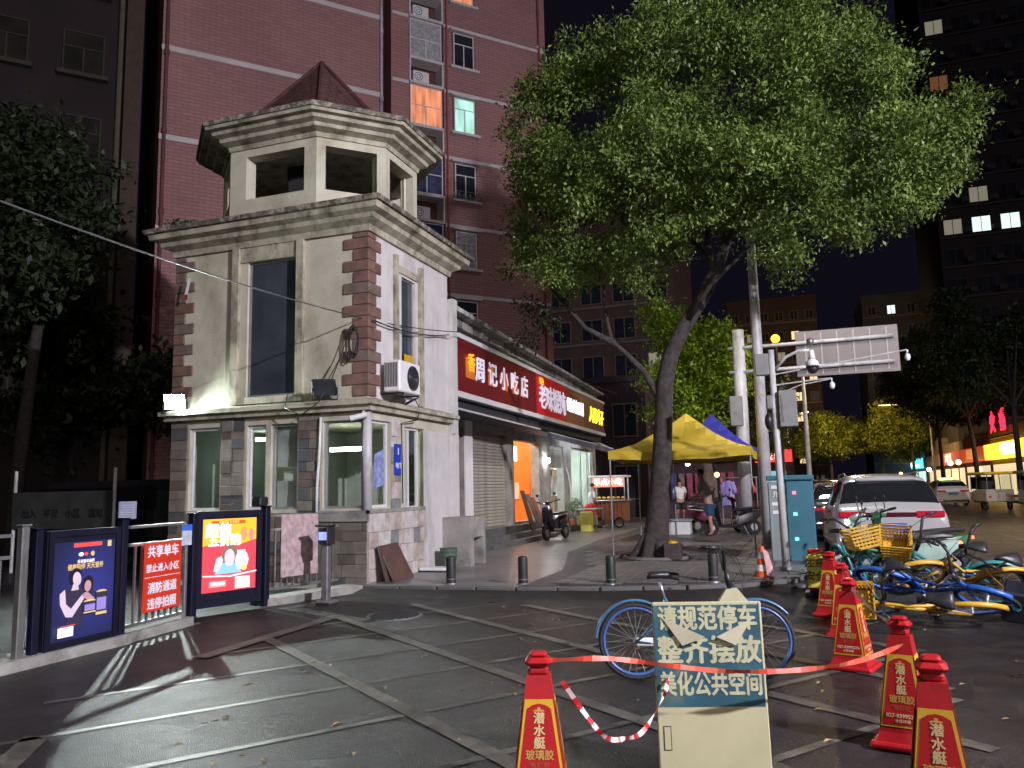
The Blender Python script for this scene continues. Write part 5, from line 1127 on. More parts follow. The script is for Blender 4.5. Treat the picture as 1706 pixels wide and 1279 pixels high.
# compound wall and garage front in the dark on the left
t = thing('compound_building', 'dim pale entrance hall with doors far behind the fence', 'building', (-20, 24, 0)); mDim = M('dim_render', (.10, .105, .105), .9, .3, 1, dirt=(.04, .045, .045), dscale=.8)
MB().box(-30, 24, 0, -14, 30, 5.2).build('wall', mDim, t); MB().box(-30, 23.4, 4.2, -14, 24, 4.5).build('canopy', mDim, t)
for x in (-22.8, -20.6, -18.4): bwin(t, x - .9, x + .9, .4, 3.6, mFrD, mPaneD, y=23.9, name='door')
t = thing('notice_wall', 'long low notice board with dark lettering behind the fence', 'notice board', (-14.5, 12.6, 0))
MB().box(-15.6, 12.4, .9, -12.9, 12.5, 1.65).build('board', M('board_dim', (.03, .032, .031), .8, .3, 3), t)
for x in (-15.6, -12.9): MB().tube([(x, 12.45, 0), (x, 12.45, 2.1)], .035, 8).build('post', mPole, t)
for k in range(4): text(['出入', '平安', '小区', '通知'][k], mBlack, .2, FY((-15.1 + k * .6, 12.39, 1.2)), t, bold=.03)
t = thing('parked_van', 'dark van parked behind the notice board in the shade', 'van', (-16, 15.5, 0))
MB().rbox(-17.6, 14.5, .35, -13.6, 16.2, 1.9, .25).build('body', mCarD, t); MB().rbox(-17.4, 14.48, 1.25, -13.8, 14.52, 1.75, .05).build('window', mCarGlass, t)
for x in (-16.8, -14.5): MB().tube([(x, 14.48, .33), (x, 14.75, .33)], .33, 18).build('wheel', mRubber, t)

# ------------------------------------------------------------------ poles and gantry
def lamppost(x, y, h, ax, ay, label, r=.105):
    t = thing('street_lamp', label, 'street lamp', (x, y, 0), 'street lamps'); dx, dy = ax - x, ay - y
    b = MB(); b.tube([(x, y, 0), (x, y, h * .5), (x, y, h), (x + dx * .25, y + dy * .25, h + .45), (x + dx * .95, y + dy * .95, h + .6)], [r * 1.25, r, r * .7, r * .45, r * .35], 14); b.build('pole', mPole, t, smooth=True)
    b = MB(); b.cyl(x, y, 0, .25, r * 1.7, r * 1.5, 14); b.build('base', mPole, t)
    m = Matrix.Translation((ax, ay, h + .6)) @ Matrix.Rotation(math.atan2(dy, dx), 4, 'Z'); b = MB(); b.rbox(-.35, -.14, -.03, .35, .14, .09, .03, m); hd = b.build('lamp_head', mSteelD, t)
    MB().box(-.28, -.11, -.038, .28, .11, -.031, m).build('diffuser', E_('lamp_glow', (1, .95, .88), 4), hd); return t
lamppost(-.72, 18.28, 8.6, .5, 19.4, 'tall pale street lamp pole rising into the leaning tree crown', .115)
lamppost(13.4, 1.0, 8.95, 11.7, 1.2, 'assumed street lamp on the far pavement beyond the right photo edge')  # unseen; assumed from the light on the side wall and tree crown
lamppost(-.4, -14.0, 9.1, 2.2, -13.4, 'assumed street lamp standing behind the camera')  # unseen; assumed lamp put here to light the gatehouse front
lamppost(.4, 40, 7.5, 1.9, 40, 'distant added street lamp on the near kerb')  # post added to carry the warm near kerb light
lamppost(12.4, 88, 8.5, 8.2, 88, 'distant added street lamp on the far pavement among yellow lit trees')  # lamp added for its warm light on the far trees
lamppost(-1, 92, 8.5, 1.0, 92, 'most distant added street lamp on the near kerb')  # lamp added for its light on the olive tree
lamppost(12.6, 33, 7.0, 9.2, 33, 'added street lamp on the far pavement beside the tricycles')  # post added for the light over the right side of the road
gt = thing('sign_gantry', 'pale post with a long grey sign panel seen from behind', 'road sign', (-1.5, 23.8, .1))
b = MB(); b.tube([(-1.5, 23.8, .1), (-1.45, 23.8, 5.95)], [.2, .165], 16); b.build('post', mPole, gt, smooth=True)
for z in (5.42, 4.72): MB().tube([(-1.75, 23.72, z - .02), (2.62, 23.72, z + .02)], .055, 10).build('arm', mPole, gt, smooth=True)
mRib = M('sign_rib', (.32, .30, .28), .5, .1); mSB = M('sign_back', (.15, .135, .13), .5, .1, 2, metal=.3)
b = MB(); b.rbox(.1, 23.8, 4.46, 2.76, 23.84, 5.76, .01); sbk = b.build('sign_panel', mSB, gt)
for k in range(6): MB().box(.35 + k * .42, 23.775, 4.52, .385 + k * .42, 23.799, 5.7).build('rib', mRib, sbk)
MB().rbox(-1.78, 23.55, 3.15, -1.42, 23.62, 4.0, .02).build('control_box', mGreyBox, gt)
# camera pole
cpz = thing('camera_pole', 'grey steel camera pole with boxes and curved arm before the teal cabinet', 'camera pole', (-.31, 13.92, .1))
b = MB(); b.tube([(-.31, 13.92, .1), (-.325, 13.92, 2.0), (-.335, 13.92, 3.72)], [.066, .055, .05], 14); b.build('pole', mPole, cpz, smooth=True)
b = MB(); b.cyl(-.31, 13.92, .1, .16, .11, .1, 14); b.build('base', mSteelD, cpz)
b = MB(); b.rbox(-.60, 13.86, 3.3, -.38, 14.02, 3.66, .01); b.build('box', mGreyBox, cpz); b = MB(); b.rbox(-.26, 13.8, 2.42, .02, 13.96, 3.02, .01); bx_ = b.build('control_box', mGreyBox, cpz)
MB().box(-.22, 13.79, 2.5, -.19, 13.8, 2.94).build('hinge', mSteelD, bx_)
MB().rbox(-.46, 13.82, 2.72, -.36, 13.96, 2.95, .02).build('box', mGreyBox, cpz)
b = MB(); b.tube([(-.31, 13.92, 3.35), (-.1, 13.88, 3.58), (.1, 13.86, 3.66), (.27, 13.85, 3.66)], .025, 8); b.build('arm', mPole, cpz, smooth=True)
dm = MB(); dm.ball((.30, 13.85, 3.42), .105, 14, 10, (1, 1, .9)); dm.tube([(.3, 13.85, 3.5), (.3, 13.85, 3.66)], [.06, .035], 10); d_ = dm.build('dome_camera', mWhite, cpz, smooth=True)
b = MB(); b.ball((.30, 13.85, 3.35), .088, 14, 8); b.tube([(.3, 13.85, 3.44), (.3, 13.85, 3.36)], [.1, .1], 14); b.build('dome_glass', mBlack, d_, smooth=True)
MB().ball((.29, 13.85, 3.80), .06, 10, 8, (1, 1, 1.1)).build('beacon', mSteelD, cpz, smooth=True)
for (z0, x1, z1) in ((3.12, .58, 3.18), (3.30, 1.72, 3.56)):
    b = MB(); b.tube([(-.31, 13.92, z0), (x1 * .5, 13.9, (z0 + z1) / 2 + .02), (x1, 13.9, z1)], .012, 6); b.build('thin_arm', mPole, cpz)
    b = MB(); b.tube([(x1, 13.9, z1), (x1, 13.9, z1 - .06)], .012, 6); b.ball((x1, 13.9, z1 - .12), .055, 10, 8, (.8, .8, 1.15)); b.build('small_camera', mWhite, cpz, smooth=True)
b = MB(); b.tube([(-.31, 13.92, 2.95), (.1, 13.9, 3.1), (.58, 13.9, 3.17)], .009, 6); b.build('brace', mPole, cpz)
b = MB(); b.ball((-.43, 13.86, 2.52), .12, 12, 8, (.6, .9, 1.2)); b.build('loudspeaker', mBlack, cpz, smooth=True)
# teal cabinet
t = thing('teal_cabinet', 'teal and grey roadside cabinet with small green lights beside the camera pole', 'cabinet', (-.18, 15.6, .1)); mTeal = M('teal_paint', (.04, .14, .19), .4, .15, 2); 
b = MB(); b.rbox(-.28, 15.4, .1, .20, 15.95, 1.55, .03); b.build('body', mTeal, t); b = MB(); b.rbox(-.58, 15.42, .1, -.285, 15.93, 1.52, .02); b.build('side_body', M('teal_grey', (.22, .27, .27), .5, .15, 2), t)
b = MB(); b.rbox(-.6, 15.36, 1.55, .22, 15.97, 1.64, .02); b.build('top', mTeal, t); b = MB(); b.box(-.26, 15.396, .2, .18, 15.399, 1.1); b.build('door', mTeal, t)
for z, c in ((.92, (.1, 1, .45)), (.48, (.1, 1, .45)), (1.3, (1, .1, .15))): MB().box(-.16, 15.385, z, -.10, 15.395, z + .05).build('indicator', E_('led_' + str(z), c, 4), t)
for z in (1.4, 1.1, .95): MB().box(-.52, 15.41, z, -.36, 15.419, z + .06).build('label', mWhite, t)
text('充', mWhite, .12, FY((-.45, 15.41, 1.3)), t, bold=.02)
t = thing('waste_bin', 'dark square bin with yellow rubbish beside the tree trunk', 'bin', (-2.35, 15.5, .1)); b = MB(); b.rbox(-2.52, 15.35, .11, -2.2, 15.67, .42, .02); b.build('bin_body', M('bin_dark', (.05, .04, .04), .6, .3, 6), t)
b = MB(); b.ball((-2.36, 15.5, .42), .1, 8, 6, (1, 1, .5)); b.build('rubbish', mYellow, t)
b = MB(); b.ring((-2.75, 15.9, .12), (0, 0, 1), .62, .05, 28, 6); tag(b.build('tree_grate', mConcD), 'low dark rim round the foot of the leaning tree', 'tree surround')
t = thing('striped_cone', 'small orange and white striped cone at the corner of the kerb', 'cone', (-.62, 12.75, .1))
for k in range(5): MB().tube([(-.62, 12.75, .12 + k * .09), (-.62, 12.75, .21 + k * .09)], [.12 - k * .018, .105 - k * .018], 14).build('stripe', [M('cone_orange', (.6, .1, .02), .5), mWhite][k % 2], t)
MB().rbox(-.78, 12.59, .1, -.46, 12.91, .12, .01).build('base', mBlack, t)
b = MB()
for a, c in (((-.58, 12.65, .5), (-.5, 12.6, .2)), ((-.6, 12.66, .52), (-.55, 12.58, .15))): b.slab([a, (a[0] + .05, a[1], a[2]), (c[0] + .05, c[1], c[2]), c], (0, 1, 0), .004)
b.build('tape_tail', mPinkW, t)

# ------------------------------------------------------------------ market tents
def tent(x0, x1, y0, y1, ze, zp, mat, label, legs=True, val=.17):
    t = thing('market_tent', label, 'tent', ((x0 + x1) / 2, (y0 + y1) / 2, .1), 'folding tents on the pavement'); cxx, cyy = (x0 + x1) / 2, (y0 + y1) / 2; b = MB(); n = 12
    def P(u, v):
        m_ = max(abs(u), abs(v)); z = ze + (zp - ze) * ((1 - m_) ** 1.45) * 1.0 - .05 * (1 - min(abs(u), abs(v)) / (m_ + 1e-6)) * m_ * (1 if m_ < 1.01 else 0)
        return (cxx + u * (x1 - x0) / 2, cyy + v * (y1 - y0) / 2, z + .012 * math.sin(7 * u + 5 * v))
    for i in range(n):
        for j in range(n):
            q = [(-1 + 2 * (i + a) / n, -1 + 2 * (j + c) / n) for a, c in ((0, 0), (1, 0), (1, 1), (0, 1))]; b.add([P(*p) for p in q], [(0, 1, 2, 3)])
    b.build('canopy', mat, t, smooth=False); v = MB()
    for s0, s1 in (((-1, -1), (1, -1)), ((1, -1), (1, 1)), ((1, 1), (-1, 1)), ((-1, 1), (-1, -1))):
        for i in range(n):
            p0 = P(s0[0] + (s1[0] - s0[0]) * i / n, s0[1] + (s1[1] - s0[1]) * i / n); p1 = P(s0[0] + (s1[0] - s0[0]) * (i + 1) / n, s0[1] + (s1[1] - s0[1]) * (i + 1) / n)
            w0, w1 = .02 * math.sin(i * 2.3), .02 * math.sin((i + 1) * 2.3); v.add([p0, p1, (p1[0] + w1, p1[1] + w1, p1[2] - val), (p0[0] + w0, p0[1] + w0, p0[2] - val)], [(0, 1, 2, 3)])
    v.build('valance', mat, t)
    for x in (x0 + .03, x1 - .03):
        for y in (y0 + .03, y1 - .03): MB().tube([(x, y, .1), (x, y, ze - .03)], .017, 8).build('leg', mSteelD, t)
    b = MB(); b.tube([(x0, y0 + .04, ze - .2), (cxx - .6, y0 + .04, ze - .06), (cxx, y0 + .04, ze - .22), (cxx + .6, y0 + .04, ze - .06), (x1, y0 + .04, ze - .2)], .01, 5); b.build('scissor_frame', mSteelD, t)
    return t
tent(-3.68, -.86, 16.1, 19.2, 2.22, 3.06, mTentY, 'yellow peaked market tent behind the leaning tree trunk')
tent(-3.4, -.8, 20.0, 23.0, 2.3, 3.35, mTentB, 'blue market tent just behind the yellow tent')
t = thing('white_cool_box', 'white folding table with a pale box under the blue tent', 'table', (-3.4, 23.3, .1)); b = MB(); b.rbox(-3.9, 23, .12, -3.0, 23.5, .5, .03); b.build('box_body', mWhite, t); b = MB(); b.rbox(-3.95, 22.95, .5, -2.95, 23.55, .55, .02); b.build('lid', M('lid_blue', (.3, .35, .45), .5), t)
t = thing('clothes_rack', 'clothes rack with a lavender and a red garment behind the scooters', 'clothes rack', (-1.9, 26, .1))
for x in (-2.35, -1.3): MB().tube([(x, 26, .1), (x, 26, 1.7)], .02, 8).build('upright', mSteelD, t)
MB().tube([(-2.4, 26, 1.7), (-1.25, 26, 1.7)], .02, 8).build('rail', mSteelD, t)
def garment(x, y, z, w, h, mat, label):
    b = MB(); n = 8
    vs = []; 
    for k in range(n + 1):
        u = k / n; ww = w * (.62 + .38 * u); 
        for j in range(7): a = -1 + 2 * j / 6; vs.append((x + ww / 2 * a, y - .09 * math.cos(a * 1.5) + .02 * math.sin(j * 2 + k), z - h * u - .05 * a * a))
    f = [(k * 7 + j, k * 7 + j + 1, k * 7 + 8 + j, k * 7 + 7 + j) for k in range(n) for j in range(6)]; b.add(vs, f); b.add([(p[0], 2 * y - p[1], p[2]) for p in vs], f)
    for s_ in (-1, 1): b.tube([(x + s_ * w * .28, y, z - .05), (x + s_ * w * .5, y, z - .4)], [.07, .09], 8)
    o = b.build('garment', mat, None, smooth=True); return tag(o, label, 'garment', 'garments on the rack')
garment(-2.15, 25.95, 1.62, .42, .75, M('cloth_lavender', (.28, .25, .55), .8, .25, 6), 'lavender shirt on the left of the clothes rack')
garment(-1.6, 25.92, 1.62, .46, .95, M('cloth_red', (.55, .06, .09), .8, .6, 14), 'red patterned dress on the right of the clothes rack')
for k, (x, y, z, c, st, lab) in enumerate([(-4.4, 34, 2.4, (.75, .85, 1), 26, 'bright white stall lamp far behind the yellow tent'), (-3.2, 33.6, 1.9, (1, .65, .12), 10, 'yellow stall lamp left of the standing man'), (-3.25, 33, 2.45, (1, .95, .8), 14, 'white stall lamp above the standing man'), (-3.5, 32.6, 1.55, (.6, .85, .9), 5, 'small bluish stall lamp left of the standing man'),
                              (-1.25, 70, 13.6, (1, .34, .02), 7, 'orange lamp glowing high on the far apartment tower')]):
    t = thing('stall_lamp' if k < 4 else 'orange_lamp', lab, 'lamp', (x, y, z)); r_ = .1 if k < 4 else .36
    MB().ball((x, y, z), r_, 10, 8).build('bulb', E_('glow_%d' % k, c, st), t, smooth=True)
    if k < 4: MB().tube([(x, y, z + .09), (x, y, z + .4)], .012, 5).build('cord', mBlack, t)
    else: MB().tube([(x, y + .4, z - .5), (x, y + .4, z - 13.6)], .12, 8).build('mast', mSteelD, t)
t = thing('stall', 'dark market stall with clothes on hooks far behind the tents', 'stall', (-4, 35, .1)); MB().box(-6.2, 35, .1, -2.4, 35.2, 3).build('back_board', M('stall_dark', (.06, .035, .05), .9, .4, 2), t)
for k in range(9): MB().rbox(-5.6 + k * .34, 34.75, .9, -5.36 + k * .34, 34.9, 2.0, .03).build('hanging_cloth', M('cloth_%d' % k, [(.2, .03, .05), (.05, .06, .2), (.15, .12, .1), (.25, .05, .1)][k % 4], .9, .3, 4), t)
t = thing('red_lit_shop', 'shop with red neon sign at the end of the pavement behind the poles', 'shop', (-2, 75, 0)); MB().box(-9, 76, 0, -.5, 80, 5).build('wall', M('shop_dark', (.08, .05, .05), .9), t); MB().box(-3.8, 75.8, 3.4, -.6, 75.99, 4.5).build('sign_board', E_('neon_red2', (1, .05, .04), 1.5), t)
MB().box(-3.4, 75.75, 1.2, -1.2, 75.99, 2.6).build('shop_window', E_('neon_teal', (.3, .7, .8), .8), t); text('超市', E_('neon_w', (1, .5, .4), 2), .9, FY((-2.2, 75.78, 3.95)), t, bold=.05)

# ------------------------------------------------------------------ people
def skinmesh(name, J, edges, mat, parent, sub=2, root=0):
    me = bpy.data.meshes.new(name); me.from_pydata([tuple(j[:3]) for j in J], edges, []); o = bpy.data.objects.new(name, me); COL.objects.link(o)
    md = o.modifiers.new('s', 'SKIN'); md.use_smooth_shade = True
    for i, v in enumerate(me.skin_vertices[0].data): r = J[i][3]; r2 = J[i][4] if len(J[i]) > 4 else r; v.radius = (r, r2); v.use_root = (i == root)
    o.modifiers.new('u', 'SUBSURF').levels = sub; bpy.context.view_layer.update()
    m2 = bpy.data.meshes.new_from_object(o.evaluated_get(bpy.context.evaluated_depsgraph_get())); bpy.data.objects.remove(o); bpy.data.meshes.remove(me)
    m2.name = name; m2.materials.clear(); m2.materials.append(mat); m2.polygons.foreach_set('use_smooth', [True] * len(m2.polygons)); q = bpy.data.objects.new(name, m2); COL.objects.link(q); q.parent = parent; return q
def person(label, loc, rz, h=1.72, shirt=mWhite, shorts=mNavy, lean=.12, armf=.35, legs_bare=True, skirt=None):
    t = thing('person', label, 'person', (0, 0, 0)); s = h / 1.72; L = lean
    J = [(0, 0, .92, .13, .1), (0, L * .4, 1.12, .125, .095), (0, L, 1.36, .14, .1), (0, L * 1.15, 1.48, .055, .055), (0, L * 1.3 + .01, 1.56, .065, .075), (0, L * 1.35 + .01, 1.66, .075, .092), (0, L * 1.35 - .005, 1.74, .045, .055),
         (.17, L, 1.40, .052), (.23, L + .02, 1.13, .042), (.21, L + armf * .8, 1.0, .032), (.2, L + armf, .98, .035), (-.17, L, 1.40, .052), (-.23, L + .05, 1.13, .042), (-.2, L + armf * .75, 1.02, .032), (-.18, L + armf * .95, 1.0, .035),
         (.1, 0, .84, .09), (.11, .02, .48, .058), (.11, -.01, .1, .038), (.11, .1, .04, .04), (-.1, 0, .84, .09), (-.13, -.03, .48, .058), (-.14, -.08, .1, .038), (-.14, .03, .04, .04)]
    E = [(0, 1), (1, 2), (2, 3), (3, 4), (4, 5), (5, 6), (2, 7), (7, 8), (8, 9), (9, 10), (2, 11), (11, 12), (12, 13), (13, 14), (0, 15), (15, 16), (16, 17), (17, 18), (0, 19), (19, 20), (20, 21), (21, 22)]
    J = [tuple(c * s for c in j) for j in J]; skinmesh('body', J, E, mSkin, t)
    SJ = [(0, 0, .86, .165, .125), (0, L * .45, 1.14, .165, .125), (0, L, 1.36, .165, .125), (0, L * 1.05, 1.44, .08, .08), (.18, L, 1.39, .08), (.235, L + .03, 1.18, .075), (-.18, L, 1.39, .08), (-.235, L + .05, 1.18, .075)]
    skinmesh('shirt', [tuple(c * s for c in j) for j in SJ], [(0, 1), (1, 2), (2, 3), (2, 4), (4, 5), (2, 6), (6, 7)], shirt, t)
    if skirt: b = MB(); b.tube([(0, 0, .98 * s), (0, 0, .8 * s), (0, .02, .5 * s), (0, .0, .22 * s)], [.15, .2, .23, .25], 16); b.build('trousers', skirt, t, smooth=True)
    else: skinmesh('shorts', [tuple(c * s for c in j) for j in [(0, 0, .92, .155, .12), (.1, 0, .8, .12), (.115, .02, .5, .1), (-.1, 0, .8, .12), (-.125, -.02, .5, .1)]], [(0, 1), (1, 2), (0, 3), (3, 4)], shorts, t)
    b = MB(); b.ball((0, L * 1.35 * s - .01, 1.70 * s), .098 * s, 12, 9, (.88, 1.08, .86)); b.build('hair', mHair, t, smooth=True)
    for x in (.11, -.14): b = MB(); b.rbox((x - .05) * s, (-.09 if x < 0 else -.03) * s, 0, (x + .05) * s, (.14 if x > 0 else .08) * s, .05 * s, .02); b.build('shoe', mBlack, t)
    t.location = loc; t.rotation_euler = (0, 0, rz); return t
person('man in a beige shirt and blue shorts standing under the yellow tent', (-2.42, 22.85, .1), R(80), 1.78, M('shirt_beige', (.33, .31, .24), .9, .1, 6), M('shorts_denim', (.02, .06, .13), .9, .2, 9), .16)
person('woman in a white top and red patterned trousers beside the food cart', (-6.95, 27.3, .1), R(-60), 1.5, M('shirt_white', (.6, .6, .62), .9, .1), mRed, .1, .2, skirt=M('cloth_red_print', (.6, .03, .05), .8, .7, 22))
person('person in a white shirt far away seen left of the tree trunk base', (-4.35, 31, .1), R(20), 1.6, mWhite, mBlack, .05, .2)

# ------------------------------------------------------------------ two wheelers
def wheel(t, x, y, z, r, tyre, rim, spokes=24, w=.02, mat_rim=None, name='wheel', par=None):
    b = MB(); b.ring((x, y, z), (0, 1, 0), r - w, w, 40, 8); wh = b.build(name, tyre, t, smooth=True)
    b = MB(); b.ring((x, y, z), (0, 1, 0), r - w * 2.3, w * .8, 40, 6, flat=1.3); b.build('rim', rim, wh, smooth=True)
    b = MB(); b.tube([(x, y - .05, z), (x, y + .05, z)], .028, 12); b.build('hub', mSteelD, wh, smooth=2)
    b = MB()
    for k in range(spokes):
        a = 2 * math.pi * k / spokes; s_ = .03 if k % 2 else -.03; a2 = a + (.5 if k % 4 < 2 else -.5)
        b.tube([(x + .02 * math.cos(a2), y + s_, z + .02 * math.sin(a2)), (x + (r - w * 2.4) * math.cos(a), y, z + (r - w * 2.4) * math.sin(a))], .0022, 3, cap=False)
    b.build('spokes', mSteel, wh, kind='stuff'); return wh
def bicycle(label, fr, fend, rimc, basket=None, apron=None, panel=None, cat='bicycle'):
    t = thing('bicycle', label, cat, (0, 0, 0), 'shared bicycles'); r = .325; RX, FX_ = 0, 1.04
    wheel(t, RX, 0, r, r, mRubber, rimc); wheel(t, FX_, 0, r, r, mRubber, rimc)
    b = MB(); b.ring((RX, 0, r), (0, 1, 0), r + .02, .014, 26, 6, -10, 175, 2.2); b.build('rear_fender', fend, t, smooth=True)
    b = MB(); b.ring((FX_, 0, r), (0, 1, 0), r + .02, .014, 20, 6, 40, 150, 2.2); b.build('front_fender', fend, t, smooth=True)
    sp = Vector((.34, 0, .5)); bbk = Vector((.42, 0, .28)); head = Vector((.86, 0, .72)); hl = Vector((.90, 0, .58))
    b = MB(); b.tube([bbk, sp, (.27, 0, .68)], [.022, .02, .018], 10); b.tube([bbk, (.55, 0, .33), (.78, 0, .52), hl], [.026, .027, .024, .023], 10); b.tube([(.33, 0, .55), (.6, 0, .52), head], [.016, .018, .02], 8)
    b.tube([hl, head + Vector((-.02, 0, .06))], .024, 10)
    for s_ in (-1, 1): b.tube([bbk + Vector((0, s_ * .03, 0)), (0, s_ * .06, r)], .012, 8); b.tube([(.32, s_ * .02, .56), (0, s_ * .06, r)], .011, 8)
    b.build('frame', fr, t, smooth=True)
    b = MB()
    for s_ in (-1, 1): b.tube([hl + Vector((.02, s_ * .045, -.02)), (.97, s_ * .055, .48), (FX_, s_ * .06, r)], .014, 8)
    b.build('fork', fr, t, smooth=True)
    b = MB(); b.rbox(0, -.06, r - .035, .44, -.035, r + .035, .012); b.build('chain_guard', panel or mWhite, t)
    b = MB(); b.tube([bbk + Vector((0, -.1, 0)), bbk + Vector((0, .1, 0))], .018, 8); b.tube([bbk + Vector((0, -.08, 0)), bbk + Vector((.09, -.08, -.13))], .01, 6); b.tube([bbk + Vector((0, .08, 0)), bbk + Vector((-.09, .08, .13))], .01, 6); b.build('crank', mSteelD, t)
    for dx, dy in ((.09, -.13), (-.09, .13)): MB().rbox(bbk.x + dx - .045, dy - .04, bbk.z + (-.145 if dx > 0 else .115), bbk.x + dx + .045, dy + .04, bbk.z + (-.12 if dx > 0 else .14), .005).build('pedal', mBlack, t)
    b = MB(); b.tube([(.275, 0, .66), (.225, 0, .84)], .013, 8); b.build('seat_post', mSteel, t, smooth=True)
    b = MB(); sec = [(.02, .09, .0), (.06, .1, .01), (.14, .075, .012), (.22, .035, .01), (.3, .02, .0)]; vs = []; fs = []
    for (x, w, dz) in sec:
        for k in range(8): a = math.pi * 2 * k / 8; vs.append((.1 + x, w * math.cos(a), .875 + dz + .032 * math.sin(a) - .01 * (x > .25)))
    for i in range(4):
        for k in range(8): j = (k + 1) % 8; fs.append((i * 8 + k, i * 8 + j, i * 8 + 8 + j, i * 8 + 8 + k))
    fs += [tuple(range(7, -1, -1)), tuple(range(32, 40))]; b.add(vs, fs); b.build('saddle', mBlack, t, smooth=True)
    b = MB(); b.tube([head + Vector((-.02, 0, .05)), head + Vector((-.055, 0, .2))], .027, 8); b.tube([head + Vector((-.06, 0, .19)), (.79, .08, 1.0), (.775, .17, 1.1), (.70, .25, 1.12)], .016, 8); b.tube([head + Vector((-.06, 0, .19)), (.79, -.08, 1.0), (.775, -.17, 1.1), (.70, -.25, 1.12)], .016, 8)
    b.build('handlebar', mBlack, t, smooth=True)
    for s_ in (-1, 1): MB().tube([(.73, s_ * .235, 1.115), (.63, s_ * .285, 1.12)], .018, 10).build('grip', mBlack, t, smooth=True)
    for s_ in (-1, 1): MB().tube([(.77, s_ * .18, 1.10), (.90, s_ * .10, 1.02), (.96, s_ * .03, .86), (.93, s_ * .02, .70), (FX_ - .02, s_ * .05, .40) if s_ > 0 else (.5, -.02, .38)], .0035, 5).build('brake_cable', mBlack, t)
    for s_ in (-1, 1): MB().tube([(.76, s_ * .22, 1.11), (.70, s_ * .28, 1.07)], .006, 5).build('brake_lever', mBlack, t)
    if basket:
        bk = MB(); x0, x1, y0, y1, z0, z1 = .92, 1.2, -.17, .17, .72, .94
        for k in range(6):
            z = z0 + (z1 - z0) * k / 5; g = .03 * k / 5
            for (a, c) in (((x0 - g, y0 - g), (x1 + g, y0 - g)), ((x1 + g, y0 - g), (x1 + g, y1 + g)), ((x1 + g, y1 + g), (x0 - g, y1 + g)), ((x0 - g, y1 + g), (x0 - g, y0 - g))):
                dx, dy = c[0] - a[0], c[1] - a[1]; l_ = math.hypot(dx, dy); nx, ny = -dy / l_ * .006, dx / l_ * .006
                bk.add([(a[0] - nx, a[1] - ny, z), (c[0] - nx, c[1] - ny, z), (c[0] + nx, c[1] + ny, z), (a[0] + nx, a[1] + ny, z)] + [(a[0] - nx, a[1] - ny, z + .022), (c[0] - nx, c[1] - ny, z + .022), (c[0] + nx, c[1] + ny, z + .022), (a[0] + nx, a[1] + ny, z + .022)], [(0, 3, 2, 1), (4, 5, 6, 7), (0, 1, 5, 4), (1, 2, 6, 5), (2, 3, 7, 6), (3, 0, 4, 7)])
        for k in range(8):
            for yy in (y0, y1): x = x0 + (x1 - x0) * k / 7; bk.box(x - .008, yy - .004, z0, x + .008, yy + .004, z1)
            for xx in (x0, x1): y = y0 + (y1 - y0) * k / 7; bk.box(xx - .004, y - .008, z0, xx + .004, y + .008, z1)
        bk.box(x0, y0, z0 - .01, x1, y1, z0); bk.build('basket', basket, t)
    if apron:
        b = MB(); b.add([(.80, -.035, .76), (.89, -.035, .77), (.99, -.06, .64), (.90, -.07, .57), (.68, -.05, .58), (.80, .035, .76), (.89, .035, .77), (.99, .06, .64), (.90, .07, .57), (.68, .05, .58)], [(0, 1, 2, 3, 4), (9, 8, 7, 6, 5), (0, 5, 6, 1), (1, 6, 7, 2), (0, 4, 9, 5)]); b.build('stem_cover', apron, t)
    return t
mBlueF = M('frame_blue', (.045, .14, .25), .35, .1, 5); mRimB = M('rim_blue', (.045, .10, .30), .35, .1, 5); mTealF = M('frame_teal', (.03, .22, .23), .35, .1, 5); mYelF = M('frame_yellow', (.50, .29, .03), .4, .12, 5); mBlueP = M('plastic_blue', (.02, .09, .36), .35, .1, 5)
bk = bicycle('light blue shared bicycle standing behind the parking notice board', mBlueF, mBlueF, mRimB, apron=mCream, panel=mWhite); bk.location = (-1.3, 6.42, 0); bk.rotation_euler = (R(-4), 0, R(14)); bk.scale = (.90,) * 3
MB().tube([(.3, .06, .3), (.22, .2, .0)], .01, 6).build('kickstand', mSteel, bk)
b1 = bicycle('yellow shared bicycle lying fallen at the front of the pile', mYelF, mYelF, mBlueP, basket=mYelF); b1.location = (1.62, 9.75, .10); b1.rotation_euler = (R(-74), R(3), R(168)); b1.scale = (.93,) * 3
b2 = bicycle('blue shared bicycle lying across the yellow one in the pile', mBlueP, mBlueP, mBlueP, panel=mBlueP); b2.location = (.92, 10.5, .22); b2.rotation_euler = (R(62), R(8), R(-22)); b2.scale = (.98,) * 3
b3 = bicycle('teal shared bicycle tipped over with its yellow wheel ring upwards', mTealF, mTealF, mTealF, basket=mYelF); b3.location = (2.02, 10.9, .05); b3.rotation_euler = (R(-38), R(-4), R(176)); b3.scale = (.98,) * 3
b4 = bicycle('teal shared bicycle with a yellow basket leaning at the left of the pile', mTealF, mTealF, mTealF, basket=mYelF); b4.location = (.52, 12.1, .0); b4.rotation_euler = (R(12), 0, R(-72)); b4.scale = (.98,) * 3
b5 = bicycle('yellow shared bicycle half buried under the blue one in the pile', mYelF, mYelF, mYelF, panel=mBlueP); b5.location = (1.95, 10.9, .16); b5.rotation_euler = (R(-58), R(-6), R(205)); b5.scale = (.96,) * 3
t = thing('dark_delivery_box', 'black plastic box with a blue round emblem tipped on the road', 'box', (2.15, 9.85, 0)); m_ = Matrix.Translation((2.13, 9.9, .19)) @ Euler((R(18), R(10), R(-14))).to_matrix().to_4x4()
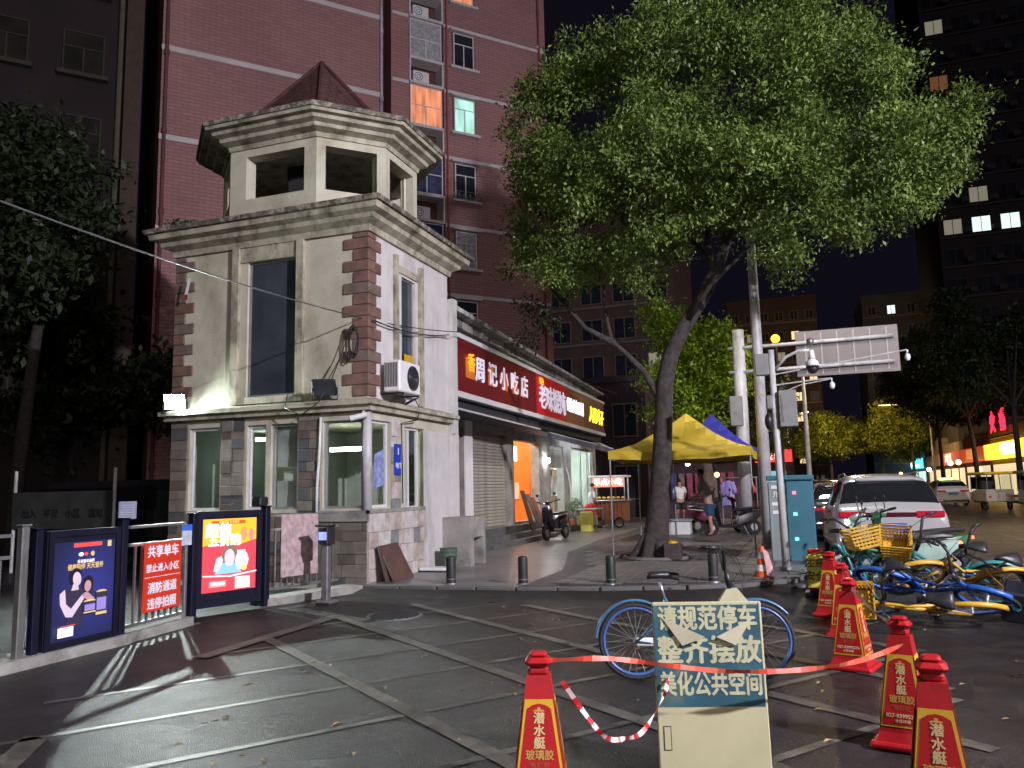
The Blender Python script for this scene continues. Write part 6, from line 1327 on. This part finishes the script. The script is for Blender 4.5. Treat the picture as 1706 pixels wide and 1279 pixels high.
MB().rbox(-.2, -.16, -.17, .2, .16, .17, .02, m_).build('shell', M('box_black', (.012, .014, .02), .35, .2), t); b = MB(); n = 16; b.add([m_ @ Vector((-.07 + .045 * math.cos(6.283 * k / n), -.163, .02 + .045 * math.sin(6.283 * k / n))) for k in range(n)], [tuple(range(n - 1, -1, -1))]); b.build('emblem', M('emblem_blue', (.1, .4, .55), .4), t)
b = MB(); [b.tube([m_ @ Vector((.22, -.12 + .05 * k, -.1 + .04 * k)), m_ @ Vector((.46, -.18 + .05 * k, -.16 + .05 * k))], .008, 5) for k in range(4)]; b.build('wire_rack', mSteel, t)
def scooter(label, body, seat=mBlack, trim=mBlack, lit=None, rear_lit=None, box=None):
    t = thing('electric_scooter', label, 'scooter', (0, 0, 0), 'parked electric scooters'); r = .215
    for x in (0, 1.22):
        b = MB(); b.ring((x, 0, r), (0, 1, 0), r - .05, .05, 26, 8); w = b.build('wheel', mRubber, t, smooth=True); b = MB(); b.tube([(x, -.04, r), (x, .04, r)], .10, 16); b.build('rim', mSteelD, w, smooth=2)
    def loft(name, secs, mat, par=t):
        b = MB(); vs = []; fs = []; n = 10
        for (x, z, w, h) in secs:
            for k in range(n): a = 2 * math.pi * k / n; c, s_ = math.cos(a), math.sin(a); vs.append((x, w * math.copysign(abs(c) ** .7, c), z + h * math.copysign(abs(s_) ** .7, s_)))
        for i in range(len(secs) - 1):
            for k in range(n): j = (k + 1) % n; fs.append((i * n + k, i * n + j, i * n + n + j, i * n + n + k))
        fs += [tuple(range(n - 1, -1, -1)), tuple((len(secs) - 1) * n + k for k in range(n))]; b.add(vs, fs); return b.build(name, mat, par, smooth=2)
    loft('rear_body', [(-.28, .62, .06, .05), (-.1, .55, .14, .13), (.2, .47, .16, .17), (.45, .40, .14, .16), (.52, .33, .12, .08)], body); loft('seat', [(-.2, .73, .08, .03), (-.05, .74, .14, .045), (.25, .71, .14, .05), (.52, .70, .09, .03)], seat)
    loft('floorboard', [(.42, .27, .13, .05), (.7, .25, .15, .04), (.98, .28, .14, .05)], trim)
    b = MB(); vs = []
    for (x, z, w, c) in ((.95, .28, .13, .02), (1.0, .5, .17, .05), (1.02, .75, .16, .07), (1.0, .93, .13, .08)):
        for j in range(7): a = -1 + j / 3; vs.append((x + c * (1 - a * a) * 1.3, w * a, z))
    b.add(vs, [(k * 7 + j, k * 7 + j + 1, k * 7 + 8 + j, k * 7 + 7 + j) for k in range(3) for j in range(6)]); b.build('leg_shield', body, t, smooth=True)
    loft('front_fender', [(1.02, .42, .04, .03), (1.22, .46, .06, .02), (1.4, .38, .04, .03)], body)
    b = MB(); b.tube([(1.2, 0, .3), (1.02, 0, .86), (.98, 0, 1.0)], .03, 8); b.build('steering_column', trim, t)
    loft('headset', [(1.12, .94, .06, .05), (1.02, .98, .11, .07), (.9, 1.0, .08, .05)], body)
    b = MB(); b.tube([(.88, -.3, 1.06), (.98, -.12, 1.02), (.98, .12, 1.02), (.88, .3, 1.06)], .016, 8); b.build('handlebar', trim, t, smooth=True)
    for s_ in (-1, 1):
        MB().tube([(.9, s_ * .26, 1.05), (.84, s_ * .36, 1.07)], .02, 8).build('grip', mBlack, t); MB().tube([(.95, s_ * .2, 1.05), (.97, s_ * .25, 1.2)], .007, 5).build('mirror_stem', mBlack, t)
        b = MB(); b.ball((.97, s_ * .26, 1.24), .05, 10, 6, (.35, 1.1, .8)); b.build('mirror', mBlack, t, smooth=True)
    b = MB(); b.box(1.14, -.07, .90, 1.165, .07, .96); b.build('headlight', lit or mSteel, t); b = MB(); b.box(-.32, -.06, .6, -.29, .06, .65); b.build('tail_light', rear_lit or mTail, t)
    b = MB(); b.tube([(.3, .08, .25), (.22, .16, .0)], .012, 5); b.build('stand', mSteelD, t)
    if box: MB().rbox(-.5, -.2, .78, -.12, .2, 1.12, .04).build('rear_box', box, t)
    return t
s1_ = scooter('black scooter parked facing the camera before the shops', M('scooter_navy', (.015, .015, .035), .25, .2, 4, coat=.5)); s1_.location = (-6.3, 21.9, .1); s1_.rotation_euler = (R(6), 0, R(-98))
s2_ = scooter('dark scooter with pink trim parked behind the standing man', M('scooter_pink', (.12, .02, .05), .3, .8, 2)); s2_.location = (-2.95, 24.3, .1); s2_.rotation_euler = (0, 0, R(8))
s3_ = scooter('dark scooter beside the street lamp pole under the tent', mBlack); s3_.location = (-1.3, 23.4, .1); s3_.rotation_euler = (R(5), 0, R(205))
s4_ = scooter('pale green scooter with its headlight lit behind the bicycle pile', M('scooter_mint', (.30, .42, .36), .35, .15, 3, coat=.4), lit=E_('headlamp', (.9, 1, .9), 14), rear_lit=E_('tail_lit', (1, .12, .03), 5)); s4_.location = (1.72, 12.75, 0); s4_.rotation_euler = (R(-6), 0, R(184))
s5_ = scooter('black and green scooter with a white rear box by the silver car', M('scooter_green', (.03, .12, .05), .35, .5, 3, coat=.4), rear_lit=E_('tail_lit2', (1, .12, .03), 3), ); s5_.location = (2.1, 13.9, 0); s5_.rotation_euler = (R(4), 0, R(190))
s6_ = scooter('white electric scooter parked far under the tents by the rack', mWhite); s6_.location = (-3.7, 29.5, .1); s6_.rotation_euler = (0, 0, R(60))
b = MB(); b.rbox(.55, 12.55, .02, 1.0, 12.9, .45, .12); 

# ------------------------------------------------------------------ cars
def cr(P, t):
    n = len(P); i = int(min(max(t, 0), n - 1 - 1e-9)); u = t - i; p0 = P[max(i - 1, 0)]; p1 = P[i]; p2 = P[min(i + 1, n - 1)]; p3 = P[min(i + 2, n - 1)]
    return .5 * ((2 * p1) + (-p0 + p2) * u + (2 * p0 - 5 * p1 + 4 * p2 - p3) * u * u + (-p0 + 3 * p1 - 3 * p2 + p3) * u ** 3)
def car(label, paint, suv=True, loc=(0, 0, 0), rz=0, bar=True, name='parked_car', taxi=False, lights_on=False):
    t = thing(name, label, 'car', (0, 0, 0), 'cars in the street'); H = 1.60 if suv else 1.46; BL_ = .98 if suv else .92; w = .93 if suv else .88
    St = [  # y, zlow, wid, zbelt, wbelt, ztop, wtop
        (.00, .44, w * .90, .80, w * .86, .96, w * .74), (.05, .34, w * .97, .86, w * .94, 1.02, w * .84), (.14, .28, w * .99, .92, w * .95, 1.07, w * .86),
        (.30, .26, w, .97, w * .96, BL_ + .34, w * .78), (.52, .24, w, 1.0, w * .965, H - .07, w * .72), (.85, .22, w, 1.0, w * .97, H - .01, w * .71), (1.7, .22, w, .98, w * .97, H + .02, w * .71), (2.5, .22, w, .96, w * .965, H - .02, w * .71),
        (3.0, .22, w, .95, w * .96, H - .16, w * .73), (3.55, .23, w, .93, w * .95, .99, w * .85), (4.0, .24, w * .99, .86, w * .93, .93, w * .82), (4.45, .28, w * .95, .74, w * .86, .82, w * .74), (4.65, .40, w * .86, .66, w * .78, .70, w * .6)]
    rows = []
    for (y, zl, wd, zb, wb, zt, wt) in St:
        rows.append(np.array([(wd * .80, y, zl), (wd * .97, y, zl + .03), (wd, y, zl + (zb - zl) * .35), (wd * .995, y, zl + (zb - zl) * .72), (wb, y, zb), (wt + (wb - wt) * .35, y, zb + (zt - zb) * .62), (wt, y, zt - (zt - zb) * .10), (wt * .72, y, zt + .0), (0, y, zt + .02)]))
    A_ = np.array(rows)
    def S_(tt, ss):
        row = cr(A_, tt); return cr(row, ss)
    NT, NS = 54, 26; pts = []
    for i in range(NT + 1):
        for j in range(NS + 1): p = S_(12 * i / NT, 8 * j / NS); pts.append(tuple(p))
        for j in range(NS - 1, -1, -1): p = S_(12 * i / NT, 8 * j / NS); pts.append((-p[0], p[1], p[2]))
    M2 = 2 * NS + 1; fs = [(i * M2 + j, i * M2 + j + 1, (i + 1) * M2 + j + 1, (i + 1) * M2 + j) for i in range(NT) for j in range(M2 - 1)]
    fs += [tuple(range(M2)), tuple(NT * M2 + j for j in range(M2 - 1, -1, -1))]
    b = MB(); b.add(pts, fs); b.box(-w * .85, .35, .16, w * .85, 4.3, .3); b.build('body', paint, t, smooth=2)
    def patch(name_, t0, t1, s0, s1, mat, both=True, off=.008, nt=8, ns=8, par=t):
        for sg in ((1, -1) if both else (1,)):
            b = MB(); vs = []
            for i in range(nt + 1):
                for j in range(ns + 1):
                    tt = t0 + (t1 - t0) * i / nt; ss = s0 + (s1 - s0) * j / ns; p = S_(tt, ss); q1 = S_(tt + .01, ss) - p; q2 = S_(tt, ss + .01) - p; nn = np.cross(q1, q2); nn /= np.linalg.norm(nn) + 1e-9
                    if nn @ np.array([p[0] * .5, p[1] - 2.3, p[2] - .7]) < 0: nn = -nn
                    p = p + nn * off; vs.append((sg * p[0], p[1], p[2]))
            b.add(vs, [(i * (ns + 1) + j, i * (ns + 1) + j + 1, (i + 1) * (ns + 1) + j + 1, (i + 1) * (ns + 1) + j) for i in range(nt) for j in range(ns)]); b.build(name_, mat, par, smooth=True)
    def mid(name_, t0, t1, s0, mat, off=.008):
        b = MB(); vs = []; nt, ns = 8, 20
        for i in range(nt + 1):
            tt = t0 + (t1 - t0) * i / nt
            for j in range(ns + 1):
                u = -1 + 2 * j / ns; ss = 8 - (8 - s0) * abs(u); p = S_(tt, ss); q1 = S_(min(tt + .01, 12), ss) - S_(tt - .01, ss); d_ = np.array([0, -q1[2], q1[1]]); d_ /= np.linalg.norm(d_) + 1e-9
                if d_[2] < 0: d_ = -d_
                vs.append(tuple(np.array([p[0] * (1 if u > 0 else -1), p[1], p[2]]) + d_ * off))
        b.add(vs, [(i * (ns + 1) + j, i * (ns + 1) + j + 1, (i + 1) * (ns + 1) + j + 1, (i + 1) * (ns + 1) + j) for i in range(nt) for j in range(ns)]); b.build(name_, mat, t, smooth=True)
    mid('rear_window', 2.25, 3.78, 5.9, mCarGlass, .012); mid('windscreen', 8.1, 8.95, 5.9, mCarGlass, .012)
    patch('side_window', 4.35, 5.9, 4.25, 5.7, mCarGlass); patch('side_window', 6.05, 7.9, 4.25, 5.7, mCarGlass)
    zl_ = 1.0 if suv else .92
    for sg in (-1, 1):
        b = MB(); b.rbox(sg * w * .42 if sg > 0 else -w * .90, .0 - .03, zl_ - .13, w * .90 if sg > 0 else -w * .42, .10, zl_ - .02, .02)
        b.build('tail_light', E_('taillit', (1, .03, .05), 2.2) if lights_on else mTail, t)
    if bar: b = MB(); b.rbox(-w * .42, -.028, zl_ - .11, w * .42, .06, zl_ - .04, .01); b.build('light_bar', mTailD, t)
    b = MB(); b.rbox(-w * .88, -.035, .34, w * .88, .12, .52, .03); b.build('bumper', mBlack if suv else paint, t)
    b = MB(); b.box(-.24, -.034 if not bar else -.03, .64, .24, -.004, .78); b.build('number_plate', M('plate_green', (.1, .3, .5), .5, .2) if taxi else M('plate_blue2', (.03, .08, .4), .5), t)
    for y in (.86, 3.72):
        for sg in (-1, 1):
            b = MB(); b.ring((sg * (w - .10), y, .34), (1, 0, 0), .26, .085, 26, 8, flat=1.1); wh = b.build('wheel', mRubber, t, smooth=True)
            b = MB(); b.tube([(sg * (w - .16), y, .34), (sg * (w - .02), y, .34)], .2, 20); b.build('rim', mSteelD, wh, smooth=2)
            b = MB(); b.ring((sg * (w - .03), y, .36), (1, 0, 0), .385, .03, 22, 6, -5, 185); b.build('wheel_arch', mBlack, t, smooth=True)
    for sg in (-1, 1): b = MB(); b.rbox(sg * (w - .02), 3.05, .96, sg * (w + .17), 3.17, 1.08, .04); b.build('mirror', paint, t)
    b = MB(); b.rbox(-.5, .40, H - .1, .5, .62, H - .05, .02); b.build('spoiler', paint, t)
    if suv:
        for sg in (-1, 1): MB().tube([(sg * w * .66, .9, H + .0), (sg * w * .66, 1.1, H + .05), (sg * w * .66, 2.5, H + .03), (sg * w * .66, 2.7, H - .03)], .014, 6).build('roof_rail', mSteelD, t)
    if taxi: b = MB(); b.rbox(-.35, 1.7, H + .02, .35, 1.85, H + .14, .02); b.build('roof_light', E_('taxi_green', (.65, 1, .2), 3.5), t)
    t.location = loc; t.rotation_euler = (0, 0, rz); return t
car('silver white sport utility car parked at the kerb behind the fallen bicycles', mCarW, True, (1.42, 15.3, 0), R(1.5))
car('dark car parked in front of the silver white one', mCarD, False, (1.05, 21.4, 0), R(1))
car('pale car third in the line of parked cars', mCarTaxi, False, (1.0, 27.2, 0), 0)
car('white taxi with a green lit roof sign driving away', mCarTaxi, False, (8.1, 51.5, 0), R(2), False, 'taxi', True)
car('distant pale car following along the road', mCarW, True, (5.5, 84, 0), 0, True, 'moving_car', lights_on=True)
for k, (x, y, c, lab) in enumerate([(6.4, 64, mCarD, 'dark car beyond the white taxi on the road'), (7.4, 74, mCarTaxi, 'pale car far beyond the taxi near the red fascia'), (3.4, 100, mCarD, 'tiny dark car with lit tail lights near the vanishing point')]):
    car(lab, c, k == 0, (x, y, 0), 0, False, 'moving_car', lights_on=True)
for k, (x, y, z, c, st, lab) in enumerate([(13.2, 80, 3.0, (1, .75, .35), 30, 'warm round lantern by the red fascia across the road'), (13.2, 84, 3.0, (1, .8, .4), 30, 'second warm round lantern left of the red fascia'), (13.0, 96, 2.6, (1, .9, .7), 24, 'small white lamp among the far trees across the road'), (13.2, 106, 3.2, (.5, .9, 1), 24, 'small cyan lamp left of the far shops'), (12.8, 120, 2.4, (1, .6, .2), 30, 'small amber lamp at the far end of the street'), (2.0, 96, 1.0, (1, .1, .05), 14, 'small red lamp low on the far road'), (13.0, 70.5, 2.2, (.5, 1, .3), 16, 'green lamp by the kerb left of the yellow fascia')]):
    t = thing('street_lantern', lab, 'lamp', (x, y, 0), 'small lamps far along the street'); MB().ball((x, y, z), .22, 10, 8).build('globe', E_('lantern_%d' % k, c, st * .35), t, smooth=True); MB().tube([(x, y, 0), (x, y, z - .2)], .05, 6).build('post', mSteelD, t)
car('dark car waiting far along the near kerb', mCarD, True, (1.1, 34, 0), 0)
def trike(label, body, loc, rz, roof=None):
    t = thing('cargo_tricycle', label, 'tricycle', (0, 0, 0), 'tricycles across the road')
    MB().rbox(-.6, 0, .4, .6, 1.5, 1.0, .05).build('cargo_box', body, t); MB().rbox(-.55, 1.5, .35, .55, 2.3, .95, .12).build('cab', body, t)
    for x in (-.55, .5):
        for y in (.05, 1.4, 2.2): MB().tube([(x + .02, y, .9), (x * .95 + .02, y, 1.72)], .022, 6).build('canopy_post', mSteelD, t)
    MB().rbox(-.64, -.08, 1.68, .64, 2.45, 1.82, .05).build('canopy', roof or body, t); MB().rbox(-.6, .02, 1.0, -.57, 1.4, 1.66, .01).build('side_panel', mGlass, t); MB().rbox(.57, .02, 1.0, .6, 1.4, 1.66, .01).build('side_panel', mGlass, t); MB().rbox(-.35, 1.45, .9, .35, 1.6, 1.45, .08).build('seat_back', mBlack, t); MB().rbox(-.5, 2.28, 1.0, .5, 2.31, 1.6, .02).build('windscreen', mCarGlass, t); MB().box(-.5, .0, 1.02, .5, .02, 1.6).build('rear_window', mGlass, t)
    for x, y in ((-.52, .45), (.52, .45), (0, 2.35)): b = MB(); b.ring((x, y, .26), (1, 0, 0), .2, .06, 20, 7); b.build('wheel', mRubber, t, smooth=True)
    for x in (-.5, .4): MB().box(x, -.01, .6, x + .1, .0, .7).build('tail_light', mTail, t)
    t.location = loc; t.rotation_euler = (0, 0, rz); return t
trike('silver cargo tricycle with a yellow edged canopy on the far side of the road', mCarW, (8.75, 43.2, 0), R(8), mYellow); trike('dark canopy tricycle with a rider box at the right edge', M('trike_dark', (.08, .09, .1), .4, .3, 3), (9.45, 39.2, 0), R(-4))

# ------------------------------------------------------------------ warning cones, tape and the notice board
def cone(label, x, y, rz, tilt=0, s=.93):
    t = thing('warning_cone', label, 'traffic cone', (0, 0, 0), 'red square warning cones'); b = MB(); h0, h1 = .05, .66; w0, w1 = .135, .062
    MB().rbox(-.19, -.19, 0, .19, .19, .045, .015).build('base', mRedC, t)
    b.add([(-.155, -.155, .045), (.155, -.155, .045), (.155, .155, .045), (-.155, .155, .045), (-w0, -w0, .10), (w0, -w0, .10), (w0, w0, .10), (-w0, w0, .10), (-w1, -w1, h1), (w1, -w1, h1), (w1, w1, h1), (-w1, w1, h1)],
          [(0, 1, 5, 4), (1, 2, 6, 5), (2, 3, 7, 6), (3, 0, 4, 7), (4, 5, 9, 8), (5, 6, 10, 9), (6, 7, 11, 10), (7, 4, 8, 11), (8, 9, 10, 11)]); b.build('body', mRedC, t)
    b = MB(); b.rbox(-.052, -.052, h1, .052, .052, .70, .012); b.rbox(-.07, -.07, .70, .07, .07, .745, .022); b.rbox(-.045, -.045, .745, .045, .045, .77, .02); b.build('cap', mRedC, t)
    for k, a in enumerate((0, 90, 180, 270)):
        rm = Matrix.Rotation(R(a), 4, 'Z'); sl_ = math.atan2(w0 - w1, h1 - .10); fc = rm @ face((0, -(w0 + w1) / 2 - .001, .38), (1, 0, 0), (0, math.sin(sl_), math.cos(sl_)))
        Y0, Y1 = -.25, .17; wl = lambda y: (w0 + w1) / 2 - (w0 - w1) / (h1 - .1) * y - .006
        def poly(pts, mat, d, nm): q = MB(); q.add([fc @ Vector((px, py, d)) for px, py in pts], [tuple(range(len(pts)))]); return q.build(nm, mat, t)
        poly([(-wl(Y0), Y0), (wl(Y0), Y0), (wl(Y1), Y1), (-wl(Y1), Y1)], mYellow, .002, 'label_border'); g = .013
        top = [(wl(Y1 - .03) - g, Y1 - .045), ((wl(Y1) - g) * .6, Y1 - .028), (0, Y1 - .02), (-(wl(Y1) - g) * .6, Y1 - .028), (-(wl(Y1 - .03) - g), Y1 - .045)]
        poly([(-wl(Y0) + g, Y0 + g), (wl(Y0) - g, Y0 + g)] + top, mRedL, .004, 'label')
        T = lambda s_, y, sz, m_, bo=.04, sx=1.0: text(s_, m_, sz, fc @ Matrix.Translation((0, y, .006)), t, bold=bo, depth=0, sx=sx)
        poly([(-.03, .112), (.03, .112), (.022, .12), (.008, .121), (.008, .132), (-.008, .132), (-.008, .121), (-.022, .12)], mLabG, .006, 'emblem')
        T('潜', .078, .058, mYelW); T('水', .02, .058, mYelW); T('艇', -.038, .058, mYelW); T('玻璃胶', -.093, .05, mLabG, .03, .95); T('免钉胶', -.14, .032, mLabR, .02)
        T('027-83995236', -.185, .032, mLabG2, .02, .98); T('水性环保', -.215, .022, mLabG2, .02)
    t.location = (x, y, 0); t.rotation_euler = (tilt, 0, rz); t.scale = (s,) * 3; return t
mRedL = M('label_red', (.38, .008, .012), .4, .06, 3); mYelW = M('label_cream', (.58, .46, .22), .5, .08); mLabG = M('label_gold', (.48, .29, .06), .5, .1); mLabG2 = M('label_pale', (.75, .60, .35), .5, .1); mLabR = M('label_dim', (.40, .08, .03), .5, .1)
cone('red warning cone at the left end of the tape, standing alone', -1.25, 3.80, R(16), R(-1.5))
cone('red warning cone at the photo foot in the right corner', .49, 4.08, R(-6), R(1.2), .95)
cone('red warning cone just behind the corner one with tape round its top', .48, 5.25, R(-14), R(-2))
cone('red warning cone standing alone between the bicycle pile and the near pair', .31, 7.25, R(-18))
cone('red warning cone in the back trio, middle of the three', .33, 8.75, R(-12), R(3), .91); cone('red warning cone with plain red cap in the back trio', .25, 9.95, R(-25))
# yellow wet-floor style guard
t = thing('yellow_guard', 'yellow panelled guard post beside the back trio of red cones', 'guard post', (.1, 11.9, 0))
MB().rbox(-.04, 11.5, 0, .26, 11.8, .06, .01).build('base', mBlack, t); MB().rbox(-.0, 11.48, .12, .2, 11.5, .56, .005).build('yellow_board', M('guard_yellow', (.55, .47, .05), .5, .1, 4), t); MB().rbox(.02, 11.52, .06, .2, 11.7, .62, .02).build('core', mRedC, t)
text('注意', M('ink_dark', (.08, .06, .02), .6), .13, FY((.1, 11.475, .44)), t, bold=.03); text('安全', M('ink_dark2', (.08, .06, .02), .6), .13, FY((.1, 11.475, .27)), t, bold=.03)
for k in range(3): MB().box(.205, 11.54, .15 + k * .16, .21, 11.68, .23 + k * .16).build('stripe', mWhite, t)
def tape(pts, w, label, mats, tw=0.0, seg_=8, name='barrier_tape'):
    P = [Vector(p) for p in pts]; Q = []
    for i in range(len(P) - 1):
        for k in range(seg_):
            Q.append(cr([np.array(p) for p in P], i + k / seg_))
    Q.append(np.array(P[-1])); Q = [Vector(q) for q in Q]; t = thing(name, label, 'barrier tape', tuple(P[0])); bs = [MB() for _ in mats]
    E = []
    for i, q in enumerate(Q):
        d = (Q[min(i + 1, len(Q) - 1)] - Q[max(i - 1, 0)]).normalized(); u = Vector((0, 0, 1)); u = (u - d * u.dot(d)).normalized(); v = d.cross(u); a = tw * math.sin(i * .55) ; E.append((u * math.cos(a) + v * math.sin(a)) * w / 2)
    for g in range(0, len(Q) - 1, 2):
        b_ = MB(); [b_.add([Q[i] - E[i], Q[i + 1] - E[i + 1], Q[i + 1] + E[i + 1], Q[i] + E[i]], [(0, 1, 2, 3)]) for i in range(g, min(g + 2, len(Q) - 1))]; b_.build('tape_strip', mats[(g // 2) % len(mats)], t, smooth=True)
    return t
mTapeR = M('tape_red', (.55, .06, .035), .45, .2, 8); mTapeO = M('tape_faded', (.52, .12, .07), .5, .2, 8)
tape([(-1.2, 3.8, .68), (-.95, 4.0, .66), (-.7, 4.2, .60), (-.42, 4.3, .565), (-.1, 4.42, .56), (.2, 4.62, .575), (.48, 5.12, .58)], .026, 'faded red tape strung from the left cone past the notice board', [mTapeR, mTapeO], .7)
tape([(-1.16, 3.9, .56), (-1.06, 3.98, .38), (-.98, 4.02, .28), (-.9, 4.08, .265), (-.82, 4.14, .29), (-.74, 4.3, .42), (-.72, 4.4, .50)], .024, 'red and white tape sagging between the left cone and the notice board', [mRed, mWhite], .6)
tape([(.48, 5.2, .70), (.44, 6.0, .60), (.33, 7.2, .64)], .03, 'dull red tape from the lone cone to the near pair', [mTapeO, mPinkW], .5)
tape([(.31, 7.3, .64), (.32, 8.1, .58), (.33, 8.7, .66)], .03, 'red tape between the lone cone and the back trio', [mTapeR, mTapeO], .5)
# notice board
t = thing('notice_board', 'weathered blue and cream parking notice board standing in front of the blue bicycle', 'notice board', (-.5, 4.45, 0))
m, L = seg((-.79, 4.38), (-.235, 4.54)); m = m @ Matrix.Rotation(R(-3), 4, 'X')
MB().rbox(0, -.012, .02, L, .012, .878, .006, m).build('panel', mCream, t); MB().box(.006, -.0142, .345, L - .012, -.0125, .872, m).build('blue_field', M('field_blue', (.018, .075, .105), .5, .3, 5, dirt=(.13, .18, .12), dscale=4, dmin=.52, dmax=.72), t)
c = face(m @ Vector((L / 2, -.0155, 0)), m.to_3x3() @ Vector((1, 0, 0)), m.to_3x3() @ Vector((0, 0, 1))); lt_ = M('letter_cream', (.42, .42, .27), .6, .15, 9)
MB().box(.004, -.0148, .862, L - .02, -.0126, .874, m).build('top_edge', lt_, t)
for s_, zz, sz, sx_ in (('请规范停车', .785, .132, .8), ('整齐摆放', .622, .148, .92), ('美化公共空间', .452, .128, .70)): text(s_, lt_, sz, c @ Matrix.Translation((0, zz, 0)), t, bold=.04, depth=.0006, sx=sx_)
for tri in ([(-.24, .80), (-.14, .655), (-.02, .70)], [(.235, .79), (.14, .655), (.04, .70)]):
    b = MB(); b.slab([c @ Vector((x, y, .004 + .01 * k)) for k, (x, y) in enumerate(tri)], tuple(-(m.to_3x3() @ Vector((0, 1, 0)))), .002); b.build('torn_paper', M('paper_cream', (.42, .40, .28), .7, .1, 6), t)
MB().box(.03, -.0145, .13, .07, -.0125, .25, m).build('ink_frame', mDark, t); MB().box(.034, -.0152, .134, .066, -.0146, .246, m).build('ink_frame_fill', mCream, t)
for x in (.06, L - .08): MB().rbox(x - .02, .013, .02, x + .02, .05, .8, .005, m).build('back_strut', mWood, t)
b = MB(); b.rbox(.03, .012, 0, L - .03, .22, .03, .006, m); b.build('foot', mWood, t)
# extra low clutter near the kerb
t = thing('rubbish_bag', 'crumpled pale bag lying in front of the camera pole', 'bag', (-.35, 12.0, 0)); b = MB(); b.ball((-.1, 12.2, .05), .09, 8, 6, (1.3, .9, .5)); b.build('bag_body', mBag, t, smooth=True)
